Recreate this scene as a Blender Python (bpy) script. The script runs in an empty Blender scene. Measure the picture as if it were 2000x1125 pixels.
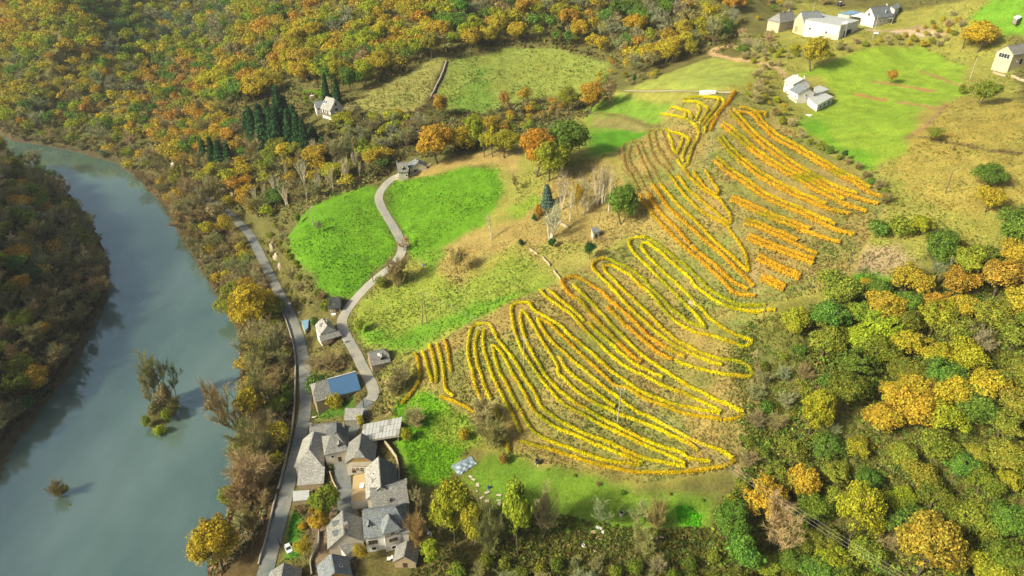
import bpy, math, random
import numpy as np
from mathutils import Vector

SC = bpy.context.scene
COL = SC.collection
RNG = np.random.default_rng(11)
random.seed(5)

# ------------------------------------------------------------------ camera, sky, sun, exposure
PITCH = math.radians(32.0)
CAM_Z = 185.0
FPX = 1376.0                      # focal length in photograph pixels (2000 wide)
cam_data = bpy.data.cameras.new('camera')
cam_data.sensor_width = 36.0
cam_data.lens = 36.0 * FPX / 2000.0
cam_data.clip_start = 1.0
cam_data.clip_end = 6000.0
cam = bpy.data.objects.new('camera', cam_data)
cam.location = (0, 0, CAM_Z)
cam.rotation_euler = (math.pi / 2 - PITCH, 0, 0)
COL.objects.link(cam)
SC.camera = cam

SUN_AZ = math.radians(244.0)      # clockwise from +Y (the camera looks along +Y)
SUN_EL = math.radians(33.0)
world = bpy.data.worlds.new('World')
SC.world = world
world.use_nodes = True
wn = world.node_tree
bg = wn.nodes['Background']
sky = wn.nodes.new('ShaderNodeTexSky')
sky.sky_type = 'NISHITA'
sky.sun_disc = False
sky.sun_elevation = SUN_EL
sky.sun_rotation = SUN_AZ
sky.air_density = 0.8
sky.dust_density = 6.0
sky.ozone_density = 1.0
wn.links.new(sky.outputs[0], bg.inputs[0])
bg.inputs[1].default_value = 0.118

sun_data = bpy.data.lights.new('sun', 'SUN')
sun_data.energy = 4.75
sun_data.angle = math.radians(7.0)
sun_data.color = (1.0, 0.945, 0.73)
sun = bpy.data.objects.new('sun', sun_data)
sdir = Vector((math.sin(SUN_AZ) * math.cos(SUN_EL), math.cos(SUN_AZ) * math.cos(SUN_EL), math.sin(SUN_EL)))
sun.rotation_euler = sdir.to_track_quat('Z', 'Y').to_euler()
sun.location = sdir * 400
COL.objects.link(sun)

SC.view_settings.view_transform = 'Standard'
SC.view_settings.look = 'None'
SC.view_settings.exposure = 0.55
SC.view_settings.gamma = 1.0
SC.view_settings.use_curve_mapping = False
SC.render.engine = 'CYCLES'
SC.cycles.max_bounces = 5
SC.cycles.diffuse_bounces = 2
SC.cycles.glossy_bounces = 2
SC.cycles.transparent_max_bounces = 4
SC.cycles.volume_bounces = 0
SC.cycles.use_denoising = True

# ------------------------------------------------------------------ projection helpers
CP, SP = math.cos(PITCH), math.sin(PITCH)
def ray(px, py):
    u = (np.asarray(px, float) - 1000.0) / FPX
    v = (562.5 - np.asarray(py, float)) / FPX
    return np.stack([u, CP + v * SP, -SP + v * CP], -1)
def at_z(px, py, z):
    d = ray(px, py)
    t = (z - CAM_Z) / d[..., 2]
    return d[..., 0] * t, d[..., 1] * t
def project(x, y, z):
    x = np.asarray(x, float); y = np.asarray(y, float); z = np.asarray(z, float) - CAM_Z
    depth = y * CP - z * SP
    up = y * SP + z * CP
    return 1000 + FPX * x / depth, 562.5 - FPX * up / depth, depth

# ------------------------------------------------------------------ noise
def _hash(ix, iy, seed):
    h = (ix.astype(np.int64) * 374761393 + iy.astype(np.int64) * 668265263 + seed * 1442695041) & 0x7fffffff
    h = (h ^ (h >> 13)) * 1274126177 & 0x7fffffff
    return ((h ^ (h >> 16)) & 0xffff) / 65535.0
def vnoise(x, y, scale, seed=0):
    x = np.asarray(x, float) / scale; y = np.asarray(y, float) / scale
    ix = np.floor(x); iy = np.floor(y)
    fx = x - ix; fy = y - iy
    fx = fx * fx * (3 - 2 * fx); fy = fy * fy * (3 - 2 * fy)
    a = _hash(ix, iy, seed); b = _hash(ix + 1, iy, seed)
    c = _hash(ix, iy + 1, seed); d = _hash(ix + 1, iy + 1, seed)
    return (a * (1 - fx) + b * fx) * (1 - fy) + (c * (1 - fx) + d * fx) * fy
def fbm(x, y, scale, seed=0, octaves=3):
    s = 0; a = 0.5; t = 0
    for k in range(octaves):
        s = s + a * vnoise(x, y, scale / 2 ** k, seed + k * 17); t += a; a *= 0.5
    return s / t

# ------------------------------------------------------------------ terrain: control points (pixel in the photograph, height above the river)
CTRL_PX = [
    # vineyard spur
    (1250,920,25),(1430,890,32),(1470,680,48),(1470,570,58),(1240,470,52),(1160,510,48),(1010,600,40),(930,640,34),
    (1440,230,80),(1730,390,78),(1380,190,84),(1220,290,61),(1280,240,67),(1650,500,68),(1560,560,63),(1050,860,25),(1200,700,38),
    (1350,400,66),(1300,560,49),(1100,280,60),(1000,380,48),(1000,480,41),(1100,430,49),(950,550,35),(860,600,27),(800,640,21),
    # meadow and lane
    (560,470,27),(760,400,36),(680,560,22),(790,490,31),(740,390,38),(800,325,45),(900,320,49),(870,420,40),(720,560,22),(660,640,16),
    (600,480,27),(590,540,22),
    # village, road
    (640,1100,12),(750,1030,13),(690,760,15),(700,880,14),(620,850,10),(600,930,9),(650,740,13),(800,900,17),(830,800,20),(780,740,21),(900,900,19),
    (455,425,9),(490,460,9),(520,520,9),(545,570,9),(570,620,9),(588,680,9),(598,750,9),(588,850,8.6),(575,900,8.4),(560,960,8.2),(545,1020,8),(525,1090,8),(515,1125,8),
    (1000,950,18),(1000,1050,14),(850,1050,14.5),(1200,1050,18),(1100,960,20),(1200,1120,16),(900,1125,12),
    # right slope
    (1900,700,60),(1700,900,40),(1650,700,52),(1900,900,48),(1700,1100,27),(1900,1100,34),(1500,1050,22),(1480,800,41),(1440,920,30),(1560,900,34),(1600,600,60),(1560,680,53),
    (1850,100,93),(1700,250,83),(1900,300,89),(1950,480,78),(1800,450,76),(1780,540,69),(1620,420,73),(1560,260,79),
    (1990,0,117),(1620,60,95),(1580,190,81),(1500,0,100),(1500,100,89),(1980,120,96),(1700,80,95),(1750,20,101),(1990,200,94),(1430,150,84),(1330,170,78),
    # behind the spur
    (1230,180,70),(1120,230,58),(1000,250,55),(1000,200,56),(1000,100,69),(1000,0,92),(1200,60,80),(1300,120,76),(1400,50,90),(1200,0,95),(1400,0,102),
    (850,110,69),(700,200,57),(850,220,54),(700,0,83),(700,100,63),(600,150,53),(640,215,54),(640,290,44),(720,310,44),
    (560,240,44),(500,100,51),(450,200,36),(500,280,33),(400,300,22),(420,370,16),(330,335,9),(390,385,9),(440,415,9),
    (500,0,72),(300,0,62),(300,50,46),(100,100,48),(100,0,73),(0,100,50),(0,0,77),(300,150,28),(200,200,20),(200,120,38),(0,200,20),(100,220,12),(300,250,14),
    # left bank
    (0,500,26),(100,500,13),(0,350,22),(60,700,14),(0,700,25),(0,850,9),(60,420,18),(100,620,14),
    # river edges
    (150,297,0.3),(230,320,.3),(270,350,.3),(320,400,.3),(360,470,.3),(400,540,.3),(440,605,.3),(465,650,.3),(468,720,.3),(470,800,.3),(465,860,.3),(458,920,.3),(448,980,.3),(435,1040,.3),(405,1120,.3),
    (95,335,.3),(130,375,.3),(165,420,.3),(190,460,.3),(212,510,.3),(212,560,.3),(198,610,.3),(172,655,.3),(150,710,.3),(110,765,.3),(55,830,.3),(15,885,.3),
]
CTRL_W = [(-330,190,116),(-360,300,121),(-440,420,100),(-270,90,80),(-520,310,170),(-250,0,75),(-400,-100,170),(-200,120,18),  # first heights lie out of view: hill raised to shade the opposite bank
    (-620,520,60),(-760,600,100),(-560,760,120),(-400,850,150),(-150,760,130),(0,800,160),(0,1000,210),(-300,1100,220),(-700,1000,220),(250,700,150),(400,600,150),
    (500,900,230),(450,350,160),(380,200,130),(350,60,90),(250,120,75),(180,60,45),(100,60,22),(20,60,10),(-50,70,7),(-60,-60,6),(60,-60,12),(200,-80,50),(600,100,200),
    (-90,60,.3),(-85,-50,.3),(-80,-300,.3),(-165,100,.3),(-155,0,.3),(-150,-300,.3),(-380,480,.3),(-470,540,.3),(-600,610,.3),(-440,562,.3),(-560,642,.3),(-373,503,.3)]
_c = []
for px, py, z in CTRL_PX:
    x, y = at_z(px, py, z); _c.append((x, y, z))
_c += CTRL_W
CT = np.array(_c, float)
def _tps(r2):
    return np.where(r2 > 1e-9, r2 * np.log(r2 + 1e-12), 0.0)
SCL = 200.0
_P = CT[:, :2] / SCL
_n = len(_P)
_K = _tps(((_P[:, None] - _P[None]) ** 2).sum(-1)) + np.eye(_n) * 0.004
_A = np.zeros((_n + 3, _n + 3))
_A[:_n, :_n] = _K; _A[:_n, _n] = 1; _A[:_n, _n + 1:] = _P; _A[_n, :_n] = 1; _A[_n + 1:, :_n] = _P.T
_sol = np.linalg.solve(_A, np.concatenate([CT[:, 2], np.zeros(3)]))
def rbf(x, y):
    Q = np.stack([np.ravel(x), np.ravel(y)], -1) / SCL
    out = np.empty(len(Q))
    for i in range(0, len(Q), 20000):
        q = Q[i:i + 20000]
        r2 = (q ** 2).sum(1)[:, None] + (_P ** 2).sum(1)[None] - 2 * q @ _P.T
        out[i:i + 20000] = _tps(np.maximum(r2, 0)) @ _sol[:_n] + _sol[_n] + q @ _sol[_n + 1:]
    return out.reshape(np.shape(x))

def grow(a, b, step, lo, hi, ratio=1.25):
    mid = list(np.arange(a, b + 1e-6, step))
    s = step; v = mid[-1]; hi_l = []
    while v < hi:
        s *= ratio; v += s; hi_l.append(v)
    s = step; v = mid[0]; lo_l = []
    while v > lo:
        s *= ratio; v -= s; lo_l.append(v)
    return np.array(lo_l[::-1] + mid + hi_l)
GX = grow(-440, 330, 1.3, -2200, 2200)
GY = grow(95, 640, 1.3, -900, 2600, 1.2)
XX, YY = np.meshgrid(GX, GY)
# smooth spline surface evaluated on a coarser lattice, then interpolated
CX = grow(-440, 330, 5.0, -2300, 2300, 1.2); CY = grow(95, 640, 5.0, -1000, 2700, 1.2)
def lattice_lookup(LX, LY, H, x, y):
    i = np.clip(np.searchsorted(LX, x) - 1, 0, len(LX) - 2); j = np.clip(np.searchsorted(LY, y) - 1, 0, len(LY) - 2)
    fx = np.clip((x - LX[i]) / (LX[i + 1] - LX[i]), 0, 1); fy = np.clip((y - LY[j]) / (LY[j + 1] - LY[j]), 0, 1)
    return (H[j, i] * (1 - fx) + H[j, i + 1] * fx) * (1 - fy) + (H[j + 1, i] * (1 - fx) + H[j + 1, i + 1] * fx) * fy
_cx, _cy = np.meshgrid(CX, CY)
CH = rbf(_cx, _cy)
ZZ = lattice_lookup(CX, CY, CH, XX, YY)
far = np.hypot(XX, YY - 300)
ZZ = np.where(far > 600, np.clip(ZZ, 4, 260) + np.clip(far - 900, 0, 900) * 0.0, ZZ)
ZZ = np.clip(ZZ, -1.0, 300)

# ---- river outline in world metres
def PXZ(pts, z):
    return [tuple(float(c) for c in at_z(px, py, z)) for px, py in pts]
RIGHT_BANK = [(-1500,960),(-900,740),(-560,642),(-440,562),(-373,503)] + PXZ([(90,285),(150,297),(230,320),(270,350),(320,400),(360,470),(400,540),(440,605),(465,650),(468,720),(470,800),(465,860),(458,920),(448,980),(435,1040),(405,1120)],0) + [(-90,60),(-85,-50),(-80,-300),(-60,-900)]
LEFT_BANK = [(-1500,900),(-900,690),(-600,600),(-470,535),(-380,480)] + PXZ([(95,335),(130,375),(165,420),(190,460),(212,510),(212,560),(198,610),(172,655),(150,710),(110,765),(55,830),(15,885)],0) + [(-175,165),(-163,100),(-153,0),(-150,-300),(-140,-900)]
RIVER = np.array(RIGHT_BANK + LEFT_BANK[::-1])
def seg_dist(x, y, P, closed=False, extra=None):
    """distance from the points to a polyline; with extra (a value per vertex) also that value at the nearest point"""
    best = np.full(np.shape(x), 1e9); val = np.zeros(np.shape(x))
    n = len(P); m = n if closed else n - 1
    for k in range(m):
        ax, ay = P[k][0], P[k][1]; bx, by = P[(k + 1) % n][0], P[(k + 1) % n][1]
        dx, dy = bx - ax, by - ay
        L = dx * dx + dy * dy + 1e-12
        t = np.clip(((x - ax) * dx + (y - ay) * dy) / L, 0, 1)
        d = np.hypot(x - ax - t * dx, y - ay - t * dy)
        if extra is not None:
            val = np.where(d < best, extra[k] + (extra[(k + 1) % n] - extra[k]) * t, val)
        best = np.minimum(best, d)
    return (best, val) if extra is not None else best
def inside(x, y, P):
    r = np.zeros(np.shape(x), bool); n = len(P)
    for k in range(n):
        ax, ay = P[k][0], P[k][1]; bx, by = P[(k + 1) % n][0], P[(k + 1) % n][1]
        if ay == by: continue
        c = ((ay > y) != (by > y)) & (x < (bx - ax) * (y - ay) / (by - ay) + ax)
        r ^= c
    return r
near = (XX > -1600) & (XX < -40) & (YY > -950) & (YY < 1000)
_rx, _ry = XX[near], YY[near]
_rd = seg_dist(_rx, _ry, RIVER, True) + (fbm(_rx, _ry, 9, 3) - 0.5) * 5.0 * (YY[near] > 90)
_ri = inside(_rx, _ry, RIVER)
_sd = np.where(_ri, -_rd, _rd)
_z = ZZ[near]
w = np.clip(_sd / 26.0, 0, 1)
_bank = np.maximum(_z, 0.35 + np.clip(_sd, 0, 40) * 0.10)
_z = np.where(_sd > 0, np.minimum(_bank, 0.4 + _sd * 0.75), np.maximum(-2.5, _sd * 0.35 - 0.05))
ZZ[near] = _z
# rough relief outside the river
rough = (fbm(XX, YY, 14, 5) - 0.5) * 1.6 + (fbm(XX, YY, 4.0, 9) - 0.5) * 0.7
ZZ = ZZ + np.where(ZZ > 0.6, rough * np.clip((ZZ - 0.6) / 4, 0, 1) * 0.8, 0)
def ground_z(x, y):
    return lattice_lookup(GX, GY, ZZ, np.asarray(x, float), np.asarray(y, float))
TT = np.concatenate([np.arange(120, 760, 0.8), np.arange(760, 2500, 6)])
def on_ground(px, py):
    """first point of the terrain seen through a pixel of the photograph"""
    px = np.atleast_1d(np.asarray(px, float)); py = np.atleast_1d(np.asarray(py, float))
    d = ray(px, py)
    X = d[:, None, 0] * TT; Y = d[:, None, 1] * TT; Z = CAM_Z + d[:, None, 2] * TT
    G = Z - ground_z(X, Y)
    k = np.argmax(G < 0, axis=1); k = np.maximum(k, 1)
    i = np.arange(len(px))
    g0, g1 = G[i, k - 1], G[i, k]
    f = np.clip(g0 / (g0 - g1 + 1e-9), 0, 1)
    t = TT[k - 1] + (TT[k] - TT[k - 1]) * f
    return d[:, 0] * t, d[:, 1] * t, ground_z(d[:, 0] * t, d[:, 1] * t)
def G(pts):
    a = np.array(pts, float)
    x, y, z = on_ground(a[:, 0], a[:, 1])
    return np.stack([x, y, z], -1)
def resample(P, step):
    P = np.asarray(P, float)
    # Catmull-Rom through the points
    Q = np.vstack([2 * P[0] - P[1], P, 2 * P[-1] - P[-2]])
    out = []
    for k in range(1, len(Q) - 2):
        n = max(2, int(np.linalg.norm((Q[k + 1] - Q[k])[:2]) / step * 1.5) + 1)
        t = np.linspace(0, 1, n, endpoint=False)[:, None]
        out.append(0.5 * (2 * Q[k] + (Q[k + 1] - Q[k - 1]) * t + (2 * Q[k - 1] - 5 * Q[k] + 4 * Q[k + 1] - Q[k + 2]) * t ** 2 + (3 * Q[k] - Q[k - 1] - 3 * Q[k + 1] + Q[k + 2]) * t ** 3))
    out.append(P[-1:])
    C = np.vstack(out)
    s = np.concatenate([[0], np.cumsum(np.linalg.norm(np.diff(C[:, :2], axis=0), axis=1))])
    n = max(2, int(s[-1] / step) + 1)
    u = np.linspace(0, s[-1], n)
    return np.stack([np.interp(u, s, C[:, k]) for k in range(C.shape[1])], -1)
# ------------------------------------------------------------------ roads pressed into the terrain
ROADS = {
 'river_road': ([(372,366),(400,384),(440,411),(462,432),(490,462),(519,520),(545,572),(570,622),(588,680),(597,750),(596,800),(587,850),(575,900),(560,960),(545,1020),(526,1090),(515,1130)], 2.25),
 'lane': ([(800,334),(768,347),(745,372),(740,392),(752,418),(772,448),(784,472),(784,492),(768,516),(742,538),(712,566),(684,598),(668,630),(676,655),(690,682),(704,708),(722,742),(730,764),(722,782)], 2.1),
 'village_street': ([(722,782),(706,800),(690,832),(676,868),(668,900),(670,940),(676,985),(684,1010)], 2.4),
 'farm_track': ([(1218,177),(1260,178),(1320,178),(1380,178.5),(1440,181)], 1.3),
}
ROADW = {}
for nm, (pts, hw) in ROADS.items():
    P = resample(G(pts), 2.0)
    z = P[:, 2].copy()
    for _ in range(40):
        z[1:-1] = (z[:-2] + z[1:-1] * 2 + z[2:]) / 4
    P[:, 2] = z
    ROADW[nm] = (P, hw)
for nm, (P, hw) in ROADW.items():
    x0, x1, y0, y1 = P[:, 0].min() - 10, P[:, 0].max() + 10, P[:, 1].min() - 10, P[:, 1].max() + 10
    j0, j1 = np.searchsorted(GY, y0), np.searchsorted(GY, y1); i0, i1 = np.searchsorted(GX, x0), np.searchsorted(GX, x1)
    sx, sy = XX[j0:j1, i0:i1], YY[j0:j1, i0:i1]
    d, zz = seg_dist(sx, sy, P[::3] if len(P) > 60 else P, False, (P[::3] if len(P) > 60 else P)[:, 2])
    k = np.clip((d - hw - 0.8) / 5.0, 0, 1); k = k * k * (3 - 2 * k)
    ZZ[j0:j1, i0:i1] = (zz - 0.12) * (1 - k) + ZZ[j0:j1, i0:i1] * k
# a low islet under the trees in the river, and a smaller one downstream
for (px, py, rx, ry, top) in [(316,806,5.5,9.5,0.9),(118,957,2.6,2.2,0.5),(136,985,1.0,0.8,0.3)]:
    cx, cy = at_z(px, py, 0)
    d = np.hypot((XX - cx) / rx, (YY - cy) / ry) + (fbm(XX, YY, 2.5, 21) - .5) * .5
    ZZ = np.maximum(ZZ, np.where(d < 1.6, top * (1 - d * d) + 0.15 * (1.2 - d), -50))

# ------------------------------------------------------------------ helpers for meshes and materials
def mesh_np(name, V, F, mat=None, smooth=False, parent=None, attr=None, uv=None, link=True):
    """one mesh object from a vertex array and an index array of triangles or quads"""
    V = np.asarray(V, np.float32); F = np.asarray(F, np.int32)
    me = bpy.data.meshes.new(name)
    n, k = F.shape
    me.vertices.add(len(V)); me.vertices.foreach_set('co', V.ravel())
    me.loops.add(n * k); me.loops.foreach_set('vertex_index', F.ravel())
    me.polygons.add(n); me.polygons.foreach_set('loop_start', np.arange(0, n * k, k, dtype=np.int32))
    if smooth: me.polygons.foreach_set('use_smooth', np.ones(n, bool))
    me.update(calc_edges=True)
    if attr is not None:
        for an, C in attr.items():
            C = np.asarray(C, np.float32)
            if C.shape[1] == 3: C = np.concatenate([C, np.ones((len(C), 1), np.float32)], 1)
            a = me.attributes.new(an, 'FLOAT_COLOR', 'POINT'); a.data.foreach_set('color', C.ravel())
    if mat: me.materials.append(mat)
    if not link: return me
    return add_obj(name, me, parent)
def add_obj(name, data, parent=None):
    o = bpy.data.objects.new(name, data); COL.objects.link(o)
    if parent is not None: o.parent = parent
    return o
def tag(o, label=None, cat=None, group=None, kind=None):
    if label: o['label'] = label
    if cat: o['category'] = cat
    if group: o['group'] = group
    if kind: o['kind'] = kind
    return o
def empty(name, loc, rz=0.0):
    o = bpy.data.objects.new(name, None); o.empty_display_size = 0.5
    o.location = loc; o.rotation_euler = (0, 0, rz); COL.objects.link(o)
    return o

class NT:
    """tiny node-tree writer"""
    def __init__(self, name):
        self.m = bpy.data.materials.new(name); self.m.use_nodes = True
        self.t = self.m.node_tree; self.b = self.t.nodes['Principled BSDF']
    def n(self, typ, **kw):
        o = self.t.nodes.new(typ)
        for k, v in kw.items():
            if k.startswith('i_'):
                key = k[2:]
                o.inputs[int(key) if key.isdigit() else key].default_value = v
            else: setattr(o, k, v)
        return o
    def l(self, a, b): self.t.links.new(a, b)
    def noise(self, scale, detail=3, rough=0.6, vec=None):
        o = self.n('ShaderNodeTexNoise'); o.inputs['Scale'].default_value = scale; o.inputs['Detail'].default_value = detail; o.inputs['Roughness'].default_value = rough
        if vec is not None: self.l(vec, o.inputs['Vector'])
        return o
    def ramp(self, src, stops):
        o = self.n('ShaderNodeValToRGB')
        e = o.color_ramp.elements
        while len(e) < len(stops): e.new(0.5)
        for k, (p, c) in enumerate(stops):
            e[k].position = p; e[k].color = (c, c, c, 1) if np.isscalar(c) else (*c, 1)
        self.l(src, o.inputs[0]); return o
    def mix(self, a, b, f, mode='MIX'):
        o = self.n('ShaderNodeMix', data_type='RGBA', blend_type=mode)
        for s, v in ((6, a), (7, b), (0, f)):
            if hasattr(v, 'links') or isinstance(v, bpy.types.NodeSocket): self.l(v, o.inputs[s])
            else: o.inputs[s].default_value = v if np.isscalar(v) else (*v, 1)
        return o.outputs[2]
    def geo(self):
        return self.n('ShaderNodeTexCoord').outputs['Object']
    def pos(self):
        return self.n('ShaderNodeNewGeometry').outputs['Position']
def plain(name, col, rough=0.8, var=0.25, scale=1.5, metal=0.0, spec=0.3):
    """a plain surface with blotches and fine grain"""
    t = NT(name); p = t.pos()
    a = t.ramp(t.noise(scale, 4, .65, p).outputs[0], [(0.25, 1 - var), (0.75, 1 + var)])
    b = t.ramp(t.noise(scale * 9, 2, .6, p).outputs[0], [(0.3, 1 - var * .6), (0.7, 1 + var * .6)])
    c = t.mix(col, a.outputs[0], 1.0, 'MULTIPLY'); c = t.mix(c, b.outputs[0], 1.0, 'MULTIPLY')
    t.l(c, t.b.inputs['Base Color'])
    t.b.inputs['Roughness'].default_value = rough; t.b.inputs['Metallic'].default_value = metal
    t.b.inputs['Specular IOR Level'].default_value = spec
    return t.m

# ------------------------------------------------------------------ land cover, polygons traced on the ground
BRIGHT = (.088,.215,.011); MID = (.17,.25,.028); OLIVE = (.215,.225,.046); DRY = (.265,.215,.068); ROUGH = (.15,.135,.04)
FOREST = (.105,.105,.030); VINE_G = (.245,.205,.062); EARTH = (.27,.215,.11)
COVER = [
 ('', (.125,.115,.036), 8, [(560,560),(640,600),(700,560),(760,520),(830,520),(900,600),(840,780),(960,1000),(1000,1080),(800,1130),(480,1130),(560,960),(600,800),(590,660)]),
 ('', (.085,.062,.026), 5, [(440,430),(520,540),(560,640),(585,740),(575,860),(545,980),(505,1130),(380,1130),(430,1040),(460,900),(465,700),(430,580),(330,420),(250,330)]),
 ('', OLIVE, 9, [(980,300),(1060,250),(1180,190),(1440,110),(1520,60),(1560,0),(2000,-20),(2000,470),(1860,490),(1640,590),(1560,600),(1480,720),(1440,930),(1250,960),(1000,900),(930,870),(800,800),(740,740),(690,620),(730,560),(800,500)]),
 ('', (.105,.11,.026), 8, [(1440,640),(1560,590),(1600,640),(1500,800),(1470,960),(1250,970),(1000,950),(980,1000),(1200,1060),(1420,1040),(1500,960),(1560,800)]),
 ('meadow', BRIGHT, 3.6, [(558,470),(600,412),(690,372),(733,364),(734,392),(752,430),(775,470),(772,505),(735,535),(695,575),(662,590),(640,578),(600,530),(575,505)]),
 ('meadow', BRIGHT, 4.0, [(758,372),(775,352),(850,335),(900,322),(975,330),(985,375),(940,440),(870,480),(805,510),(798,480),(778,440),(752,400)]),
 ('', DRY, 4.5, [(790,345),(880,312),(960,292),(1020,300),(1010,345),(960,320),(880,330)]),
 ('meadow', (.185,.245,.035), 6, [(690,640),(705,590),(830,520),(900,560),(1000,490),(1095,548),(1000,590),(930,630),(850,660),(770,700),(705,670)]),
 ('', (.11,.235,.018), 6, [(700,640),(780,650),(940,590),(1095,552),(1000,592),(930,632),(850,662),(770,692),(705,665)]),
 ('', (.115,.23,.02), 6, [(800,510),(870,482),(950,470),(930,500),(850,520)]),
 ('', (.25,.21,.065), 6, [(880,480),(1010,425),(1060,370),(1090,330),(1190,310),(1240,400),(1262,440),(1225,465),(1150,500),(1080,520),(1010,470),(930,520),(900,560),(870,530)]),
 ('', (.25,.25,.06), 5, [(1050,480),(1130,470),(1190,500),(1140,530),(1090,540),(1060,510)]),
 ('', MID, 4, [(1010,430),(1060,390),(1045,380),(985,410)]),
 ('', (.10,.235,.02), 4, [(1000,275),(1090,235),(1120,250),(1060,290)]),
 ('meadow', (.13,.23,.025), 4, [(1150,210),(1210,185),(1330,200),(1300,232),(1260,262),(1200,296),(1150,305),(1140,270)]),
 ('', (.075,.21,.012), 3, [(1155,285),(1160,262),(1220,252),(1265,258),(1205,292),(1160,302)]),
 ('', (.19,.18,.055), 3, [(1150,250),(1160,225),(1240,232),(1285,242),(1262,256),(1210,250)]),
 ('meadow', (.225,.23,.06), 4, [(690,195),(760,160),(862,110),(872,122),(820,215),(760,228),(705,218)]),
 ('meadow', (.19,.24,.045), 5, [(876,120),(990,92),(1090,95),(1180,120),(1192,140),(1130,180),(1040,190),(940,222),(868,218),(850,190)]),
 ('', (.135,.225,.032), 11, [(930,135),(950,135),(975,200),(940,222),(870,215),(900,180)]),
 ('meadow', (.21,.26,.05), 3.5, [(1242,174),(1300,145),(1390,112),(1480,135),(1470,165),(1400,176),(1330,176)]),
 ('meadow', (.18,.285,.026), 3.5, [(1540,152),(1600,125),(1700,92),(1800,92),(1885,130),(1885,185),(1850,205),(1805,250),(1770,300),(1700,332),(1640,300),(1560,250),(1570,230),(1640,190),(1600,150)]),
 ('', (.11,.255,.015), 5, [(1560,240),(1600,235),(1660,290),(1720,300),(1700,332),(1640,300)]),
 ('meadow', (.11,.25,.02), 4, [(1895,45),(1950,-10),(2010,-10),(2010,75),(1960,72)]),
 ('field', (.255,.225,.05), 5, [(1800,215),(1880,190),(2010,200),(2010,400),(1900,425),(1800,400),(1720,335),(1772,302)]),
 ('', EARTH, 3.5, [(1690,480),(1760,475),(1790,518),(1740,540),(1672,530)]),
 ('', (.085,.20,.015), 3, [(1590,555),(1690,535),(1745,545),(1740,590),(1640,595)]),
 ('meadow', (.100,.245,.010), 3, [(776,800),(800,775),(840,758),(905,800),(935,850),(905,890),(880,945),(815,950),(792,905),(770,860)]),
 ('', (.15,.225,.025), 4, [(860,800),(930,835),(945,870),(900,880),(840,850)]),
 ('garden', (.105,.195,.018), 4, [(890,935),(960,890),(1030,890),(1250,955),(1400,965),(1390,1030),(1200,1045),(1010,1020)]),
 ('vineyard_ground', VINE_G, 3.5, [(808,700),(870,660),(1000,590),(1100,545),(1160,505),(1240,465),(1262,440),(1215,330),(1205,290),(1300,240),(1290,225),(1340,190),(1440,182),(1500,215),(1740,385),(1640,560),(1480,600),(1475,700),(1440,915),(1250,940),(1030,895),(900,800),(830,760)]),
 ('', (.17,.175,.045), 4, [(1260,350),(1300,330),(1480,560),(1440,560),(1350,470)]),
 ('', (.15,.155,.04), 4, [(1330,560),(1440,600),(1460,660),(1400,660),(1320,600)]),
 ('', (.095,.11,.028), 4, [(1430,640),(1480,600),(1500,700),(1470,790),(1430,780)]),
 ('', (.16,.16,.042), 3, [(830,730),(890,670),(930,780),(900,810)]),
 ('', EARTH, 2.5, [(1735,60),(1800,50),(1845,66),(1800,72),(1750,72)]),
 ('', (.16,.13,.085), 2, [(605,985),(690,1000),(700,1125),(610,1125)]),
 ('', (.05,.16,.012), 1.5, [(572,1000),(590,1000),(585,1060),(590,1095),(556,1095),(560,1050)]),
 ('', (.06,.14,.015), 1.5, [(612,800),(690,775),(690,805),(660,815),(625,822)]),
 ('', (.09,.30,.012), 1.2, [(1318,988),(1345,990),(1368,1008),(1366,1028),(1328,1024),(1322,1008)]),
]
COVER_LINES = [   # worn tracks, walls of dead bracken: centre line, half width, colour
 ([(1436,182),(1416,222),(1396,258),(1386,285),(1380,315),(1383,338),(1390,350),(1407,378),(1424,415),(1440,445),(1450,480),(1468,525),(1476,555),(1480,580)], .9, (.30,.26,.13)),
 ([(1443,186),(1422,226),(1402,262),(1391,287),(1385,315),(1388,338),(1410,375),(1429,413),(1444,443),(1455,480),(1472,523)], .35, (.13,.16,.04)),
 ([(1535,150),(1520,135),(1490,124),(1440,116),(1400,108),(1392,98),(1415,92),(1450,90)], 1.8, (.36,.27,.14)),
 ([(1690,58),(1740,62),(1790,60),(1840,68)], 1.3, (.38,.31,.2)),
 ([(735,745),(752,748),(764,765),(764,790),(756,810)], .7, (.25,.2,.08)),
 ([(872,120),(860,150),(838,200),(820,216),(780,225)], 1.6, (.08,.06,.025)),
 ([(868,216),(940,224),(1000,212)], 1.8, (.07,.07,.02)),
 ([(1675,185),(1700,190),(1725,195)], 1.6, (.30,.18,.06)),
 ([(1705,160),(1740,163),(1790,172),(1820,178)], 1.5, (.28,.17,.06)),
 ([(1800,140),(1830,150),(1870,165),(1890,168)], 1.3, (.27,.19,.07)),
 ([(1760,200),(1800,206),(1835,214)], 1.3, (.28,.19,.07)),
 ([(1845,205),(1830,225),(1800,252),(1770,270)], 1.2, (.24,.17,.07)),
 ([(1800,268),(1850,278),(1920,292),(1990,300)], 1.4, (.13,.10,.04)),
 ([(1130,225),(1180,222),(1240,235),(1290,247)], 1.5, (.13,.12,.035)),
 ([(1440,918),(1462,800),(1475,720),(1474,690)], 1.0, (.20,.16,.07)),
]
PXc = project(XX, YY, ZZ)
base = np.empty(XX.shape + (3,)); base[:] = FOREST
n1 = (fbm(XX, YY, 16, 31, 3) - .5) * 2; n2 = (fbm(XX, YY, 5, 41, 3) - .5) * 2
ZONE = np.zeros(XX.shape, np.int16); ZNAMES = ['ground']; ZMETA = {}
fine = (XX > -470) & (XX < 360) & (YY > 80) & (YY < 760)
fi = np.where(fine.ravel())[0]
bf = base.reshape(-1, 3); zf = ZONE.ravel()
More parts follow.
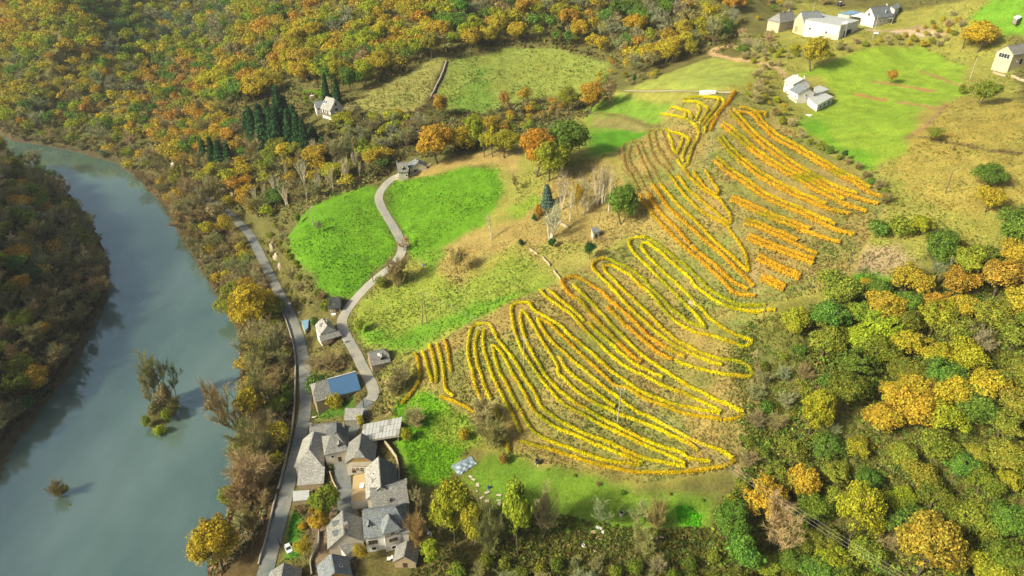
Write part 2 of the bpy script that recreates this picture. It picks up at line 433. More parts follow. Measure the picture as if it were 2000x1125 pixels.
fx, fy, f1, f2 = XX.ravel()[fi], YY.ravel()[fi], n1.ravel()[fi], n2.ravel()[fi]
# dry bank along the shore
_rdist = np.full(XX.size, 99.0); _tmp = np.full(XX.shape, 99.0); _tmp[near] = _sd; _rdist = _tmp.ravel()[fi]
_shore = np.clip(1 - np.abs(_rdist - 1) / 6, 0, 1)
bf[fi] = bf[fi] * (1 - _shore[:, None]) + np.array((.085, .068, .04)) * _shore[:, None]
MEADOW_POLYS = []
for nm, colr, soft, pts in COVER:
    W = G(pts)[:, :2]
    x0, y0 = W.min(0) - soft * 2; x1, y1 = W.max(0) + soft * 2
    s = np.where((fx > x0) & (fx < x1) & (fy > y0) & (fy < y1))[0]
    d = seg_dist(fx[s], fy[s], W, True); d = np.where(inside(fx[s], fy[s], W), d, -d)
    d = d + f1[s] * soft * 0.7 + f2[s] * soft * 0.5
    k = np.clip(0.5 + d / (soft * 1.1), 0, 1); k = (k * k * (3 - 2 * k))[:, None]
    bf[fi[s]] = bf[fi[s]] * (1 - k) + np.array(colr) * k
    if nm:
        ZNAMES.append(nm); zf[fi[s][k[:, 0] > .5]] = len(ZNAMES) - 1
        if nm == 'meadow': MEADOW_POLYS.append(W)
for pts, hw, colr in COVER_LINES:
    W = resample(G(pts), 3.0)[:, :2]
    x0, y0 = W.min(0) - 6; x1, y1 = W.max(0) + 6
    s = np.where((fx > x0) & (fx < x1) & (fy > y0) & (fy < y1))[0]
    d = seg_dist(fx[s], fy[s], W) + f2[s] * hw * .7
    k = np.clip((hw + .5 - d) / 1.0, 0, 1)[:, None]
    bf[fi[s]] = bf[fi[s]] * (1 - k) + np.array(colr) * k
# patches of greener and drier growth inside every cover
pat = np.clip(fbm(fx, fy, 22, 77, 4) * 2.6 - .8, 0, 1)[:, None]
bf[fi] = bf[fi] * (1 - .35 * pat) + bf[fi] * np.array((1.18, .98, .9)) * .35 * pat
_vp = G([(808,700),(870,660),(1000,590),(1100,545),(1160,505),(1240,465),(1215,330),(1205,290),(1300,240),(1340,190),(1440,182),(1500,215),(1740,385),(1640,560),(1480,600),(1475,700),(1440,915),(1250,940),(1030,895),(900,800),(830,760)])[:, :2]
_iv = inside(fx, fy, _vp)
_gm = np.clip(fbm(fx, fy, 15, 177, 4) * 3.4 - 1.35, 0, .75)[:, None] * _iv[:, None]
bf[fi] = bf[fi] * (1 - _gm) + np.array((.15, .175, .042)) * _gm
_om = np.clip(fbm(fx, fy, 11, 277, 3) * 4 - 2.3, 0, .5)[:, None] * _iv[:, None]
bf[fi] = bf[fi] * (1 - _om) + np.array((.26, .18, .06)) * _om
BASE = bf.reshape(base.shape)

t = NT('ground_cover'); p = t.pos()
at = t.n('ShaderNodeAttribute', attribute_name='cover')
g1 = t.ramp(t.noise(.16, 5, .7, p).outputs[0], [(.28, .72), (.72, 1.28)])
g2 = t.ramp(t.noise(1.3, 4, .75, p).outputs[0], [(.3, .68), (.7, 1.32)])
c = t.mix(at.outputs['Color'], g1.outputs[0], 1.0, 'MULTIPLY'); c = t.mix(c, g2.outputs[0], 1.0, 'MULTIPLY')
hue = t.ramp(t.noise(.35, 4, .7, p).outputs[0], [(.40, 0.0), (.72, .42)])
warm = t.mix(c, (1.28, 1.0, .8), 1.0, 'MULTIPLY')
c = t.mix(c, warm, hue.outputs[0])
t.l(c, t.b.inputs['Base Color']); t.b.inputs['Roughness'].default_value = 0.95; t.b.inputs['Specular IOR Level'].default_value = 0.1
bm_ = t.n('ShaderNodeBump'); bm_.inputs['Strength'].default_value = .9; bm_.inputs['Distance'].default_value = .5
t.l(t.noise(1.1, 5, .75, p).outputs[0], bm_.inputs['Height']); t.l(bm_.outputs[0], t.b.inputs['Normal'])
M_GROUND = t.m

# terrain cut into its fields: every face belongs to one object, all share the same surface
ny, nx = XX.shape
idx = np.arange(nx * ny).reshape(ny, nx)
FQ = np.stack([idx[:-1, :-1], idx[:-1, 1:], idx[1:, 1:], idx[1:, :-1]], -1).reshape(-1, 4)
fz = ZONE.ravel()[FQ[:, 0]]
VALL = np.stack([XX, YY, ZZ], -1).reshape(-1, 3); CALL = BASE.reshape(-1, 3)
ZLABEL = ['grassy and wooded hillside ground of the river valley', 'bright green meadow between the road bank and the lane', 'bright green meadow on the uphill side of the winding lane',
 'olive green slope below the vineyard with tall double pole', 'green meadow strip above the vineyard behind round dark trees', 'olive meadow beside the pale house under the forest',
 'wide green meadow enclosed by autumn trees behind the vineyard', 'pale green meadow above the farm track', 'large sunny green meadow beside the white tiled house',
 'green meadow on the crest with a small white hut', 'brown dry field on the crest', 'bright green meadow beside the village roofs with a tarpaulin', 'mown garden below the lowest vine row', 'dry terraced ground of the vineyard']
for z in range(len(ZNAMES)):
    f = FQ[fz == z]
    if not len(f): continue
    u, inv = np.unique(f, return_inverse=True)
    o = mesh_np(ZNAMES[z], VALL[u], inv.reshape(-1, 4), M_GROUND, True, attr={'cover': CALL[u]})
    tag(o, ZLABEL[z] if z < len(ZLABEL) else None, kind='structure')

# ------------------------------------------------------------------ roads
def strip(P, hw, lift, mat, name, crown=0.0, jitter=0.0):
    T = np.gradient(P[:, :2], axis=0); T /= np.linalg.norm(T, axis=1)[:, None]; N = np.stack([-T[:, 1], T[:, 0]], -1)
    offs = np.array([-1, -.5, 0, .5, 1.0]); rows = []
    for k, o in enumerate(offs):
        h = hw * (1 + (RNG.random(len(P)) - .5) * jitter) if abs(o) == 1 else hw
        rows.append(np.stack([P[:, 0] + N[:, 0] * o * h, P[:, 1] + N[:, 1] * o * h, P[:, 2] + lift + crown * (1 - o * o)], -1))
    V = np.stack(rows, 1).reshape(-1, 3); n = len(P)
    F = [[(i * 5 + j), (i * 5 + j + 1), (i * 5 + j + 6), (i * 5 + j + 5)] for i in range(n - 1) for j in range(4)]
    return mesh_np(name, V, F, mat, True)
def road_mat(name, c1, c2, edge):
    t = NT(name); p = t.pos()
    a = t.mix(c1, c2, t.ramp(t.noise(.12, 4, .6, p).outputs[0], [(.4, 0), (.6, 1)]).outputs[0])
    b = t.ramp(t.noise(2.2, 4, .7, p).outputs[0], [(.3, .78), (.7, 1.2)])
    c = t.mix(a, b.outputs[0], 1.0, 'MULTIPLY')
    c = t.mix(c, edge, t.ramp(t.noise(.5, 3, .6, p).outputs[0], [(.58, 0), (.75, .6)]).outputs[0])
    t.l(c, t.b.inputs['Base Color']); t.b.inputs['Roughness'].default_value = .85
    return t.m
M_ASPH = road_mat('old_asphalt', (.115,.14,.135), (.215,.21,.175), (.24,.22,.17))
M_LANE = road_mat('pale_asphalt', (.24,.24,.20), (.31,.29,.23), (.32,.28,.19))
M_STREET = road_mat('village_asphalt', (.10,.115,.11), (.17,.175,.16), (.2,.19,.15))
M_TRACK = road_mat('pale_gravel', (.42,.36,.25), (.48,.41,.29), (.36,.28,.15))
for nm, mat, lab in (('river_road', M_ASPH, 'grey asphalt road along the river bank past the village'), ('lane', M_LANE, 'pale narrow lane winding uphill between two green meadows'), ('village_street', M_STREET, 'dark asphalt street between the stone roofed houses'), ('farm_track', M_TRACK, 'pale straight farm track above the vineyard')):
    P, hw = ROADW[nm]
    tag(strip(P, hw, 0.06 if nm != 'village_street' else 0.03, mat, nm, .04, .12), lab, kind='structure')

# ------------------------------------------------------------------ river
t = NT('river_water'); p = t.pos()
mp = t.n('ShaderNodeMapping'); mp.inputs['Scale'].default_value = (1.0, .45, 1.0); mp.inputs['Rotation'].default_value = (0, 0, .25); t.l(p, mp.inputs[0])
big = t.ramp(t.noise(.022, 4, .6, mp.outputs[0]).outputs[0], [(.35, 0), (.65, 1)])
c = t.mix((.052,.096,.074), (.110,.165,.134), big.outputs[0])
t.l(c, t.b.inputs['Base Color'])
t.b.inputs['IOR'].default_value = 1.95; t.b.inputs['Specular Tint'].default_value = (.80,1.0,.95,1); t.b.inputs['Specular IOR Level'].default_value = 1.0
rr = t.ramp(t.noise(.05, 3, .6, mp.outputs[0]).outputs[0], [(.4, .035), (.7, .10)]); t.l(rr.outputs[0], t.b.inputs['Roughness'])
b1 = t.n('ShaderNodeBump'); b1.inputs['Strength'].default_value = .14; b1.inputs['Distance'].default_value = .10
t.l(t.noise(.55, 6, .72, mp.outputs[0]).outputs[0], b1.inputs['Height']); t.l(b1.outputs[0], t.b.inputs['Normal'])
wx = np.concatenate([[-1600,-900], np.arange(-600, -20, 20.0)]); wy = np.concatenate([[-950,-400], np.arange(0, 620, 20.0), [800, 1000]])
a_, b_ = np.meshgrid(wx, wy); k = np.arange(a_.size).reshape(a_.shape)
river = mesh_np('river', np.stack([a_, b_, np.zeros_like(a_)], -1).reshape(-1, 3), np.stack([k[:-1, :-1], k[:-1, 1:], k[1:, 1:], k[1:, :-1]], -1).reshape(-1, 4), t.m)
tag(river, 'calm grey green river reflecting the sky', kind='structure')
# ------------------------------------------------------------------ foliage materials
def leaf_mat(name, src='OBJECT', trans=.33, rough=.6, mottle=.55):
    t = NT(name); p = t.pos()
    if src == 'OBJECT':
        oi = t.n('ShaderNodeObjectInfo'); col = oi.outputs['Color']
    else:
        at = t.n('ShaderNodeAttribute', attribute_name='tint'); col = at.outputs['Color']
    gi = t.n('ShaderNodeNewGeometry')
    r = t.ramp(gi.outputs['Random Per Island'], [(0, .55), (.5, 1.0), (1, 1.55)])
    c = t.mix(col, r.outputs[0], 1.0, 'MULTIPLY')
    n = t.ramp(t.noise(.42, 3, .6, p).outputs[0], [(.40, 0), (.68, 1)])
    green = t.mix(col, (.52, .90, 1.0), 1.0, 'MULTIPLY'); green = t.mix(green, r.outputs[0], 1.0, 'MULTIPLY')
    mf = t.n('ShaderNodeMath', operation='MULTIPLY'); mf.inputs[1].default_value = mottle; t.l(n.outputs[0], mf.inputs[0])
    c = t.mix(c, green, mf.outputs[0])
    t.t.nodes.remove(t.b)
    d = t.n('ShaderNodeBsdfDiffuse'); tr = t.n('ShaderNodeBsdfTranslucent'); m = t.n('ShaderNodeMixShader'); m.inputs[0].default_value = trans
    t.l(c, d.inputs[0]); t.l(c, tr.inputs[0]); t.l(d.outputs[0], m.inputs[1]); t.l(tr.outputs[0], m.inputs[2])
    t.l(m.outputs[0], t.t.nodes['Material Output'].inputs['Surface'])
    return t.m
M_LEAF = leaf_mat('tree_leaves')
M_LEAF_ATTR = leaf_mat('wood_leaves', 'ATTR')
M_VINE = leaf_mat('vine_leaves', 'ATTR', .45, mottle=.12)
M_TUFT = leaf_mat('tuft_leaves', 'ATTR', .25, mottle=.3)
M_BARK = plain('bark', (.10, .075, .05), .95, .35, 1.2)
M_PALEBARK = plain('pale_bark', (.62, .57, .47), .9, .3, 1.5)
M_TWIG = leaf_mat('bare_twigs', 'OBJECT', .1, mottle=.2)

# ------------------------------------------------------------------ leaf clouds
def quads(C, Nrm, size, seed, aspect=1.35, wild=.75):
    """a leafy card at every centre, facing about along Nrm"""
    r = np.random.default_rng(seed); n = len(C)
    Nn = Nrm + r.normal(0, wild, (n, 3)); Nn /= np.linalg.norm(Nn, axis=1)[:, None] + 1e-9
    a = np.cross(Nn, r.normal(0, 1, (n, 3))); a /= np.linalg.norm(a, axis=1)[:, None] + 1e-9
    b = np.cross(Nn, a)
    s = (size * (0.6 + .8 * r.random(n)))[:, None] * .5
    a = a * s * aspect; b = b * s
    V = np.stack([C - a, C - b * .9, C + a, C + b * .9], 1).reshape(-1, 3)   # a leaf-like lozenge
    F = np.arange(n * 4).reshape(n, 4)
    return V, F
def lobed_crown(seed, n=2300, R=4.2, z0=2.2, z1=10.0, lobes=16, leaf=.62, sparse=0.0, tilt=0.0):
    r = np.random.default_rng(seed)
    zc = (z0 + z1) / 2; hz = (z1 - z0) / 2
    L = []
    for k in range(lobes):
        d = r.normal(0, 1, 3); d[2] = abs(d[2]) * .9 - .25; d /= np.linalg.norm(d)
        q = .44 + .24 * r.random()
        L.append((d[0] * R * q, d[1] * R * q, zc + d[2] * hz * q, (.36 + .18 * r.random()) * R))
    for k in range(max(2, lobes // 4)):           # a few boughs reach out of the dome
        d = r.normal(0, 1, 3); d[2] = abs(d[2]) * .8 - .1; d /= np.linalg.norm(d); q = .74 + .22 * r.random()
        L.append((d[0] * R * q, d[1] * R * q, zc + d[2] * hz * q, (.20 + .10 * r.random()) * R))
    L.append((0, 0, zc + hz * .3, .5 * R)); L.append((0, 0, zc - hz * .2, .55 * R))
    L = np.array(L); S_ = []
    for lx, ly, lz, lr in L:                      # every bough carries smaller clumps
        for q in range(9):
            d = r.normal(0, 1, 3); d[2] += .35; d /= np.linalg.norm(d)
            S_.append((lx + d[0] * lr * .70, ly + d[1] * lr * .70, lz + d[2] * lr * .62, lr * (.36 + .22 * r.random())))
    L = np.array(S_)
    wgt = L[:, 3] ** 2; wgt /= wgt.sum()
    pick = r.choice(len(L), n, p=wgt)
    d = r.normal(0, 1, (n, 3)); d[:, 2] = d[:, 2] + .3; d /= np.linalg.norm(d, axis=1)[:, None]
    rad = L[pick, 3] * (0.75 + .36 * r.random(n))
    C = L[pick, :3] + d * rad[:, None] * np.array([1, 1, .85])
    keep = C[:, 2] > z0 * .75
    dome = (C - np.array([0, 0, zc - .2 * hz])) / np.array([R, R, hz]); dome /= np.linalg.norm(dome, axis=1)[:, None] + 1e-9
    d = d * .55 + dome * .6
    if sparse: keep &= vnoise(C[:, 0] * 1.0 + C[:, 2] * .7, C[:, 1] + C[:, 2] * .9, 1.5, seed) > sparse
    C, d = C[keep], d[keep]
    C[:, 0] += (C[:, 2] - z0) * tilt
    return quads(C, d, np.full(len(C), leaf), seed + 1, 1.35, .5)
def tube(P, r, sides=4):
    P = np.asarray(P, float); n = len(P)
    r = np.broadcast_to(np.asarray(r, float), (n,))
    T = np.gradient(P, axis=0); T /= np.linalg.norm(T, axis=1)[:, None] + 1e-9
    ref = np.where(np.abs(T[:, 2:3]) > .9, np.array([[1., 0, 0]]), np.array([[0, 0, 1.]]))
    A = np.cross(T, ref); A /= np.linalg.norm(A, axis=1)[:, None] + 1e-9; B = np.cross(T, A)
    ang = np.arange(sides) * 2 * math.pi / sides
    V = (P[:, None] + (A[:, None] * np.cos(ang)[None, :, None] + B[:, None] * np.sin(ang)[None, :, None]) * r[:, None, None]).reshape(-1, 3)
    F = [[i * sides + j, i * sides + (j + 1) % sides, (i + 1) * sides + (j + 1) % sides, (i + 1) * sides + j] for i in range(n - 1) for j in range(sides)]
    return V, np.array(F)
class Acc:
    def __init__(self): self.V = []; self.F = []; self.n = 0
    def add(self, VF):
        V, F = VF
        self.V.append(np.asarray(V, float)); self.F.append(np.asarray(F) + self.n); self.n += len(V)
    def get(self): return np.vstack(self.V), np.vstack(self.F)
def limbs(seed, H, r0, depth=3, spread=.6, start=.3, up=.35, fork=4, stems=1):
    """tapered trunk with forking limbs; returns the tubes and the outer branch tips"""
    r = np.random.default_rng(seed); A = Acc(); tips = []
    def grow_(p, d, L, rad, lev):
        n = 4; pts = [p]
        for k in range(n):
            d = d + r.normal(0, .10, 3) + np.array([0, 0, up * .12]); d = d / np.linalg.norm(d)
            pts.append(pts[-1] + d * L / n)
        A.add(tube(pts, np.linspace(rad, rad * .5, n + 1), 5 if lev == 0 else 3))
        if lev >= depth:
            tips.append((pts[-1], d, L)); tips.append((pts[2], d, L)); return
        m = fork + (lev == 0) * 2
        for k in range(m):
            f = start + (1 - start) * (k + .6) / m if lev == 0 else .25 + .75 * (k + .5) / m
            q = f * n; i = min(int(q), n - 1)
            b = pts[i] + (pts[i + 1] - pts[i]) * (q - i)
            az = r.random() * 6.28 + k * 2.4; ax = np.array([math.cos(az), math.sin(az), .15])
            nd = d * (1 - spread) + ax * spread + np.array([0, 0, up * .5]); nd /= np.linalg.norm(nd)
            grow_(b, nd, L * (.62 if lev == 0 else .58) * (.8 + .4 * r.random()), rad * .5 * (1 - .35 * f), lev + 1)
    for s in range(stems):
        a = s * 6.28 / stems + r.random()
        d0 = np.array([math.cos(a) * .28, math.sin(a) * .28, 1.0]) if stems > 1 else np.array([r.normal(0, .04), r.normal(0, .04), 1.0])
        grow_(np.array([math.cos(a) * .15 * (stems > 1), math.sin(a) * .15 * (stems > 1), -.6]), d0 / np.linalg.norm(d0), H * .72, r0, 0)
    return A, tips
def twig_cloud(tips, seed, per=26, L=1.1, w=.045):
    r = np.random.default_rng(seed); V = []; n = 0
    for p, d, Lb in tips:
        base = p - d * r.random((per, 1)) * Lb * .8
        dd = d + r.normal(0, .55, (per, 3)) + np.array([0, 0, .25]); dd /= np.linalg.norm(dd, axis=1)[:, None]
        s = np.cross(dd, r.normal(0, 1, (per, 3))); s /= np.linalg.norm(s, axis=1)[:, None]
        ln = L * (.5 + .9 * r.random((per, 1)))
        V.append(np.stack([base - s * w, base + s * w, base + dd * ln], 1).reshape(-1, 3))
    V = np.vstack(V); return V, np.arange(len(V)).reshape(-1, 3)

PROTO = {}
def reg(kind, crown, trunk): PROTO.setdefault(kind, []).append((crown, trunk))
for k in range(6):
    V, F = lobed_crown(100 + k, 8600, R=4.2 + .3 * (k % 3), z0=1.4 + .4 * (k % 2), lobes=9 + 2 * k, leaf=.32, sparse=.16 + .05 * (k % 3))
    c = mesh_np('crown_leaves', V, F, M_LEAF, link=False)
    A, _ = limbs(200 + k, 9, .26, 2, .6, .3, .5, 4)
    V, F = A.get(); reg('round', c, mesh_np('trunk_wood', V, F, M_BARK, link=False))
for k in range(3):
    V, F = lobed_crown(180 + k, 12500, R=4.4, z0=1.2, lobes=15, leaf=.27, sparse=.20)
    c = mesh_np('crown_leaves', V, F, M_LEAF, link=False)
    A, _ = limbs(280 + k, 9, .26, 3, .6, .25, .5, 4)
    V, F = A.get(); reg('grand', c, mesh_np('trunk_wood', V, F, M_BARK, link=False))
for k in range(3):
    V, F = lobed_crown(130 + k, 3600, R=2.5, z0=1.2, lobes=14, leaf=.36)
    c = mesh_np('crown_leaves', V, F, M_LEAF, link=False)
    A, _ = limbs(230 + k, 9.5, .2, 2, .45, .2, .6, 4)
    V, F = A.get(); reg('slim', c, mesh_np('trunk_wood', V, F, M_BARK, link=False))
for k in range(3):
    V, F = lobed_crown(150 + k, 3400, R=4.4, z0=2.0, lobes=18, leaf=.33, sparse=.36)
    c = mesh_np('crown_leaves', V, F, M_LEAF, link=False)
    A, _ = limbs(250 + k, 9.5, .24, 3, .58, .25, .5, 4)
    V, F = A.get(); reg('thin', c, mesh_np('trunk_wood', V, F, M_BARK, link=False))
for k in range(5):
    A, tips = limbs(300 + k, 9.2, .20, 3, .60, .22, .45, 4, stems=1 + (k % 3 == 2) * 2)
    V, F = A.get(); w_ = mesh_np('trunk_wood', V, F, M_BARK, link=False)
    V, F = twig_cloud(tips, 400 + k, 17 if k % 3 != 2 else 8, 1.15, .034)
    reg('bare', mesh_np('crown_twigs', V, F, M_TWIG, link=False), w_)
for k in range(3):
    A, tips = limbs(330 + k, 9.6, .19, 2, .30, .25, .8, 5, stems=1 + (k > 0) * (k + 1))
    V, F = A.get(); w_ = mesh_np('trunk_wood', V, F, M_PALEBARK, link=False)
    V, F = twig_cloud(tips, 430 + k, 5, 1.0, .03)
    reg('birch', mesh_np('crown_twigs', V, F, M_TWIG, link=False), w_)
for k in range(3):
    r = np.random.default_rng(500 + k); C = []; Nn = []
    for q in range(3200):
        z = .3 + 9.7 * (1 - math.sqrt(1 - r.random() * .98)) ; a = r.random() * 6.28
        tier = .82 + .18 * math.sin(z * 5.2 + math.sin(a * 3 + k) * .7)
        rad = 2.5 * (1 - z / 10.2) ** .8 * (.55 + .45 * r.random() ** .5) * tier + .05
        C.append((math.cos(a) * rad, math.sin(a) * rad, z - rad * .18)); Nn.append((math.cos(a) * .8, math.sin(a) * .8, .7))
    V, F = quads(np.array(C), np.array(Nn), np.full(len(C), .5), 510 + k, 1.8)
    c = mesh_np('crown_needles', V, F, M_LEAF, link=False)
    V, F = tube([(0, 0, -.6), (0, 0, 4), (0, 0, 9.6)], [.24, .15, .03], 6)
    reg('conifer', c, mesh_np('trunk_wood', V, F, M_BARK, link=False))
for k in range(5):
    V, F = lobed_crown(160 + k, 1500, R=4.6, z0=-1.0, z1=7.0, lobes=13, leaf=.52, sparse=.12 * (k % 2))
    V = V * np.array([1, 1, 1.15])
    reg('shrub', mesh_np('shrub', V, F, M_LEAF, link=False), None)
for k in range(3):
    A, tips = limbs(360 + k, 7.5, .09, 2, .6, .05, .3, 4, stems=6)
    V, F = twig_cloud(tips, 460 + k, 26, 1.3, .03); W, Q = A.get()
    n = len(V); V2 = np.vstack([V, W]); T2 = np.vstack([F, np.vstack([Q[:, [0, 1, 2]], Q[:, [0, 2, 3]]]) + n])
    reg('thicket', mesh_np('bare_shrub', V2, T2, M_TWIG, link=False), None)

TINT = {
 'golden': (.48,.345,.032), 'orange': (.48,.285,.036), 'rust': (.42,.25,.055), 'yellow': (.60,.51,.028),
 'yellow-green': (.355,.345,.028), 'olive': (.265,.275,.034), 'shaded olive': (.18,.205,.026), 'green': (.14,.225,.032), 'dark green': (.048,.108,.034),  # the darker olive paints dimmer light into bank, ravine and lower edge plants
 'brown': (.32,.25,.095), 'grey-brown': (.28,.25,.10), 'grey': (.30,.30,.15), 'tan': (.41,.34,.15), 'blue-green': (.12,.185,.125), 'bright green': (.21,.38,.024),
}
TREES = []      # placed plants: dict(kind, tint, x, y, z, h, w, zone, hand label)
def put(x, y, z, kind, tint, h, w, zone, label=None, lean=0.0):
    TREES.append(dict(kind=kind, tint=tint, x=float(x), y=float(y), z=float(z), h=h, w=w, zone=zone, label=label, lean=lean))
def T(px, py, top, hw, kind, tint, label, lean=0.0, zone=None):
    """a plant traced in the photograph: base pixel, pixel row of its top, half width in pixels"""
    x, y, z = on_ground(px, py); x, y, z = x[0], y[0], z[0]
    depth = project(x, y, z)[2]
    ang = math.atan2(CAM_Z - z, math.hypot(x, y))
    h = (py - top) * depth / FPX / math.cos(ang) * .93
    w = hw * depth / FPX
    put(x, y, z, kind, tint, max(h, .8), w, zone, label, lean)

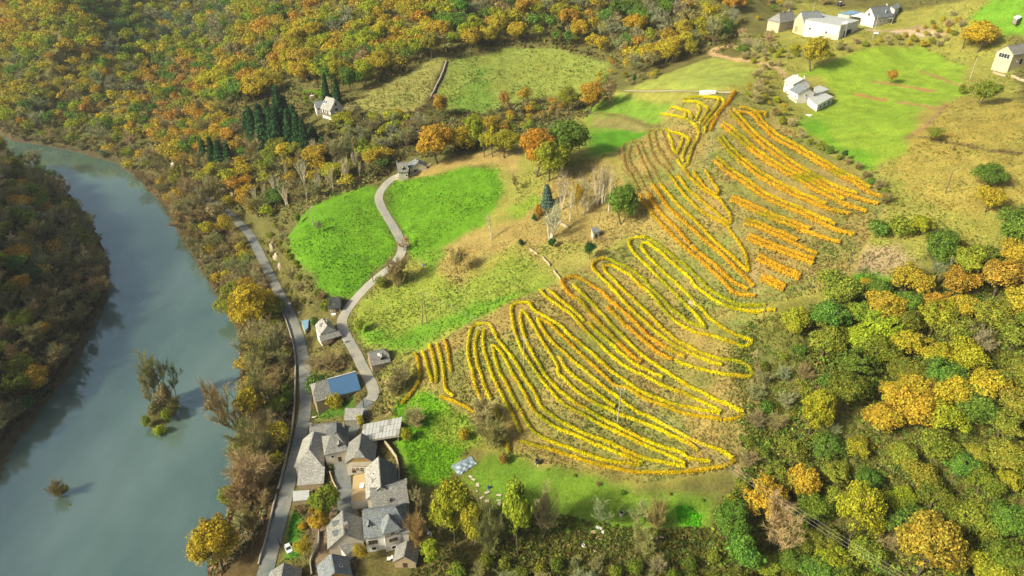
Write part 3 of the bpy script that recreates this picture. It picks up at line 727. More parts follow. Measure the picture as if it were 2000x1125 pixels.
# ------------------------------------------------------------------ vine rows, traced row by row
TILE = {1: (790,560,5.5556), 2: (790,730,5.5556), 3: (1100,560,5), 4: (1100,740,5), 5: (1020,430,5), 6: (1180,170,6.25), 7: (1200,330,4.019), 8: (1390,200,2.961)}
def TP(*parts):
    out = []
    for tile, pts in parts:
        ox, oy, s = TILE[tile]
        out += [(ox + x / s, oy + y / s) for x, y in pts]
    return out
YEL, GLD, ORG, BRN, GRN = (.70,.60,.013), (.65,.47,.015), (.67,.40,.026), (.42,.26,.07), (.44,.43,.016)
ROWS = [  # (block, colour, pixels)
 ('A', GLD, TP((1,[(120,740),(150,840),(165,930),(165,1000)]),(2,[(155,100),(110,180),(50,260),(-30,340)]))),
 ('A', YEL, TP((1,[(195,715),(235,820),(265,940),(300,1050)]))),
 ('A', YEL, TP((1,[(268,640),(310,760),(335,880),(345,1050)]))),
 ('A', YEL, TP((1,[(355,635),(390,760),(415,900),(440,1080)]),(2,[(445,170),(470,215),(530,265)]))),
 ('A', GLD, TP((1,[(440,595),(470,720),(490,850),(510,940)]))),
 ('A', GLD, TP((2,[(390,265),(480,300),(600,345),(760,435)]))),
 ('A', YEL, TP((2,[(1050,640),(1100,710),(1125,800),(1130,880)]))),
 ('A', GLD, TP((2,[(950,350),(1000,430),(1050,510)]))),
 ('B', YEL, TP((2,[(850,350),(800,230),(750,80)]),(1,[(735,930),(700,830),(690,720),(695,600),(720,500),(750,440),(830,420),(920,430),(960,490),(1010,590),(1100,700),(1190,820),(1270,950)]),(2,[(1270,15),(1330,110),(1420,240),(1480,370),(1560,440),(1700,540)]),(4,[(100,500),(250,570),(400,620),(550,690),(700,760),(850,810),(1000,840),(1180,870)]))),
 ('B', YEL, TP((1,[(808,495),(775,590),(765,690),(780,800),(810,920)]),(2,[(835,40),(860,130),(900,230),(935,300)]))),
 ('B', YEL, TP((1,[(860,490),(855,600),(870,720),(910,850)]),(2,[(950,30),(1000,140),(1050,240),(1110,360),(1180,480),(1255,650)]))),
 ('B', YEL, TP((1,[(955,660),(970,750),(1010,880)]),(2,[(1040,20),(1110,140),(1180,290),(1260,430),(1330,560),(1420,660),(1530,730),(1680,790)]),(4,[(50,690),(150,730),(300,780),(450,820),(600,840),(740,860)]))),
 ('B', YEL, TP((1,[(960,660),(1020,700),(1090,800),(1150,910)]),(2,[(1160,10),(1230,110),(1310,250),(1370,370),(1440,460),(1560,550),(1680,625)]),(4,[(100,560),(250,630),(400,690),(550,750),(680,800),(765,840)]))),
 ('B', GLD, TP((2,[(1260,750),(1390,790),(1550,830),(1680,875)]),(4,[(100,780),(250,830),(400,870),(550,900),(700,930),(850,930),(1050,935),(1250,915),(1450,890),(1600,860),(1670,810)]))),
 ('C', YEL, TP((4,[(1180,840),(1100,800),(1000,750),(850,690),(700,620),(550,550),(400,480),(250,400),(100,320)]),(2,[(1700,330),(1600,220),(1500,110),(1430,10)]),(1,[(1330,800),(1270,700),(1220,580),(1190,480),(1165,350),(1158,270),(1180,210),(1260,190),(1350,200),(1400,270),(1500,330),(1640,410),(1720,465)]),(3,[(50,480),(100,520),(250,640),(400,780),(550,900),(690,1000)]),(4,[(800,160),(950,220),(1100,270),(1300,310),(1520,350)]))),
 ('C', YEL, TP((1,[(1270,285),(1255,340),(1270,440),(1300,550),(1340,650),(1400,760),(1470,880)]),(2,[(1510,10),(1600,120),(1690,215)]),(4,[(0,165),(100,240),(250,330),(400,420),(550,500),(700,570),(850,640),(1000,690),(1150,740),(1250,800),(1430,820)]))),
 ('C', YEL, TP((1,[(1270,285),(1330,330),(1390,430),(1470,570),(1560,720),(1650,860)]),(2,[(1670,15)]),(4,[(0,10),(100,110),(200,190),(330,270),(450,320),(530,360),(620,390),(720,430),(900,500),(1050,570),(1200,640),(1310,710)]))),
 ('C', YEL, TP((1,[(1450,370),(1470,430),(1540,540),(1640,660)]),(3,[(0,650),(100,750),(250,870),(390,995)]),(4,[(520,190),(600,250),(720,340),(820,380),(950,450),(1100,530),(1250,610),(1400,670),(1550,730),(1650,790)]))),
 ('C', GLD, TP((1,[(1450,370),(1560,410),(1650,500)]),(3,[(0,510),(100,610),(250,750),(400,890),(500,980)]),(4,[(620,110),(750,190),(900,250),(1050,310),(1200,360),(1400,395),(1600,420),(1760,370)]))),
 ('C', YEL, TP((1,[(1660,780),(1700,815)]),(3,[(0,790),(100,890),(250,1000)]),(4,[(300,140),(400,215),(500,290)]))),
 ('D', YEL, TP((5,[(170,700),(250,780),(350,850)]),(3,[(0,240),(100,310),(200,430),(300,530),(420,650),(550,760),(700,850),(850,920),(990,995)]),(4,[(1150,150),(1300,220),(1430,280),(1530,330)]))),
 ('D', YEL, TP((5,[(260,700),(350,780),(450,860),(550,950),(600,1000)]))),
 ('D', YEL, TP((3,[(240,370),(350,480),(480,590),(600,700),(720,790),(850,850),(960,900)]))),
 ('D', ORG, TP((5,[(520,560),(430,580),(390,620),(420,690),(500,770)]),(3,[(150,140),(250,260),(350,370),(450,470),(560,590),(680,700),(760,750)]))),
 ('D', YEL, TP((5,[(500,650),(580,730),(660,810)]),(3,[(300,200),(420,330),(550,470),(680,610),(820,730),(930,800),(1050,880),(1190,975)]),(4,[(1200,80),(1350,150),(1450,210),(1600,270),(1750,340)]))),
 ('D', ORG, TP((5,[(520,570),(630,620),(750,700),(820,765)]),(3,[(450,150),(550,230),(650,320),(750,420),(850,520),(980,600),(1120,670),(1180,700)]))),
 ('D', ORG, TP((3,[(430,220),(550,340),(680,450),(800,560),(920,660),(1060,725)]))),
 ('D', YEL, TP((3,[(1090,740),(1250,800),(1400,840),(1550,870),(1700,890),(1820,900)]))),
 ('E', YEL, TP((5,[(820,390),(740,400),(690,440),(690,490),(750,560),(850,650),(930,740)]),(3,[(450,10),(550,120),(650,230),(770,340),(880,440),(980,520),(1100,600),(1200,650),(1350,720),(1450,760),(1540,780)]))),
 ('E', GRN, TP((5,[(820,390),(900,430),(1000,470),(1100,530),(1200,610)]),(3,[(830,10),(950,120),(1050,230),(1150,310),(1250,380),(1390,420)]))),
 ('E', YEL, TP((5,[(790,470),(810,520),(880,590),(930,640)]),(3,[(540,10),(650,110),(760,220),(870,330),(990,450),(1100,540),(1250,620),(1380,680),(1550,730),(1700,750),(1790,790),(1840,850),(1830,900)]))),
 ('E', YEL, TP((5,[(790,470),(870,460),(950,500),(1050,560),(1120,625)]),(3,[(750,10),(850,90),(950,210),(1050,320),(1150,400),(1300,470),(1450,500),(1600,550),(1750,600),(1840,560),(1800,530),(1700,500),(1550,420),(1420,320),(1320,210)]))),
 ('F', YEL, TP((5,[(1190,180),(1100,190),(1040,220),(1050,280),(1120,370),(1200,450),(1300,550),(1400,650),(1500,750),(1600,850),(1700,950),(1780,1060)]))),
 ('F', YEL, TP((5,[(1170,240),(1170,290),(1210,350),(1290,440),(1400,550),(1500,640),(1600,730),(1700,850)]))),
 ('F', GRN, TP((5,[(1190,180),(1280,230),(1400,310),(1500,400),(1600,470),(1700,570),(1790,650)]),(3,[(1370,10),(1480,80),(1600,150),(1720,200),(1850,205),(1970,195)]))),
 ('F', YEL, TP((5,[(1170,240),(1230,250),(1330,320),(1420,400),(1550,510),(1650,610)]),(3,[(1280,10),(1400,100),(1500,170),(1620,220),(1750,250),(1900,260),(2060,245)]))),
 ('G', BRN, TP((6,[(410,670),(330,690),(240,720),(220,800),(240,920)]),(7,[(90,0),(150,100),(200,220)]))),
 ('G', ORG, TP((7,[(200,220),(270,330),(350,430),(450,530),(560,640),(680,740),(780,830),(880,930),(950,990),(1100,1010)]))),
 ('G', BRN, TP((6,[(320,740),(290,850),(310,950)]),(7,[(150,0),(200,90),(260,200)]))),
 ('G', ORG, TP((7,[(260,200),(310,290),(400,400),(500,500),(590,600)]))),
 ('G', ORG, TP((7,[(610,620),(640,650),(750,740),(850,830),(930,900),(1040,960)]))),
 ('G', BRN, TP((6,[(390,720),(430,850),(480,960)]),(7,[(240,0),(290,120)]))),
 ('G', ORG, TP((7,[(295,130),(380,260),(480,370),(600,480),(700,570),(800,650),(900,750),(1000,840),(1090,940)]))),
 ('G', BRN, TP((6,[(430,680),(470,780),(510,890)]),(7,[(300,0),(350,110)]))),
 ('G', GLD, TP((7,[(355,125),(430,220),(540,340),(640,430),(750,550),(850,640),(950,730),(1050,820)]))),
 ('G', GLD, TP((7,[(1050,820),(1030,700),(970,590),(900,500)]))),
 ('H', BRN, TP((6,[(660,545),(550,550),(540,650),(580,800),(640,920)]),(7,[(390,0),(430,60)]))),
 ('H', GLD, TP((7,[(430,60),(530,200),(620,290),(720,370),(830,430),(900,480)]))),
 ('H', BRN, TP((6,[(610,570),(630,700),(680,810),(760,930),(830,1030)]))),
 ('H', GLD, TP((7,[(480,70),(510,90),(590,190),(700,280),(800,360),(900,440),(910,390),(870,320),(820,250)]))),
 ('H', BRN, TP((6,[(690,550),(750,680),(770,760),(830,840),(890,910)]))),
 ('H', GLD, TP((6,[(960,1000),(1030,1110)]),(7,[(600,90),(680,170),(760,220),(820,250)]))),
 ('H', GLD, TP((7,[(620,30),(680,120),(740,180),(800,215),(815,185),(770,120),(710,20)]))),
 ('I', YEL, TP((6,[(690,350),(780,360),(900,380),(1010,420),(1100,480),(1150,560),(1140,640),(1090,740),(1050,840),(1020,940)]))),
 ('I', YEL, TP((6,[(800,280),(870,270),(950,300),(1030,320),(1070,370),(1070,410)]))),
 ('I', YEL, TP((6,[(970,180),(1020,155),(1130,140),(1250,140),(1370,155),(1390,200),(1340,290),(1260,390),(1190,480)]))),
 ('I', YEL, TP((6,[(975,190),(1060,200),(1150,210),(1220,250),(1260,290),(1230,360),(1180,430),(1165,480)]))),
 ('I', YEL, TP((6,[(1380,150),(1450,180),(1450,240),(1380,330),(1300,420),(1240,500),(1230,570)]))),
 ('I', YEL, TP((6,[(1140,235),(1170,290),(1150,350),(1110,430)]))),
 ('I', YEL, TP((6,[(990,320),(990,390)]))),
 ('I', YEL, TP((6,[(730,535),(820,570),(930,600),(1020,640),(1030,690),(990,780),(950,880),(960,930)]))),
 ('I', YEL, TP((6,[(780,590),(820,680),(840,780),(880,830),(910,780),(950,690),(950,640)]))),
 ('I', YEL, TP((6,[(890,920),(960,1000),(1020,950)]))),
 ('I', ORG, TP((6,[(1600,70),(1530,170),(1460,250),(1390,340),(1330,460),(1300,550)]))),
 ('I', BRN, TP((6,[(1210,480),(1290,350),(1390,230)]))),
]
PAIR = [  # the orange rows on the far side run in pairs
 [(155,62),(230,80),(280,140),(350,205),(430,255),(520,305),(620,365),(720,425),(820,475),(900,525),(985,560)],
 [(110,65),(170,135),(240,210),(330,285),(420,352),(520,418),(620,475),(720,525),(830,560),(960,595)],
 [(55,145),(110,185),(200,265),(330,365),(480,450),(620,530),(750,595),(890,640)],
 [(40,215),(90,285),(150,345),(240,415),(330,475),(480,550),(650,620),(790,655)],
 [(15,345),(80,405),(150,455),(280,545),(420,615),(560,675),(700,740),(820,775)],
 [(110,580),(180,605),(250,640),(400,705),(560,765),(735,822)],
 [(190,712),(270,735),(350,770),(480,830),(600,888)],
 [(210,800),(330,850),(450,895),(580,942)],
 [(262,920),(380,978),(500,1032)],
 [(282,1035),(340,1060),(410,1095)],
]
for k, pr in enumerate(PAIR):
    P = np.array(pr, float); ROWS.append(('J', ORG, TP((8, [tuple(q) for q in P]))))
    Tn = np.gradient(P, axis=0); Tn /= np.linalg.norm(Tn, axis=1)[:, None]; Nn = np.stack([Tn[:, 1], -Tn[:, 0]], -1)
    Q = (P + Nn * 25)
    Q = Q[:-1] if len(Q) > 4 else Q
    ROWS.append(('J', GLD if k < 5 else ORG, TP((8, [tuple(q) for q in Q]))))
ROWS.append(('J', GLD, TP((8, [(240,72),(300,68),(310,90)]))))

M_STEM = plain('vine_wood', (.11,.07,.04), .95)
M_POST = plain('grey_post', (.25,.22,.18), .9)
BLOCK = {'A': 'short rows beside the village meadow', 'B': 'looping rows at the foot of the slope', 'C': 'long rows around the pale power pole', 'D': 'middle terraces with brown patches', 'E': 'double loop under the small stone hut', 'F': 'hairpin loop highest of the yellow terraces', 'G': 'orange terraces beside the round green tree', 'H': 'orange terraces left of the grass track', 'I': 'bright fan of rows under the farm track', 'J': 'paired orange rows right of the grass track'}
VROWS = []
ORDN = ['first','second','third','fourth','fifth','sixth','seventh','eighth','ninth','tenth','eleventh','twelfth','thirteenth','fourteenth','fifteenth','sixteenth','seventeenth','eighteenth','nineteenth','twentieth','twenty-first','twenty-second','twenty-third','twenty-fourth']
for k, (blk, colr, pts) in enumerate(ROWS):
    P = resample(G(pts), .30); r = np.random.default_rng(900 + k)
    P[:, 2] = ground_z(P[:, 0], P[:, 1])
    gap = vnoise(P[:, 0] * 1.0, P[:, 1] + k * 31.7, 1.6, k) * .7 + r.random(len(P)) * .3
    per = 30 if colr != BRN else 9
    n = len(P) * per; i = np.repeat(np.arange(len(P)), per)
    ok = gap[i] > (.10 if colr != BRN else .25); i = i[ok]; n = len(i)
    hgt = 1.25 + .45 * vnoise(P[:, 0], P[:, 1], 2.2, 7 + k)
    Tn = np.gradient(P[:, :2], axis=0); Tn /= np.linalg.norm(Tn, axis=1)[:, None] + 1e-9; Nn = np.stack([-Tn[:, 1], Tn[:, 0]], -1)
    off = r.normal(0, .26 if colr != ORG else .44, n); zz = .35 + (hgt[i] - .3) * r.random(n) ** .7
    C = np.stack([P[i, 0] + Nn[i, 0] * off + r.normal(0, .15, n), P[i, 1] + Nn[i, 1] * off + r.normal(0, .15, n), P[i, 2] + zz], -1)
    D = np.stack([Nn[i, 0] * np.sign(off), Nn[i, 1] * np.sign(off), np.full(n, .9)], -1)
    V, F = quads(C, D, np.full(n, .30 if colr != ORG else .34), 950 + k, 1.2, .5)
    base_c = np.array(colr) * (.88 + .24 * vnoise(C[:, 0], C[:, 1], 5, 60 + k))[:, None]
    gmix = np.clip(vnoise(C[:, 0], C[:, 1], 9, 80) * 3 - 1.9, 0, .7)[:, None]
    base_c = base_c * (1 - gmix) + np.array((.33, .34, .015)) * gmix
    if colr in (YEL, GLD):
        omix = np.clip(vnoise(C[:, 0], C[:, 1], 6, 90) * 3 - 2.1, 0, .35)[:, None]
        base_c = base_c * (1 - omix) + np.array((.60, .32, .016)) * omix
    ctr = P[len(P) // 2]
    ro = empty('vine_row', tuple(ctr)); 
    lo = mesh_np('vine_leaves', V - ctr, F, M_VINE, attr={'tint': np.repeat(base_c, 4, 0)}, parent=ro); lo['kind'] = 'stuff'
    S = Acc()
    for q in range(0, len(P), 4):
        j = r.normal(0, .05, 2); S.add(tube([P[q] + (j[0], j[1], -.1) - ctr, P[q] + (0, 0, .9) - ctr], [.04, .03], 3))
    V, F = S.get(); mesh_np('vine_stems', V, F, M_STEM, parent=ro)['kind'] = 'stuff'
    for q in (0, len(P) - 1):
        V, F = tube([P[q] + (0, 0, -.3) - ctr, P[q] + (0, 0, 1.7) - ctr], [.06, .06], 5); mesh_np('end_post', V, F, M_POST, parent=ro)
    VROWS.append((ro, blk, colr, project(*ctr)))
CNAME = {YEL: 'bright yellow', GLD: 'golden', ORG: 'orange', BRN: 'bare brown', GRN: 'green-yellow'}
for blk in BLOCK:
    for cn in sorted(set(CNAME[q[2]] for q in VROWS if q[1] == blk)):
        rs = sorted([q for q in VROWS if q[1] == blk and CNAME[q[2]] == cn], key=lambda q: (float(q[3][0]) - 1000) * .55 + -float(q[3][1]))
        for k, q in enumerate(rs):
            lab = f'{ORDN[k]} {cn} vine row from the bottom, {BLOCK[blk]}' if len(rs) > 1 else f'only {cn} vine row of the {BLOCK[blk]}'
            tag(q[0], lab, 'vine row', 'vine rows on the terraced slope')
# ------------------------------------------------------------------ plants traced one by one
T(319,778,684,27,'bare','grey-brown','tall bare tree standing on the little river island')
T(311,786,705,22,'bare','brown','lower brown bare tree in front of the tall island tree')
T(325,800,752,17,'shrub','brown','brown leafy bush in the middle of the river island')
T(343,772,712,15,'bare','grey','slim leaning bare tree at the island edge', .25)
T(298,795,745,11,'bare','tan','pale brown low bare tree on the river island beside the tall tree')
T(330,790,742,12,'shrub','brown','dark brown bush under the trees of the river island')
T(312,815,782,15,'shrub','grey-brown','grey brown scrub in the middle of the river island')
T(328,822,797,11,'shrub','yellow-green','small yellow green bush at the right side of the river island')
T(288,834,812,10,'shrub','olive','olive bush at the water edge of the river island')
T(317,850,830,14,'shrub','yellow-green','yellow green bush at the downstream tip of the island')
T(118,968,945,12,'thicket','brown','brown bush alone on the smaller islet in the river')
T(500,650,550,40,'round','golden','golden tree between the river and the road bend')
T(515,735,655,42,'bare','brown','broad brown bare tree on the river bank')
T(540,700,640,26,'bare','tan','tan bare tree beside the road wall')
T(480,865,742,38,'bare','brown','big bare tree leaning over the river', -.08)
T(498,840,745,26,'slim','golden','golden slim tree among bare trees on the bank')
T(530,800,715,30,'bare','grey-brown','grey bare tree beside the roadside wall')
T(435,1115,1020,46,'round','golden','large golden tree at the river bank beside the road foot')
T(500,1050,985,22,'bare','brown','small bare tree on the bank under the roadside wall')
T(510,905,850,38,'thicket','grey-brown','grey bushes on the bank below the road')
T(500,960,905,40,'thicket','tan','tan thicket on the bank below the road')
T(475,1000,955,26,'thicket','brown','brown thicket at the water edge')
T(497,1040,1000,14,'shrub','olive','olive bush between thickets on the river bank')
T(1213,438,356,34,'round','green','round green tree alone beside the orange vine terraces')
T(1046,346,248,40,'round','orange','orange tree of the dark clump above the meadow')
T(1072,354,268,40,'round','yellow-green','yellow green tree in front of the dark clump')
T(1108,322,234,46,'round','green','dark green tree at the back of the clump')
T(985,308,248,34,'round','yellow-green','yellow green tree at the upper edge of the meadow')
T(945,306,252,14,'slim','olive','slender olive tree beside the meadow edge')
T(962,306,240,14,'slim','golden','slender golden tree beside the meadow edge')
T(855,320,242,42,'round','orange','big orange tree above the house at the lane end')
T(898,300,245,32,'round','golden','golden tree right of the big orange tree')
T(928,288,222,26,'round','yellow-green','yellow green tree behind the meadow edge row')
T(958,262,225,22,'round','orange','orange tree in the hedge row above the meadow')
T(1069,402,350,12,'conifer','blue-green','blue green spruce beside the white birches')
T(1076,467,402,17,'birch','grey','white birch standing in front of the spruce')
T(1097,409,338,9,'birch','tan','slender white birch behind the spruce')
T(1113,432,362,12,'birch','tan','multi stemmed birch in the brown orchard')
T(1127,418,355,14,'thin','golden','thin golden young tree among the birches')
T(1142,417,380,16,'birch','tan','low spreading birch with leaning stems')
T(1134,400,345,10,'birch','grey','pale birch behind the golden young tree')
T(1166,400,330,9,'birch','tan','left birch of the tall pale group')
T(1177,397,328,10,'birch','tan','middle birch of the tall pale group')
T(1188,414,330,9,'birch','tan','birch touching the round green tree')
T(960,468,415,9,'birch','grey','small white birch at the corner of the meadow')
T(1050,425,398,10,'shrub','orange','orange bush under the spruce')
T(1152,506,470,12,'round','dark green','small dark tree with shadow below the stone hut')
T(1079,485,464,8,'round','dark green','tiny dark tree below the white birch')
T(1043,432,418,6,'shrub','dark green','dark bush left of the white birch')
T(1018,480,466,6,'shrub','dark green','small dark bush at the stone wall')
T(1010,372,340,10,'bare','brown','small bare fruit tree above the meadow')
T(895,535,480,20,'thin','brown','thin brown tree on the olive slope')
T(790,490,465,16,'bare','tan','bare bush beside the lane bend')
T(775,560,518,20,'thicket','brown','brown bush beside the lower lane')
T(745,560,540,14,'shrub','olive','olive bush beside the lower lane')
T(705,650,622,12,'shrub','olive','bush at the lane side opposite the white house')
T(625,455,430,5,'bare','grey','dead pole like tree at the meadow corner')
T(582,440,412,7,'slim','green','narrow green tree by the meadow corner')
T(1583,139,68,31,'round','golden','golden green tree with long shadow above the white house')
T(1908,102,40,36,'round','golden','golden tree on the crest near the stone house')
T(1880,95,50,22,'thin','orange','orange bush beside the golden crest tree')
T(1738,162,134,11,'round','orange','small round orange tree in the big meadow')
T(1914,208,152,27,'round','olive','dark olive tree below the stone house')
T(1878,185,165,9,'shrub','olive','low bush left of the dark olive tree')
T(1926,368,318,34,'round','green','green tree on the brown field')
T(1925,415,360,28,'round','golden','golden tree in front of the green tree')
T(1826,528,445,38,'round','green','dark green tree beside the bare earth patch')
T(1978,495,400,45,'round','green','large green tree at the right edge of the field')
T(1795,460,418,24,'round','yellow-green','yellow green bush tree at the field corner')
T(1757,462,425,26,'shrub','olive','olive bushes beyond the vine row ends')
T(1715,460,432,24,'shrub','green','green bush beyond the vine row ends')
T(1870,490,462,24,'thin','golden','thin golden shrub under the field')
T(1647,315,288,6,'slim','dark green','ivy covered stump at the meadow edge')
T(1447,111,83,11,'round','green','round green bush on the farm lane loop')
T(1820,275,245,22,'thin','olive','sprawling olive shrub at the meadow corner')
T(1830,560,500,20,'bare','grey','bare grey tree beside the dark green tree')
T(1545,660,600,28,'round','yellow-green','yellow green tree at the ravine edge right of the hairpin loop')
T(1650,625,585,16,'slim','olive','slim olive tree at the ravine edge')
T(860,228,180,18,'round','orange','orange tree at the bottom of the meadow wall')
T(838,212,185,12,'thin','brown','brown thin tree beside the meadow wall')
T(778,232,212,10,'round','orange','small orange bush under the olive meadow')
T(757,238,220,9,'shrub','yellow','small yellow bush under the olive meadow')
T(690,232,200,18,'thin','tan','tan feathery tree beside the pale house')
T(1150,222,158,30,'round','orange','orange tree on the spur edge above the meadow strip')
T(1110,220,168,22,'round','olive','olive tree beside the orange spur tree')
T(1022,205,165,17,'thin','orange','thin orange tree under the enclosed meadow')
T(985,225,172,12,'thin','rust','rusty thin tree under the enclosed meadow')
T(1190,212,150,14,'thin','brown','brown thin tree at the start of the farm track')
T(1237,168,140,4,'slim','dark green','ivy column at the start of the farm track')
T(890,1062,952,46,'round','yellow-green','yellow green tree below the tarpaulin meadow')
T(925,1075,985,34,'round','yellow-green','second yellow green tree touching the one below the tarpaulin')
T(1012,1085,945,30,'round','yellow-green','tall yellow green tree at the garden edge')
T(1060,1050,978,28,'bare','tan','pale bare bush beside the tall garden tree')
T(955,1075,1010,24,'thicket','grey-brown','grey bare tree between the two garden trees')
T(1180,1025,978,26,'bare','grey','bare fruit tree in the garden')
T(1248,1030,988,22,'bare','grey','bare fruit tree at the garden well')
T(1240,1085,1030,26,'bare','grey-brown','grey bare tree below the garden')
T(1283,1035,995,18,'thicket','brown','brown bush at the garden end')
T(818,1000,955,15,'bare','tan','pale umbrella shaped bare tree beside the village')
T(940,835,795,24,'thicket','tan','tan bramble clump at the foot of the vine rows')
T(965,875,840,24,'thicket','brown','brown bramble clump at the foot of the vine rows')
T(905,860,835,12,'shrub','golden','golden bramble beside the meadow')
T(983,905,885,11,'shrub','rust','rusty bush above the garden')
T(1485,1010,935,48,'round','golden','golden tree under the power lines')
T(1562,975,908,30,'round','golden','golden tree right of the power lines tree')
T(1655,1060,940,42,'round','yellow-green','yellow green round tree of the lower ravine')
T(1790,1125,1000,62,'round','orange','large orange tree near the lower picture edge')
T(1580,855,752,34,'round','yellow-green','yellow green tree alone on the ravine slope')
T(1420,1060,985,38,'round','green','green tree under the golden power line tree')
T(1500,1075,985,42,'bare','tan','wide pale bare tree below the golden one')
T(1440,1125,1050,36,'round','green','dark green tree at the lower edge')
T(1645,915,900,14,'slim','olive','ivy clad stump in the ravine wood')
T(1905,700,645,24,'bare','grey','silver bare tree in the upper ravine wood')
T(620,770,738,26,'shrub','green','green climber beside the blue roofed barn')
T(640,1015,955,26,'round','olive','olive tree beside the village street')
T(625,1040,990,24,'round','golden','golden bush tree beside the village street')
T(597,1090,1050,20,'thin','golden','golden bush behind the parked car')
T(655,985,950,14,'shrub','olive','green bush over the village street')
T(708,1096,1062,17,'thin','golden','golden shrub before the half timbered house')
T(820,1075,1030,20,'thicket','brown','brown bush beside the junk heap')
T(838,1110,1060,24,'round','yellow-green','yellow green tree behind the outbuilding')
T(800,880,835,0.1,'shrub','olive','') if False else None
T(796,862,838,12,'shrub','yellow-green','yellow green bush at the open shed corner')
T(812,835,810,18,'thicket','tan','tan bush on the meadow behind the open shed')
T(656,795,768,20,'shrub','golden','golden climber on the barn front')
T(705,830,812,10,'shrub','yellow','yellow bush between the sheds')
T(785,755,728,17,'thicket','grey-brown','grey bush beside the short vine rows')
T(655,722,702,22,'thicket','brown','brown scrub below the white house')
T(618,722,704,18,'thicket','tan','tan scrub between the road and the white house')
T(770,770,745,12,'thicket','tan','tan tuft beside the grassy track')
T(640,610,585,14,'shrub','olive','bush beside the black roofed barn')
T(617,640,618,10,'shrub','green','green bush between the blue roof and the white house')
T(690,1020,1000,1,'shrub','olive','') if False else None
T(400,418,358,22,'bare','grey-brown','bare tree before the hidden stretch of the river road')
T(430,442,388,24,'thin','brown','brown thin tree where the river road comes into view')
T(378,398,345,22,'bare','tan','pale bare tree before the hidden stretch of the river road')
T(448,462,412,17,'thin','golden','golden thin tree at the start of the visible road')
T(355,372,322,22,'round','olive','olive tree on the river bank before the cliff')
T(4,320,262,25,'round','golden','golden tree at the picture edge on the near side of the far bend')
T(42,328,284,21,'bare','grey-brown','bare tree at the near bank of the far bend')
T(76,340,295,20,'bare','grey','pale bare tree at the tip of the opposite bank')
T(25,345,300,22,'round','olive','olive tree behind the bare trees of the opposite bank tip')
CON = [(487,285,205,13),(502,292,192,15),(520,290,185,15),(535,285,195,15),(552,262,150,15),(548,292,190,15),(570,290,195,14),(587,300,205,14),(601,300,215,12),(562,250,172,12),(578,262,190,12),(530,262,182,12),(512,270,200,12),(615,285,235,12),
       (404,320,262,13),(420,322,255,12),(433,322,262,12),(447,315,270,10),(632,295,260,11),(637,192,130,8),(660,205,140,9),(686,180,128,17),(700,178,132,15)]
for k, (px, py, top, hw) in enumerate(CON):
    nm = 'dark conifers of the plantation beside the pale house' if k < 14 else 'dark conifers near the river road'
    if k < 14: T(px, py, top, hw, 'conifer', 'dark green', None, zone='conifer plantation beside the pale house')
    elif k < 18: T(px, py, top, hw, 'conifer', 'dark green', None, zone='conifer group above the river road')
    else: T(px, py, top, hw, 'conifer' if k < 21 else 'round', 'green' if k >= 21 else 'dark green', None, zone='forest edge behind the pale house')

# ------------------------------------------------------------------ buildings keep plants away
BLD_KEEP = []
for px, py, rpx in [(648,600,26),(635,655,36),(738,705,32),(668,760,52),(690,808,24),(742,842,50),(705,880,38),(610,900,50),(650,850,34),(730,960,52),(755,1020,60),(655,1040,52),(650,1090,40),(590,968,26),(597,637,18),(800,328,42),(640,222,48),(1158,460,16),(1985,38,14),(1980,125,42),(1575,195,62),(1560,45,60),(1625,65,70),(1715,35,60),(565,1072,26),(906,912,30),(1210,790,6)]:
    x, y, z = on_ground(px, py); BLD_KEEP.append((x[0], y[0], rpx * project(x[0], y[0], z[0])[2] / FPX))
BK = np.array(BLD_KEEP)
ROADPTS = np.vstack([P[::2, :2] for P, hw in ROADW.values()])

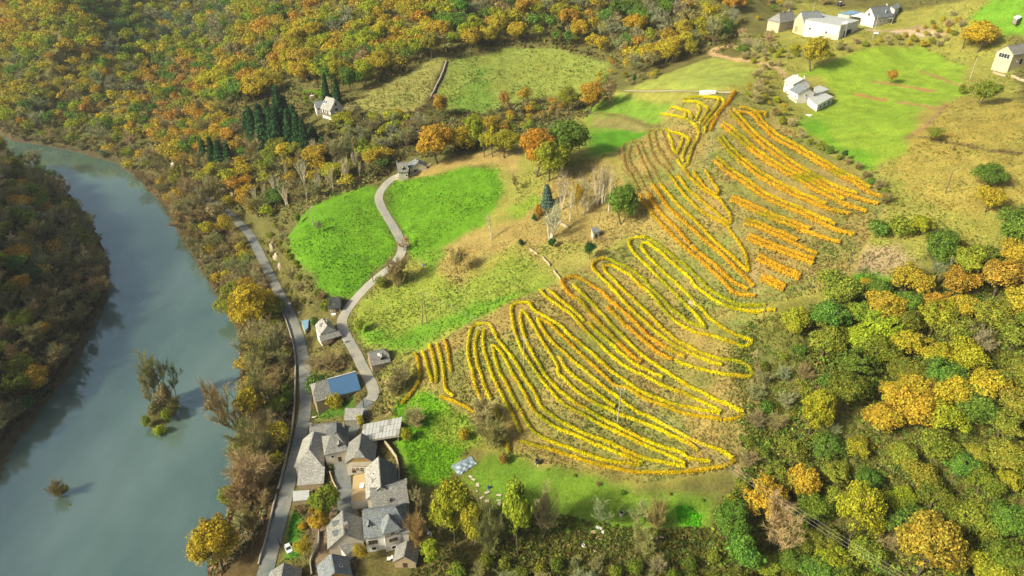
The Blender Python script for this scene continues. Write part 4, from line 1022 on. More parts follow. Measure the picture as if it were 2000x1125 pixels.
# ------------------------------------------------------------------ woods and hedges: every stem has its own place
W_GOLD = [('round','golden',.28),('round','yellow-green',.28),('round','orange',.12),('round','olive',.14),('thin','brown',.04),('round','green',.12),('bare','grey',.02)]
ZONES = [ # name, outline of the stems, spacing, height, palette
 ('upper wood beyond the river bend', [(-40,-10),(150,-10),(175,60),(200,110),(110,130),(-40,130)], 9.0, (10,18), [('round','golden',.40),('round','yellow-green',.32),('round','orange',.12),('round','olive',.12),('round','green',.04)]),
 ('lower wood beyond the river bend', [(-40,130),(110,130),(200,110),(225,140),(215,185),(140,240),(80,266),(-40,262)], 8.8, (9,16), [('round','golden',.32),('round','yellow-green',.30),('thin','orange',.08),('round','olive',.16),('bare','grey',.06),('round','green',.08)]),
 ('shaded gully wood', [(150,-10),(450,-10),(440,60),(400,120),(300,130),(225,140),(200,110),(175,60)], 9, (10.5,15), [('bare','blue-green',.14),('bare','grey',.14),('round','olive',.24),('round','yellow-green',.20),('round','golden',.08),('round','green',.20)]),
 ('wood between gully and river', [(225,140),(300,130),(400,120),(400,160),(360,210),(320,255),(250,285),(150,276),(140,240),(215,185)], 9, (9,13), [('bare','grey',.22),('round','olive',.20),('round','yellow-green',.18),('thin','golden',.16),('round','green',.14),('thin','rust',.10)]),
 ('upper forest above the pale house', [(450,-10),(720,-10),(800,40),(700,75),(560,90),(420,95),(440,60)], 9.0, (10,18), W_GOLD),
 ('forest edge beside the enclosed meadow', [(640,82),(700,75),(800,40),(862,85),(862,105),(760,150),(710,172),(665,172)], 9.0, (10,18), [('round','golden',.30),('round','orange',.18),('round','yellow-green',.24),('round','olive',.12),('round','green',.13),('thin','brown',.03)]),
 ('lower forest above the pale house', [(420,95),(560,90),(640,82),(665,172),(600,165),(560,178),(500,200),(430,215),(380,200),(400,150)], 9.0, (10,18), [('round','golden',.30),('round','orange',.18),('round','yellow-green',.24),('round','olive',.12),('round','green',.13),('thin','brown',.03)]),
 ('forest above the enclosed meadow', [(720,-10),(1060,-10),(1190,70),(1235,100),(1180,112),(1090,90),(990,86),(880,106),(862,85),(800,40)], 9.0, (9.5,17), [('round','golden',.30),('round','orange',.12),('round','yellow-green',.28),('thin','brown',.08),('bare','grey',.10),('round','green',.12)]),
 ('wood left of the hilltop farm', [(1060,-10),(1440,-10),(1450,60),(1390,95),(1300,135),(1235,150),(1190,118),(1235,100),(1190,70)], 9.0, (9.5,17), [('round','golden',.26),('round','orange',.14),('round','yellow-green',.22),('bare','grey',.22),('thin','brown',.10),('round','green',.06)]),
 ('slope below the conifer plantation', [(300,275),(370,210),(430,215),(480,292),(560,305),(610,305),(600,345),(480,350),(400,345),(330,330)], 7, (8,13), [('round','orange',.22),('round','golden',.18),('bare','grey-brown',.28),('round','olive',.18),('round','green',.08),('bare','tan',.06)]),
 ('wooded slope above the left meadow', [(400,348),(480,350),(600,345),(610,305),(660,300),(745,305),(765,335),(715,362),(640,385),(580,400),(530,435),(480,425),(430,402),(385,375)], 6.6, (8,13), [('round','orange',.30),('round','golden',.24),('bare','grey-brown',.20),('round','yellow-green',.12),('round','green',.06),('birch','tan',.08)]),
 ('grey thicket behind the lane house', [(650,245),(700,242),(775,235),(820,248),(815,290),(790,308),(745,300),(690,290)], 4.6, (6,9), [('bare','grey',.72),('bare','grey-brown',.15),('round','olive',.08),('round','yellow-green',.05)]),
 ('far river bank beside the bend', [(-40,264),(80,266),(150,275),(250,284),(300,314),(345,352),(430,405),(452,440),(420,450),(350,432),(300,392),(255,347),(150,301)], 6.0, (8,11), [('bare','grey-brown',.36),('bare','tan',.16),('round','olive',.20),('thin','golden',.14),('thicket','grey',.14)]),
 ('bank between river and road', [(430,430),(490,510),(535,590),(545,640),(560,700),(566,780),(548,900),(520,1000),(480,1040),(450,1020),(462,920),(472,800),(470,660),(440,602),(400,532),(362,466),(322,402),(350,432)], 5.0, (7,11.5), [('bare','brown',.22),('bare','grey-brown',.20),('bare','tan',.14),('thicket','tan',.10),('thin','golden',.12),('round','olive',.14),('round','golden',.06),('shrub','green',.02)]),
 ('upper wood of the opposite bank', [(-30,330),(60,325),(108,350),(155,420),(195,480),(200,540),(100,540),(-30,540)], 7.5, (9,12), [('bare','grey-brown',.36),('bare','grey',.16),('round','shaded olive',.22),('round','green',.10),('thin','olive',.08),('round','orange',.08)]),  # both opposite bank palettes darkened to paint in the shade there
 ('lower wood of the opposite bank', [(-30,540),(100,540),(200,540),(200,580),(182,625),(145,680),(98,760),(40,830),(-30,880)], 7, (8,12), [('bare','grey-brown',.46),('bare','brown',.14),('round','shaded olive',.22),('round','dark green',.06),('round','yellow',.05),('round','orange',.07)]),
 ('upper ravine wood', [(1560,650),(1610,605),(1700,590),(1800,575),(1900,530),(2040,500),(2040,700),(1900,720),(1720,720),(1600,700)], 7.4, (9.5,13.5), [('round','yellow-green',.26),('round','olive',.26),('round','golden',.14),('round','shaded olive',.18),('round','green',.12),('round','orange',.04)]),  # ravine tints set darker, painting in the dimmer light of this corner
 ('middle ravine wood', [(1640,705),(1720,722),(1900,722),(2040,702),(2040,880),(1850,870),(1700,860),(1640,800)], 7.4, (9.5,13.5), [('round','olive',.32),('round','yellow-green',.28),('round','shaded olive',.20),('round','green',.14),('round','golden',.06)]),
 ('lower ravine wood', [(1560,880),(1700,862),(1850,872),(2040,882),(2040,1190),(1560,1190),(1430,1190),(1400,1090),(1480,1010)], 6.0, (7,11), [('round','shaded olive',.28),('round','olive',.26),('round','yellow-green',.12),('round','green',.14),('thin','golden',.07),('thin','olive',.08),('bare','grey-brown',.05)]),
 ('scrub on the ravine slope', [(1480,720),(1540,690),(1640,705),(1640,860),(1560,880),(1480,1000),(1420,1000),(1450,930)], 5.2, (3,6), [('round','olive',.20),('round','shaded olive',.14),('shrub','olive',.16),('shrub','shaded olive',.12),('thicket','grey-brown',.12),('shrub','green',.18),('thicket','brown',.05),('thicket','grey',.03)]),
 ('scrub along the lower picture edge', [(850,1095),(960,1080),(1000,1100),(1100,1112),(1300,1100),(1400,1085),(1400,1190),(850,1190)], 5.2, (4,6.5), [('shrub','shaded olive',.22),('thicket','grey',.14),('bare','grey-brown',.20),('shrub','olive',.22),('thicket','tan',.10),('round','yellow-green',.12)]),
 ('hedge between vineyard and big meadow', [(1490,215),(1540,232),(1600,290),(1680,330),(1745,395),(1720,405),(1640,345),(1560,275),(1505,245)], 4.6, (2,4), [('shrub','olive',.40),('thicket','tan',.26),('shrub','green',.14),('thicket','brown',.20)]),
 ('hedge beside the spur track', [(1480,150),(1530,215),(1540,232),(1490,212),(1450,190)], 5.5, (2.5,5), [('thin','golden',.45),('thicket','tan',.35),('shrub','yellow-green',.20)]),
 ('bushes along the start of the farm track', [(1180,122),(1300,150),(1240,171),(1195,172),(1130,190),(1010,220),(960,225),(1100,190)], 6, (3.5,6), [('thin','rust',.22),('thin','golden',.25),('bare','grey-brown',.25),('shrub','olive',.12),('thin','brown',.16)]),
 ('hedge row above the round dark clump', [(955,222),(1100,205),(1130,215),(1070,238),(1010,262),(970,275),(940,262)], 5.5, (3.5,6.5), [('thin','brown',.30),('thin','golden',.22),('bare','grey',.24),('round','orange',.12),('shrub','olive',.12)]),
 ('bushes below the hilltop farm', [(1450,70),(1500,75),(1530,100),(1660,85),(1700,85),(1720,110),(1640,105),(1560,140),(1500,140),(1440,112)], 4.8, (2,4.5), [('shrub','olive',.26),('thicket','tan',.40),('shrub','yellow-green',.12),('bare','grey-brown',.22)]),
 ('bushes beside the hilltop yard', [(1760,75),(1860,30),(1880,50),(1850,95),(1780,90),(1700,95),(1700,82)], 4.8, (1.5,3.5), [('shrub','olive',.5),('thicket','tan',.3),('shrub','golden',.2)]),
 ('bushes behind the hilltop farm', [(1440,-10),(1530,-10),(1640,-6),(1640,12),(1560,14),(1500,35),(1450,55)], 7, (2.5,6), [('thin','golden',.25),('thicket','tan',.30),('round','green',.15),('bare','grey-brown',.3)]),
 ('rocky bank between road and left meadow', [(505,470),(545,440),(560,470),(600,540),(640,590),(600,600),(570,575),(545,530)], 4.2, (1.5,3.5), [('shrub','olive',.30),('thicket','tan',.32),('thicket','brown',.24),('shrub','golden',.14)]),
 ('bushes on the far field corner', [(1600,560),(1680,545),(1750,540),(1800,550),(1860,500),(1790,560),(1700,585),(1600,600)], 6.5, (1.5,4), [('shrub','olive',.4),('thicket','tan',.3),('shrub','golden',.3)]),
 ('bushes in the pale house garden', [(590,185),(625,178),(660,186),(690,230),(700,262),(650,262),(640,250),(615,235)], 6, (1.2,3), [('shrub','bright green',.25),('shrub','olive',.4),('thicket','grey',.35)]),
 ('scrub between the garden and the vine rows', [(1030,905),(1250,960),(1400,970),(1440,930),(1400,985),(1250,975),(1080,930)], 9, (.7,1.4), [('shrub','olive',.4),('thicket','brown',.35),('shrub','green',.25)]),
 ('weeds beside the village houses', [(600,960),(640,950),(650,1000),(610,1080),(590,1100),(580,1000)], 4, (1,2.5), [('thicket','brown',.4),('shrub','olive',.35),('shrub','golden',.25)]),
]
def in_any(x, y, polys):
    r = np.zeros(len(x), bool)
    for W in polys: r |= inside(x, y, W)
    return r
VPOLY = G([(808,720),(870,660),(1000,590),(1100,548),(1160,508),(1240,468),(1215,330),(1205,290),(1290,228),(1340,190),(1436,184),(1500,220),(1735,385),(1640,560),(1480,600),(1470,700),(1440,905),(1250,925),(1030,895),(940,800)])[:, :2]
for zi, (zn, poly, sp, (h0, h1), pal) in enumerate(ZONES):
    r = np.random.default_rng(3000 + zi)
    P = np.array(poly, float); x0, y0 = P.min(0); x1, y1 = P.max(0)
    N = 5000
    px = x0 + (x1 - x0) * r.random(N); py = y0 + (y1 - y0) * r.random(N)
    k = inside(px, py, P); px, py = px[k], py[k]
    x, y, z = on_ground(px, py)
    ok = z > .45
    ok &= ~in_any(x, y, MEADOW_POLYS) & ~inside(x, y, VPOLY)
    ok &= (np.hypot(x[:, None] - BK[:, 0], y[:, None] - BK[:, 1]) > BK[:, 2] + (1.0 if h1 < 5 else 2.5)).all(1)
    ok &= (np.hypot(x[:, None] - ROADPTS[:, 0], y[:, None] - ROADPTS[:, 1]) > (3.2 if h1 < 8.1 else 3.6)).all(1)
    hand = np.array([(t_['x'], t_['y'], t_['w']) for t_ in TREES])
    ok &= (np.hypot(x[:, None] - hand[:, 0], y[:, None] - hand[:, 1]) > hand[:, 2] * .8 + sp * .3).all(1)
    x, y, z, px, py = x[ok], y[ok], z[ok], px[ok], py[ok]
    acc = np.zeros((0, 2))
    w_ = np.array([q[2] for q in pal]); w_ = w_ / w_.sum()
    for i in range(len(x)):
        if len(acc) and (np.hypot(acc[:, 0] - x[i], acc[:, 1] - y[i]) < sp * (.82 + .4 * _hash(np.array(x[i] * 10), np.array(y[i] * 10), 3))).any(): continue
        acc = np.vstack([acc, (x[i], y[i])])
        # neighbours of one kind stand together: pick by a slow noise plus chance
        q = np.clip(vnoise(x[i], y[i], 26, zi) * 1.5 - .25 + r.normal(0, .22), 0, .999)
        c = int(np.searchsorted(np.cumsum(w_), q if r.random() < .6 else r.random())); c = min(c, len(pal) - 1)
        kind, tint, _ = pal[c]
        h = h0 + (h1 - h0) * r.random()
        if kind in ('shrub', 'thicket'): h = min(h, 4.2) * .9; w = h * (.55 + .25 * r.random())
        elif kind == 'bare': w = h * (.42 + .12 * r.random())
        elif kind == 'birch': w = h * .2
        else: w = h * ((.42 if h1 > 13.9 else .47) + .10 * r.random())
        put(x[i], y[i], z[i], kind, tint, h, w, zn)

# ------------------------------------------------------------------ turn the list into objects
KNAME = {'round': 'broadleaf_tree', 'slim': 'broadleaf_tree', 'thin': 'broadleaf_tree', 'bare': 'bare_tree', 'birch': 'birch_tree', 'conifer': 'conifer', 'shrub': 'shrub', 'thicket': 'bare_shrub'}
KCAT = {'broadleaf_tree': 'tree', 'bare_tree': 'bare tree', 'birch_tree': 'birch', 'conifer': 'conifer', 'shrub': 'shrub', 'bare_shrub': 'bare shrub'}
for t_ in TREES:
    t_['px'], t_['py'], t_['d'] = [float(v) for v in project(t_['x'], t_['y'], t_['z'] + t_['h'] * .5)]
    t_['size'] = t_['h'] * t_['w'] * (FPX / t_['d']) ** 2 * (1e6 if t_['label'] else 1)
    t_['name'] = KNAME[t_['kind']]
def tone(c, r):
    f = .82 + .36 * r.random(3) * .6 + .1 * r.random()
    return tuple(np.clip(np.array(c) * f, 0, 1))
far_wood = []
singles = []
for nm in sorted(set(KNAME.values())):
    L = sorted([t_ for t_ in TREES if t_['name'] == nm], key=lambda q: -q['size'])
    vis = [q for q in L if -60 < q['px'] < 2060 and -60 < q['py'] < 1200]
    keep = vis[:298]; ids = set(id(q) for q in keep)
    singles += keep; far_wood += [q for q in L if id(q) not in ids]
# labels
SIZE2 = lambda q: 'tall' if q['h'] > 11.2 else ('small' if q['h'] < 7 else 'middling')
NUM = ['zero','one','two','three','four','five','six','seven','eight','nine','ten','eleven','twelve']
NOUN = {'broadleaf_tree': 'leafy tree', 'bare_tree': 'bare tree', 'birch_tree': 'birch', 'conifer': 'conifer', 'shrub': 'bush', 'bare_shrub': 'leafless bush'}
classes = {}
for q in singles:
    if not q['label']: classes.setdefault((q['zone'], q['tint'], q['name'], SIZE2(q)), []).append(q)
for (zn, ti, nm, sz), L in classes.items():
    L.sort(key=lambda q: q['px'])
    s_ = {'tall': 'tall ', 'small': 'small ', 'middling': ''}[sz]
    zz = zn.replace(' the ', ' ')
    if len(L) > 14:
        L.sort(key=lambda q: q['py']); h_ = len(L) // 2
        for nm_, part in (('upper half', L[:h_]), ('lower half', L[h_:])):
            part.sort(key=lambda q: q['px'])
            for k, q in enumerate(part): q['label'] = f'{ORDN[min(k, 23)]} {s_}{ti} {NOUN[nm]} from left, {nm_} of {zz}'
        continue
    for k, q in enumerate(L):
        q['label'] = (f'only {s_}{ti} {NOUN[nm]} in the {zz}' if len(L) == 1 else f'{ORDN[min(k, 23)]} {s_}{ti} {NOUN[nm]} from left in {zz}')
def make_plant(q, i):
    r = np.random.default_rng(7000 + i)
    protos = PROTO['grand' if q['kind'] == 'round' and q['w'] > 5.0 and q['size'] > 1e6 else q['kind']]; cr, tr = protos[int(r.integers(len(protos)))]
    H0 = {'shrub': 7.0, 'thicket': 5.6}.get(q['kind'], 10.2); W0 = {'round': 4.6, 'slim': 2.6, 'thin': 4.6, 'bare': 3.9, 'birch': 2.2, 'conifer': 2.1, 'shrub': 4.8, 'thicket': 3.6}[q['kind']]
    sx = q['w'] / W0; sz = q['h'] / H0
    rz = r.random() * 6.28
    colr = (*tone(TINT[q['tint']], r), 1)
    def place(o):
        o.location = (q['x'], q['y'], q['z'] - .1); o.rotation_euler = (r.normal(0, .03), q['lean'] + r.normal(0, .03), rz if not q['lean'] else 0)
        o.scale = (sx * (.92 + .16 * r.random()), sx * (.92 + .16 * r.random()), sz)
    if tr is None:
        o = add_obj(q['name'], cr); o.color = colr; place(o)
    else:
        o = bpy.data.objects.new(q['name'], None); COL.objects.link(o); place(o)
        c = add_obj('crown', cr, o); c.color = colr
        add_obj('trunk', tr, o)
    tag(o, q['label'], KCAT[q['name']], (q['zone'] and 'plants of the ' + q['zone']) or None)
for i, q in enumerate(singles): make_plant(q, i)
# the remaining stems of the far woods read as one mass
if far_wood:
    src = {}
    def arrays(me):
        if me.name not in src:
            v = np.empty(len(me.vertices) * 3, np.float32); me.vertices.foreach_get('co', v); src[me.name] = v.reshape(-1, 4, 3)
        return src[me.name]
    VV, CC = [], []
    for i, q in enumerate(far_wood):
        if q['kind'] not in ('round', 'slim', 'thin'): continue
        r = np.random.default_rng(8000 + i)
        cr = PROTO[q['kind']][int(r.integers(len(PROTO[q['kind']])))][0]
        A = arrays(cr); A = A[r.choice(len(A), min(650, len(A)), replace=False)]
        ctr = A.mean(1, keepdims=True); A = ctr + (A - ctr) * 1.7
        a = r.random() * 6.28; ca, sa = math.cos(a), math.sin(a)
        W0 = {'round': 4.6, 'slim': 2.6, 'thin': 4.6}[q['kind']]
        S = np.array([q['w'] / W0, q['w'] / W0, q['h'] / 10.2])
        B = A * S; B = np.stack([B[..., 0] * ca - B[..., 1] * sa, B[..., 0] * sa + B[..., 1] * ca, B[..., 2]], -1) + np.array([q['x'], q['y'], q['z'] - .1])
        VV.append(B.reshape(-1, 3)); CC.append(np.tile(tone(TINT[q['tint']], r), (len(B) * 4, 1)))
    if VV:
        V = np.vstack(VV)
        o = mesh_np('woodland', V, np.arange(len(V)).reshape(-1, 4), M_LEAF_ATTR, attr={'tint': np.vstack(CC)})
        tag(o, 'autumn woodland crowns filling the far slopes', kind='stuff')
print('PLANTS', len(singles), 'rest', len(far_wood), {k: sum(q['name'] == k for q in singles) for k in KCAT})

# ------------------------------------------------------------------ undergrowth, bracken and grass tufts
def tufts(name, label, px_poly, n, size, leaves, spread, seed, colour=None, var=.5, keep=None, lift=.3, avoid_meadow=True):
    r = np.random.default_rng(seed); P = np.array(px_poly, float); x0, y0 = P.min(0); x1, y1 = P.max(0)
    px = x0 + (x1 - x0) * r.random(n * 3); py = y0 + (y1 - y0) * r.random(n * 3)
    k = inside(px, py, P); px, py = px[k][:n], py[k][:n]
    x, y, z = on_ground(px, py); ok = z > .35
    if avoid_meadow: ok &= ~in_any(x, y, MEADOW_POLYS)
    ok &= (np.hypot(x[:, None] - BK[:, 0], y[:, None] - BK[:, 1]) > BK[:, 2] * .8).all(1)
    for Pr, hw in ROADW.values(): ok &= seg_dist(x, y, Pr[::4]) > hw + .7
    if keep is not None: ok &= keep(x, y)
    x, y, z = x[ok], y[ok], z[ok]; m = len(x)
    i = np.repeat(np.arange(m), leaves)
    s = size * (.5 + r.random(m)) * (.5 + vnoise(x, y, 12, seed))
    d = r.normal(0, 1, (m * leaves, 3)); d[:, 2] = np.abs(d[:, 2]); d /= np.linalg.norm(d, axis=1)[:, None]
    C = np.stack([x[i], y[i], z[i]], -1) + d * (s[i] * spread)[:, None] * np.array([1, 1, .8]) + np.array([0, 0, 1]) * (s[i] * lift)[:, None]
    V, F = quads(C, d, s[i] * (.62 if leaves < 10 else .42), seed + 1, 1.5, .6)
    bc = np.stack([lattice_lookup(GX, GY, BASE[..., c], x, y) for c in range(3)], -1) if colour is None else np.tile(np.array(colour), (m, 1))
    bc = bc * (1 - var * .5 + var * r.random((m, 1))) * (1 + .16 * r.normal(0, 1, (m, 3)))
    o = mesh_np(name, V, F, M_TUFT, attr={'tint': np.repeat(np.clip(bc[i], .004, 1), 4, 0)})
    return tag(o, label, kind='stuff')
tufts('undergrowth', 'low scrub and leaf litter under the far woods', [(-20,-10),(1440,-10),(1440,100),(1200,130),(860,110),(700,190),(740,330),(540,440),(300,320),(60,270),(-20,268)], 9000, 1.5, 6, .6, 61, (.17,.145,.045), .9)
tufts('undergrowth', 'scrub between the pale house and the lane end', [(470,190),(600,180),(700,190),(830,225),(1190,180),(1190,215),(950,290),(820,310),(720,362),(560,440),(430,400),(300,310),(400,220)], 9000, .95, 9, .7, 60, (.17,.155,.05), .9)
tufts('undergrowth', 'dark scrub under the woods of the opposite bank', [(-30,320),(100,335),(200,470),(205,580),(100,770),(-30,890)], 5000, 1.3, 6, .6, 62, (.085,.075,.035), .9)
tufts('undergrowth', 'brown scrub on the river bank below the road', [(60,268),(230,318),(430,420),(545,590),(575,700),(565,860),(500,1060),(430,1125),(400,1125),(450,980),(470,800),(466,650),(400,540),(300,390)], 13000, .75, 7, .6, 63, (.20,.155,.07), 1.0)
tufts('undergrowth', 'brambles and bracken in the ravine', [(1440,640),(1600,590),(2030,480),(2030,1130),(1380,1130),(1400,1000),(1450,930)], 16000, .8, 13, .7, 64, (.15,.17,.03), 1.0)
tufts('undergrowth', 'weeds along the lower edge', [(820,990),(960,985),(1250,1035),(1400,1030),(1390,1130),(800,1130)], 6000, .55, 6, .6, 65, (.12,.125,.026), 1.0, avoid_meadow=False)
tufts('dry_grass', 'dry tufts on the vineyard terraces', [(800,700),(870,660),(1000,590),(1100,545),(1240,465),(1205,290),(1300,230),(1340,190),(1440,182),(1500,215),(1740,385),(1640,560),(1480,600),(1475,700),(1440,915),(1250,945),(1030,900),(900,860)], 26000, .42, 5, .6, 66, None, .55)
tufts('dry_grass', 'dry tufts on the brown slopes around the vineyard', [(760,500),(1000,470),(1010,340),(1190,300),(1250,450),(1150,510),(1000,590),(860,660),(740,720),(690,650)], 9000, .38, 5, .6, 67, None, .6, avoid_meadow=False)
tufts('dry_grass', 'tufts on the crest and its fields', [(1440,190),(1480,60),(1560,-5),(2010,-5),(2010,480),(1860,490),(1660,560),(1740,385),(1540,230)], 12000, .42, 5, .6, 68, None, .4)
tufts('dry_grass', 'rough grass around the village and lane', [(540,440),(600,540),(690,580),(760,520),(840,780),(790,960),(690,1125),(540,1125),(600,900),(610,760),(560,600)], 11000, .42, 6, .6, 69, None, .8)
tufts('dry_grass', 'tufts in the far meadows', [(690,200),(860,110),(990,90),(1180,120),(1190,140),(1000,215),(860,225),(720,235)], 3500, .6, 5, .6, 70, None, .5, avoid_meadow=False)
tufts('meadow_grass', 'tufts of lush grass in the green meadows', [(555,470),(700,365),(980,320),(985,380),(800,510),(660,595)], 7000, .32, 5, .6, 71, None, .4, avoid_meadow=False, lift=.1)
tufts('meadow_grass', 'lush grass on the village meadow', [(770,790),(840,755),(940,840),(880,950),(810,955)], 4500, .30, 5, .6, 72, None, .5, avoid_meadow=False, lift=.1)
# ------------------------------------------------------------------ building materials
def roof_mat(name, c1, c2, rough=.7, scale=1.1):
    """rough stone slates: mottled courses with dark joints"""
    t = NT(name); uv = t.n('ShaderNodeUVMap').outputs[0]; p = t.pos()
    br = t.n('ShaderNodeTexBrick'); br.inputs['Scale'].default_value = 1.0; br.inputs['Brick Width'].default_value = .55; br.inputs['Row Height'].default_value = .38; br.inputs['Mortar Size'].default_value = .035
    br.inputs['Color1'].default_value = (1.18,1.18,1.18,1); br.inputs['Color2'].default_value = (.72,.72,.72,1); br.inputs['Mortar'].default_value = (.42,.42,.42,1); br.inputs['Bias'].default_value = 0.0
    t.l(uv, br.inputs['Vector'])
    a = t.mix(c1, c2, t.ramp(t.noise(scale, 4, .7, p).outputs[0], [(.35, 0), (.65, 1)]).outputs[0])
    c = t.mix(a, br.outputs['Color'], .8, 'MULTIPLY')
    c = t.mix(c, t.ramp(t.noise(2.6, 4, .75, p).outputs[0], [(.3, .45), (.7, 1.5)]).outputs[0], 1.0, 'MULTIPLY')
    c = t.mix(c, (.20,.19,.06), t.ramp(t.noise(.45, 4, .6, p).outputs[0], [(.58, 0), (.78, .55)]).outputs[0])
    t.l(c, t.b.inputs['Base Color']); t.b.inputs['Roughness'].default_value = rough; t.b.inputs['Specular IOR Level'].default_value = .35
    b = t.n('ShaderNodeBump'); b.inputs['Strength'].default_value = .6; b.inputs['Distance'].default_value = .06
    t.l(br.outputs['Fac'], b.inputs['Height']); b.invert = True; t.l(b.outputs[0], t.b.inputs['Normal'])
    return t.m
R_STONE = roof_mat('stone_slates', (.20,.20,.18), (.295,.285,.25))
R_PALE = roof_mat('pale_stone_slates', (.42,.405,.345), (.29,.285,.26))
R_DARK = roof_mat('dark_slates', (.085,.095,.10), (.13,.14,.14))
R_BLUE = roof_mat('blue_grey_slates', (.17,.20,.215), (.235,.255,.25))
R_BLACK = roof_mat('black_slates', (.030,.036,.040), (.05,.055,.055), scale=.6)
R_GREY = plain('grey_sheet_roof', (.40,.41,.38), .6, .12, .5)
R_METAL = plain('blue_metal_sheet', (.062,.15,.275), .45, .05, .3, spec=.5)
R_BLUESHED = plain('faded_blue_sheet', (.17,.30,.40), .5, .10, .5)
W_STONE = plain('ochre_rubble_wall', (.30,.235,.135), .95, .35, 2.2)
W_GSTONE = plain('grey_rubble_wall', (.27,.25,.20), .95, .35, 2.0)
W_WHITE = plain('white_render', (.58,.56,.49), .9, .2, .5)
W_LSTONE = plain('light_rubble_wall', (.43,.37,.25), .95, .3, 2.0)
W_SAND = plain('sand_render', (.47,.40,.25), .9, .14, .7)
W_CREAM = plain('cream_render', (.50,.45,.34), .9, .14, .7)
W_OCHRE = plain('ochre_boards', (.34,.215,.055), .9, .25, 1.6)
M_WOOD = plain('weathered_wood', (.16,.11,.06), .9, .3, 2.5)
M_DOOR = plain('dark_brown_door', (.055,.035,.02), .8, .2, 2.0)
M_DARK = plain('unlit_interior', (.018,.016,.013), .95, .2, 1.0)
M_PAINT = plain('white_paint', (.78,.78,.74), .6, .05, 1.0)
M_TAN = plain('tan_terrace', (.46,.33,.16), .9, .12, .9)
M_IRON = plain('dark_iron', (.05,.05,.05), .6, .2, 3.0)
M_POLE = plain('grey_pole', (.36,.33,.27), .85, .15, 2.0)
t = NT('window_glass'); t.b.inputs['Base Color'].default_value = (.03,.04,.045,1); t.b.inputs['Roughness'].default_value = .08; t.b.inputs['Specular IOR Level'].default_value = .8; M_GLASS = t.m
del t

def poly_mesh(name, verts, faces, mat, parent=None, uvs=True):
    me = bpy.data.meshes.new(name); me.from_pydata([tuple(v) for v in verts], [], faces)
    if uvs:
        uvl = me.uv_layers.new(name='UVMap')
        for pg in me.polygons:
            n = np.array(pg.normal)
            h = np.cross(n, (0, 0, 1.0)); L = np.linalg.norm(h)
            a = h / L if L > .05 else np.array([1., 0, 0]); b = np.cross(n, a)
            for li in pg.loop_indices:
                v = np.array(me.vertices[me.loops[li].vertex_index].co); uvl.data[li].uv = (float(v @ a), float(v @ b))
    me.materials.append(mat)
    return add_obj(name, me, parent)
def prism(poly, drop, up=0.0):
    """closed slab: the polygon and its copy lowered by drop"""
    n = len(poly); V = [(p[0], p[1], p[2] + up) for p in poly] + [(p[0], p[1], p[2] - drop) for p in poly]
    F = [list(range(n)), list(range(2 * n - 1, n - 1, -1))] + [[i, i + n, (i + 1) % n + n, (i + 1) % n] for i in range(n)]
    return V, F
def join(parts):
    V, F = [], []
    for v, f in parts:
        k = len(V); V += list(v); F += [[i + k for i in q] for q in f]
    return V, F
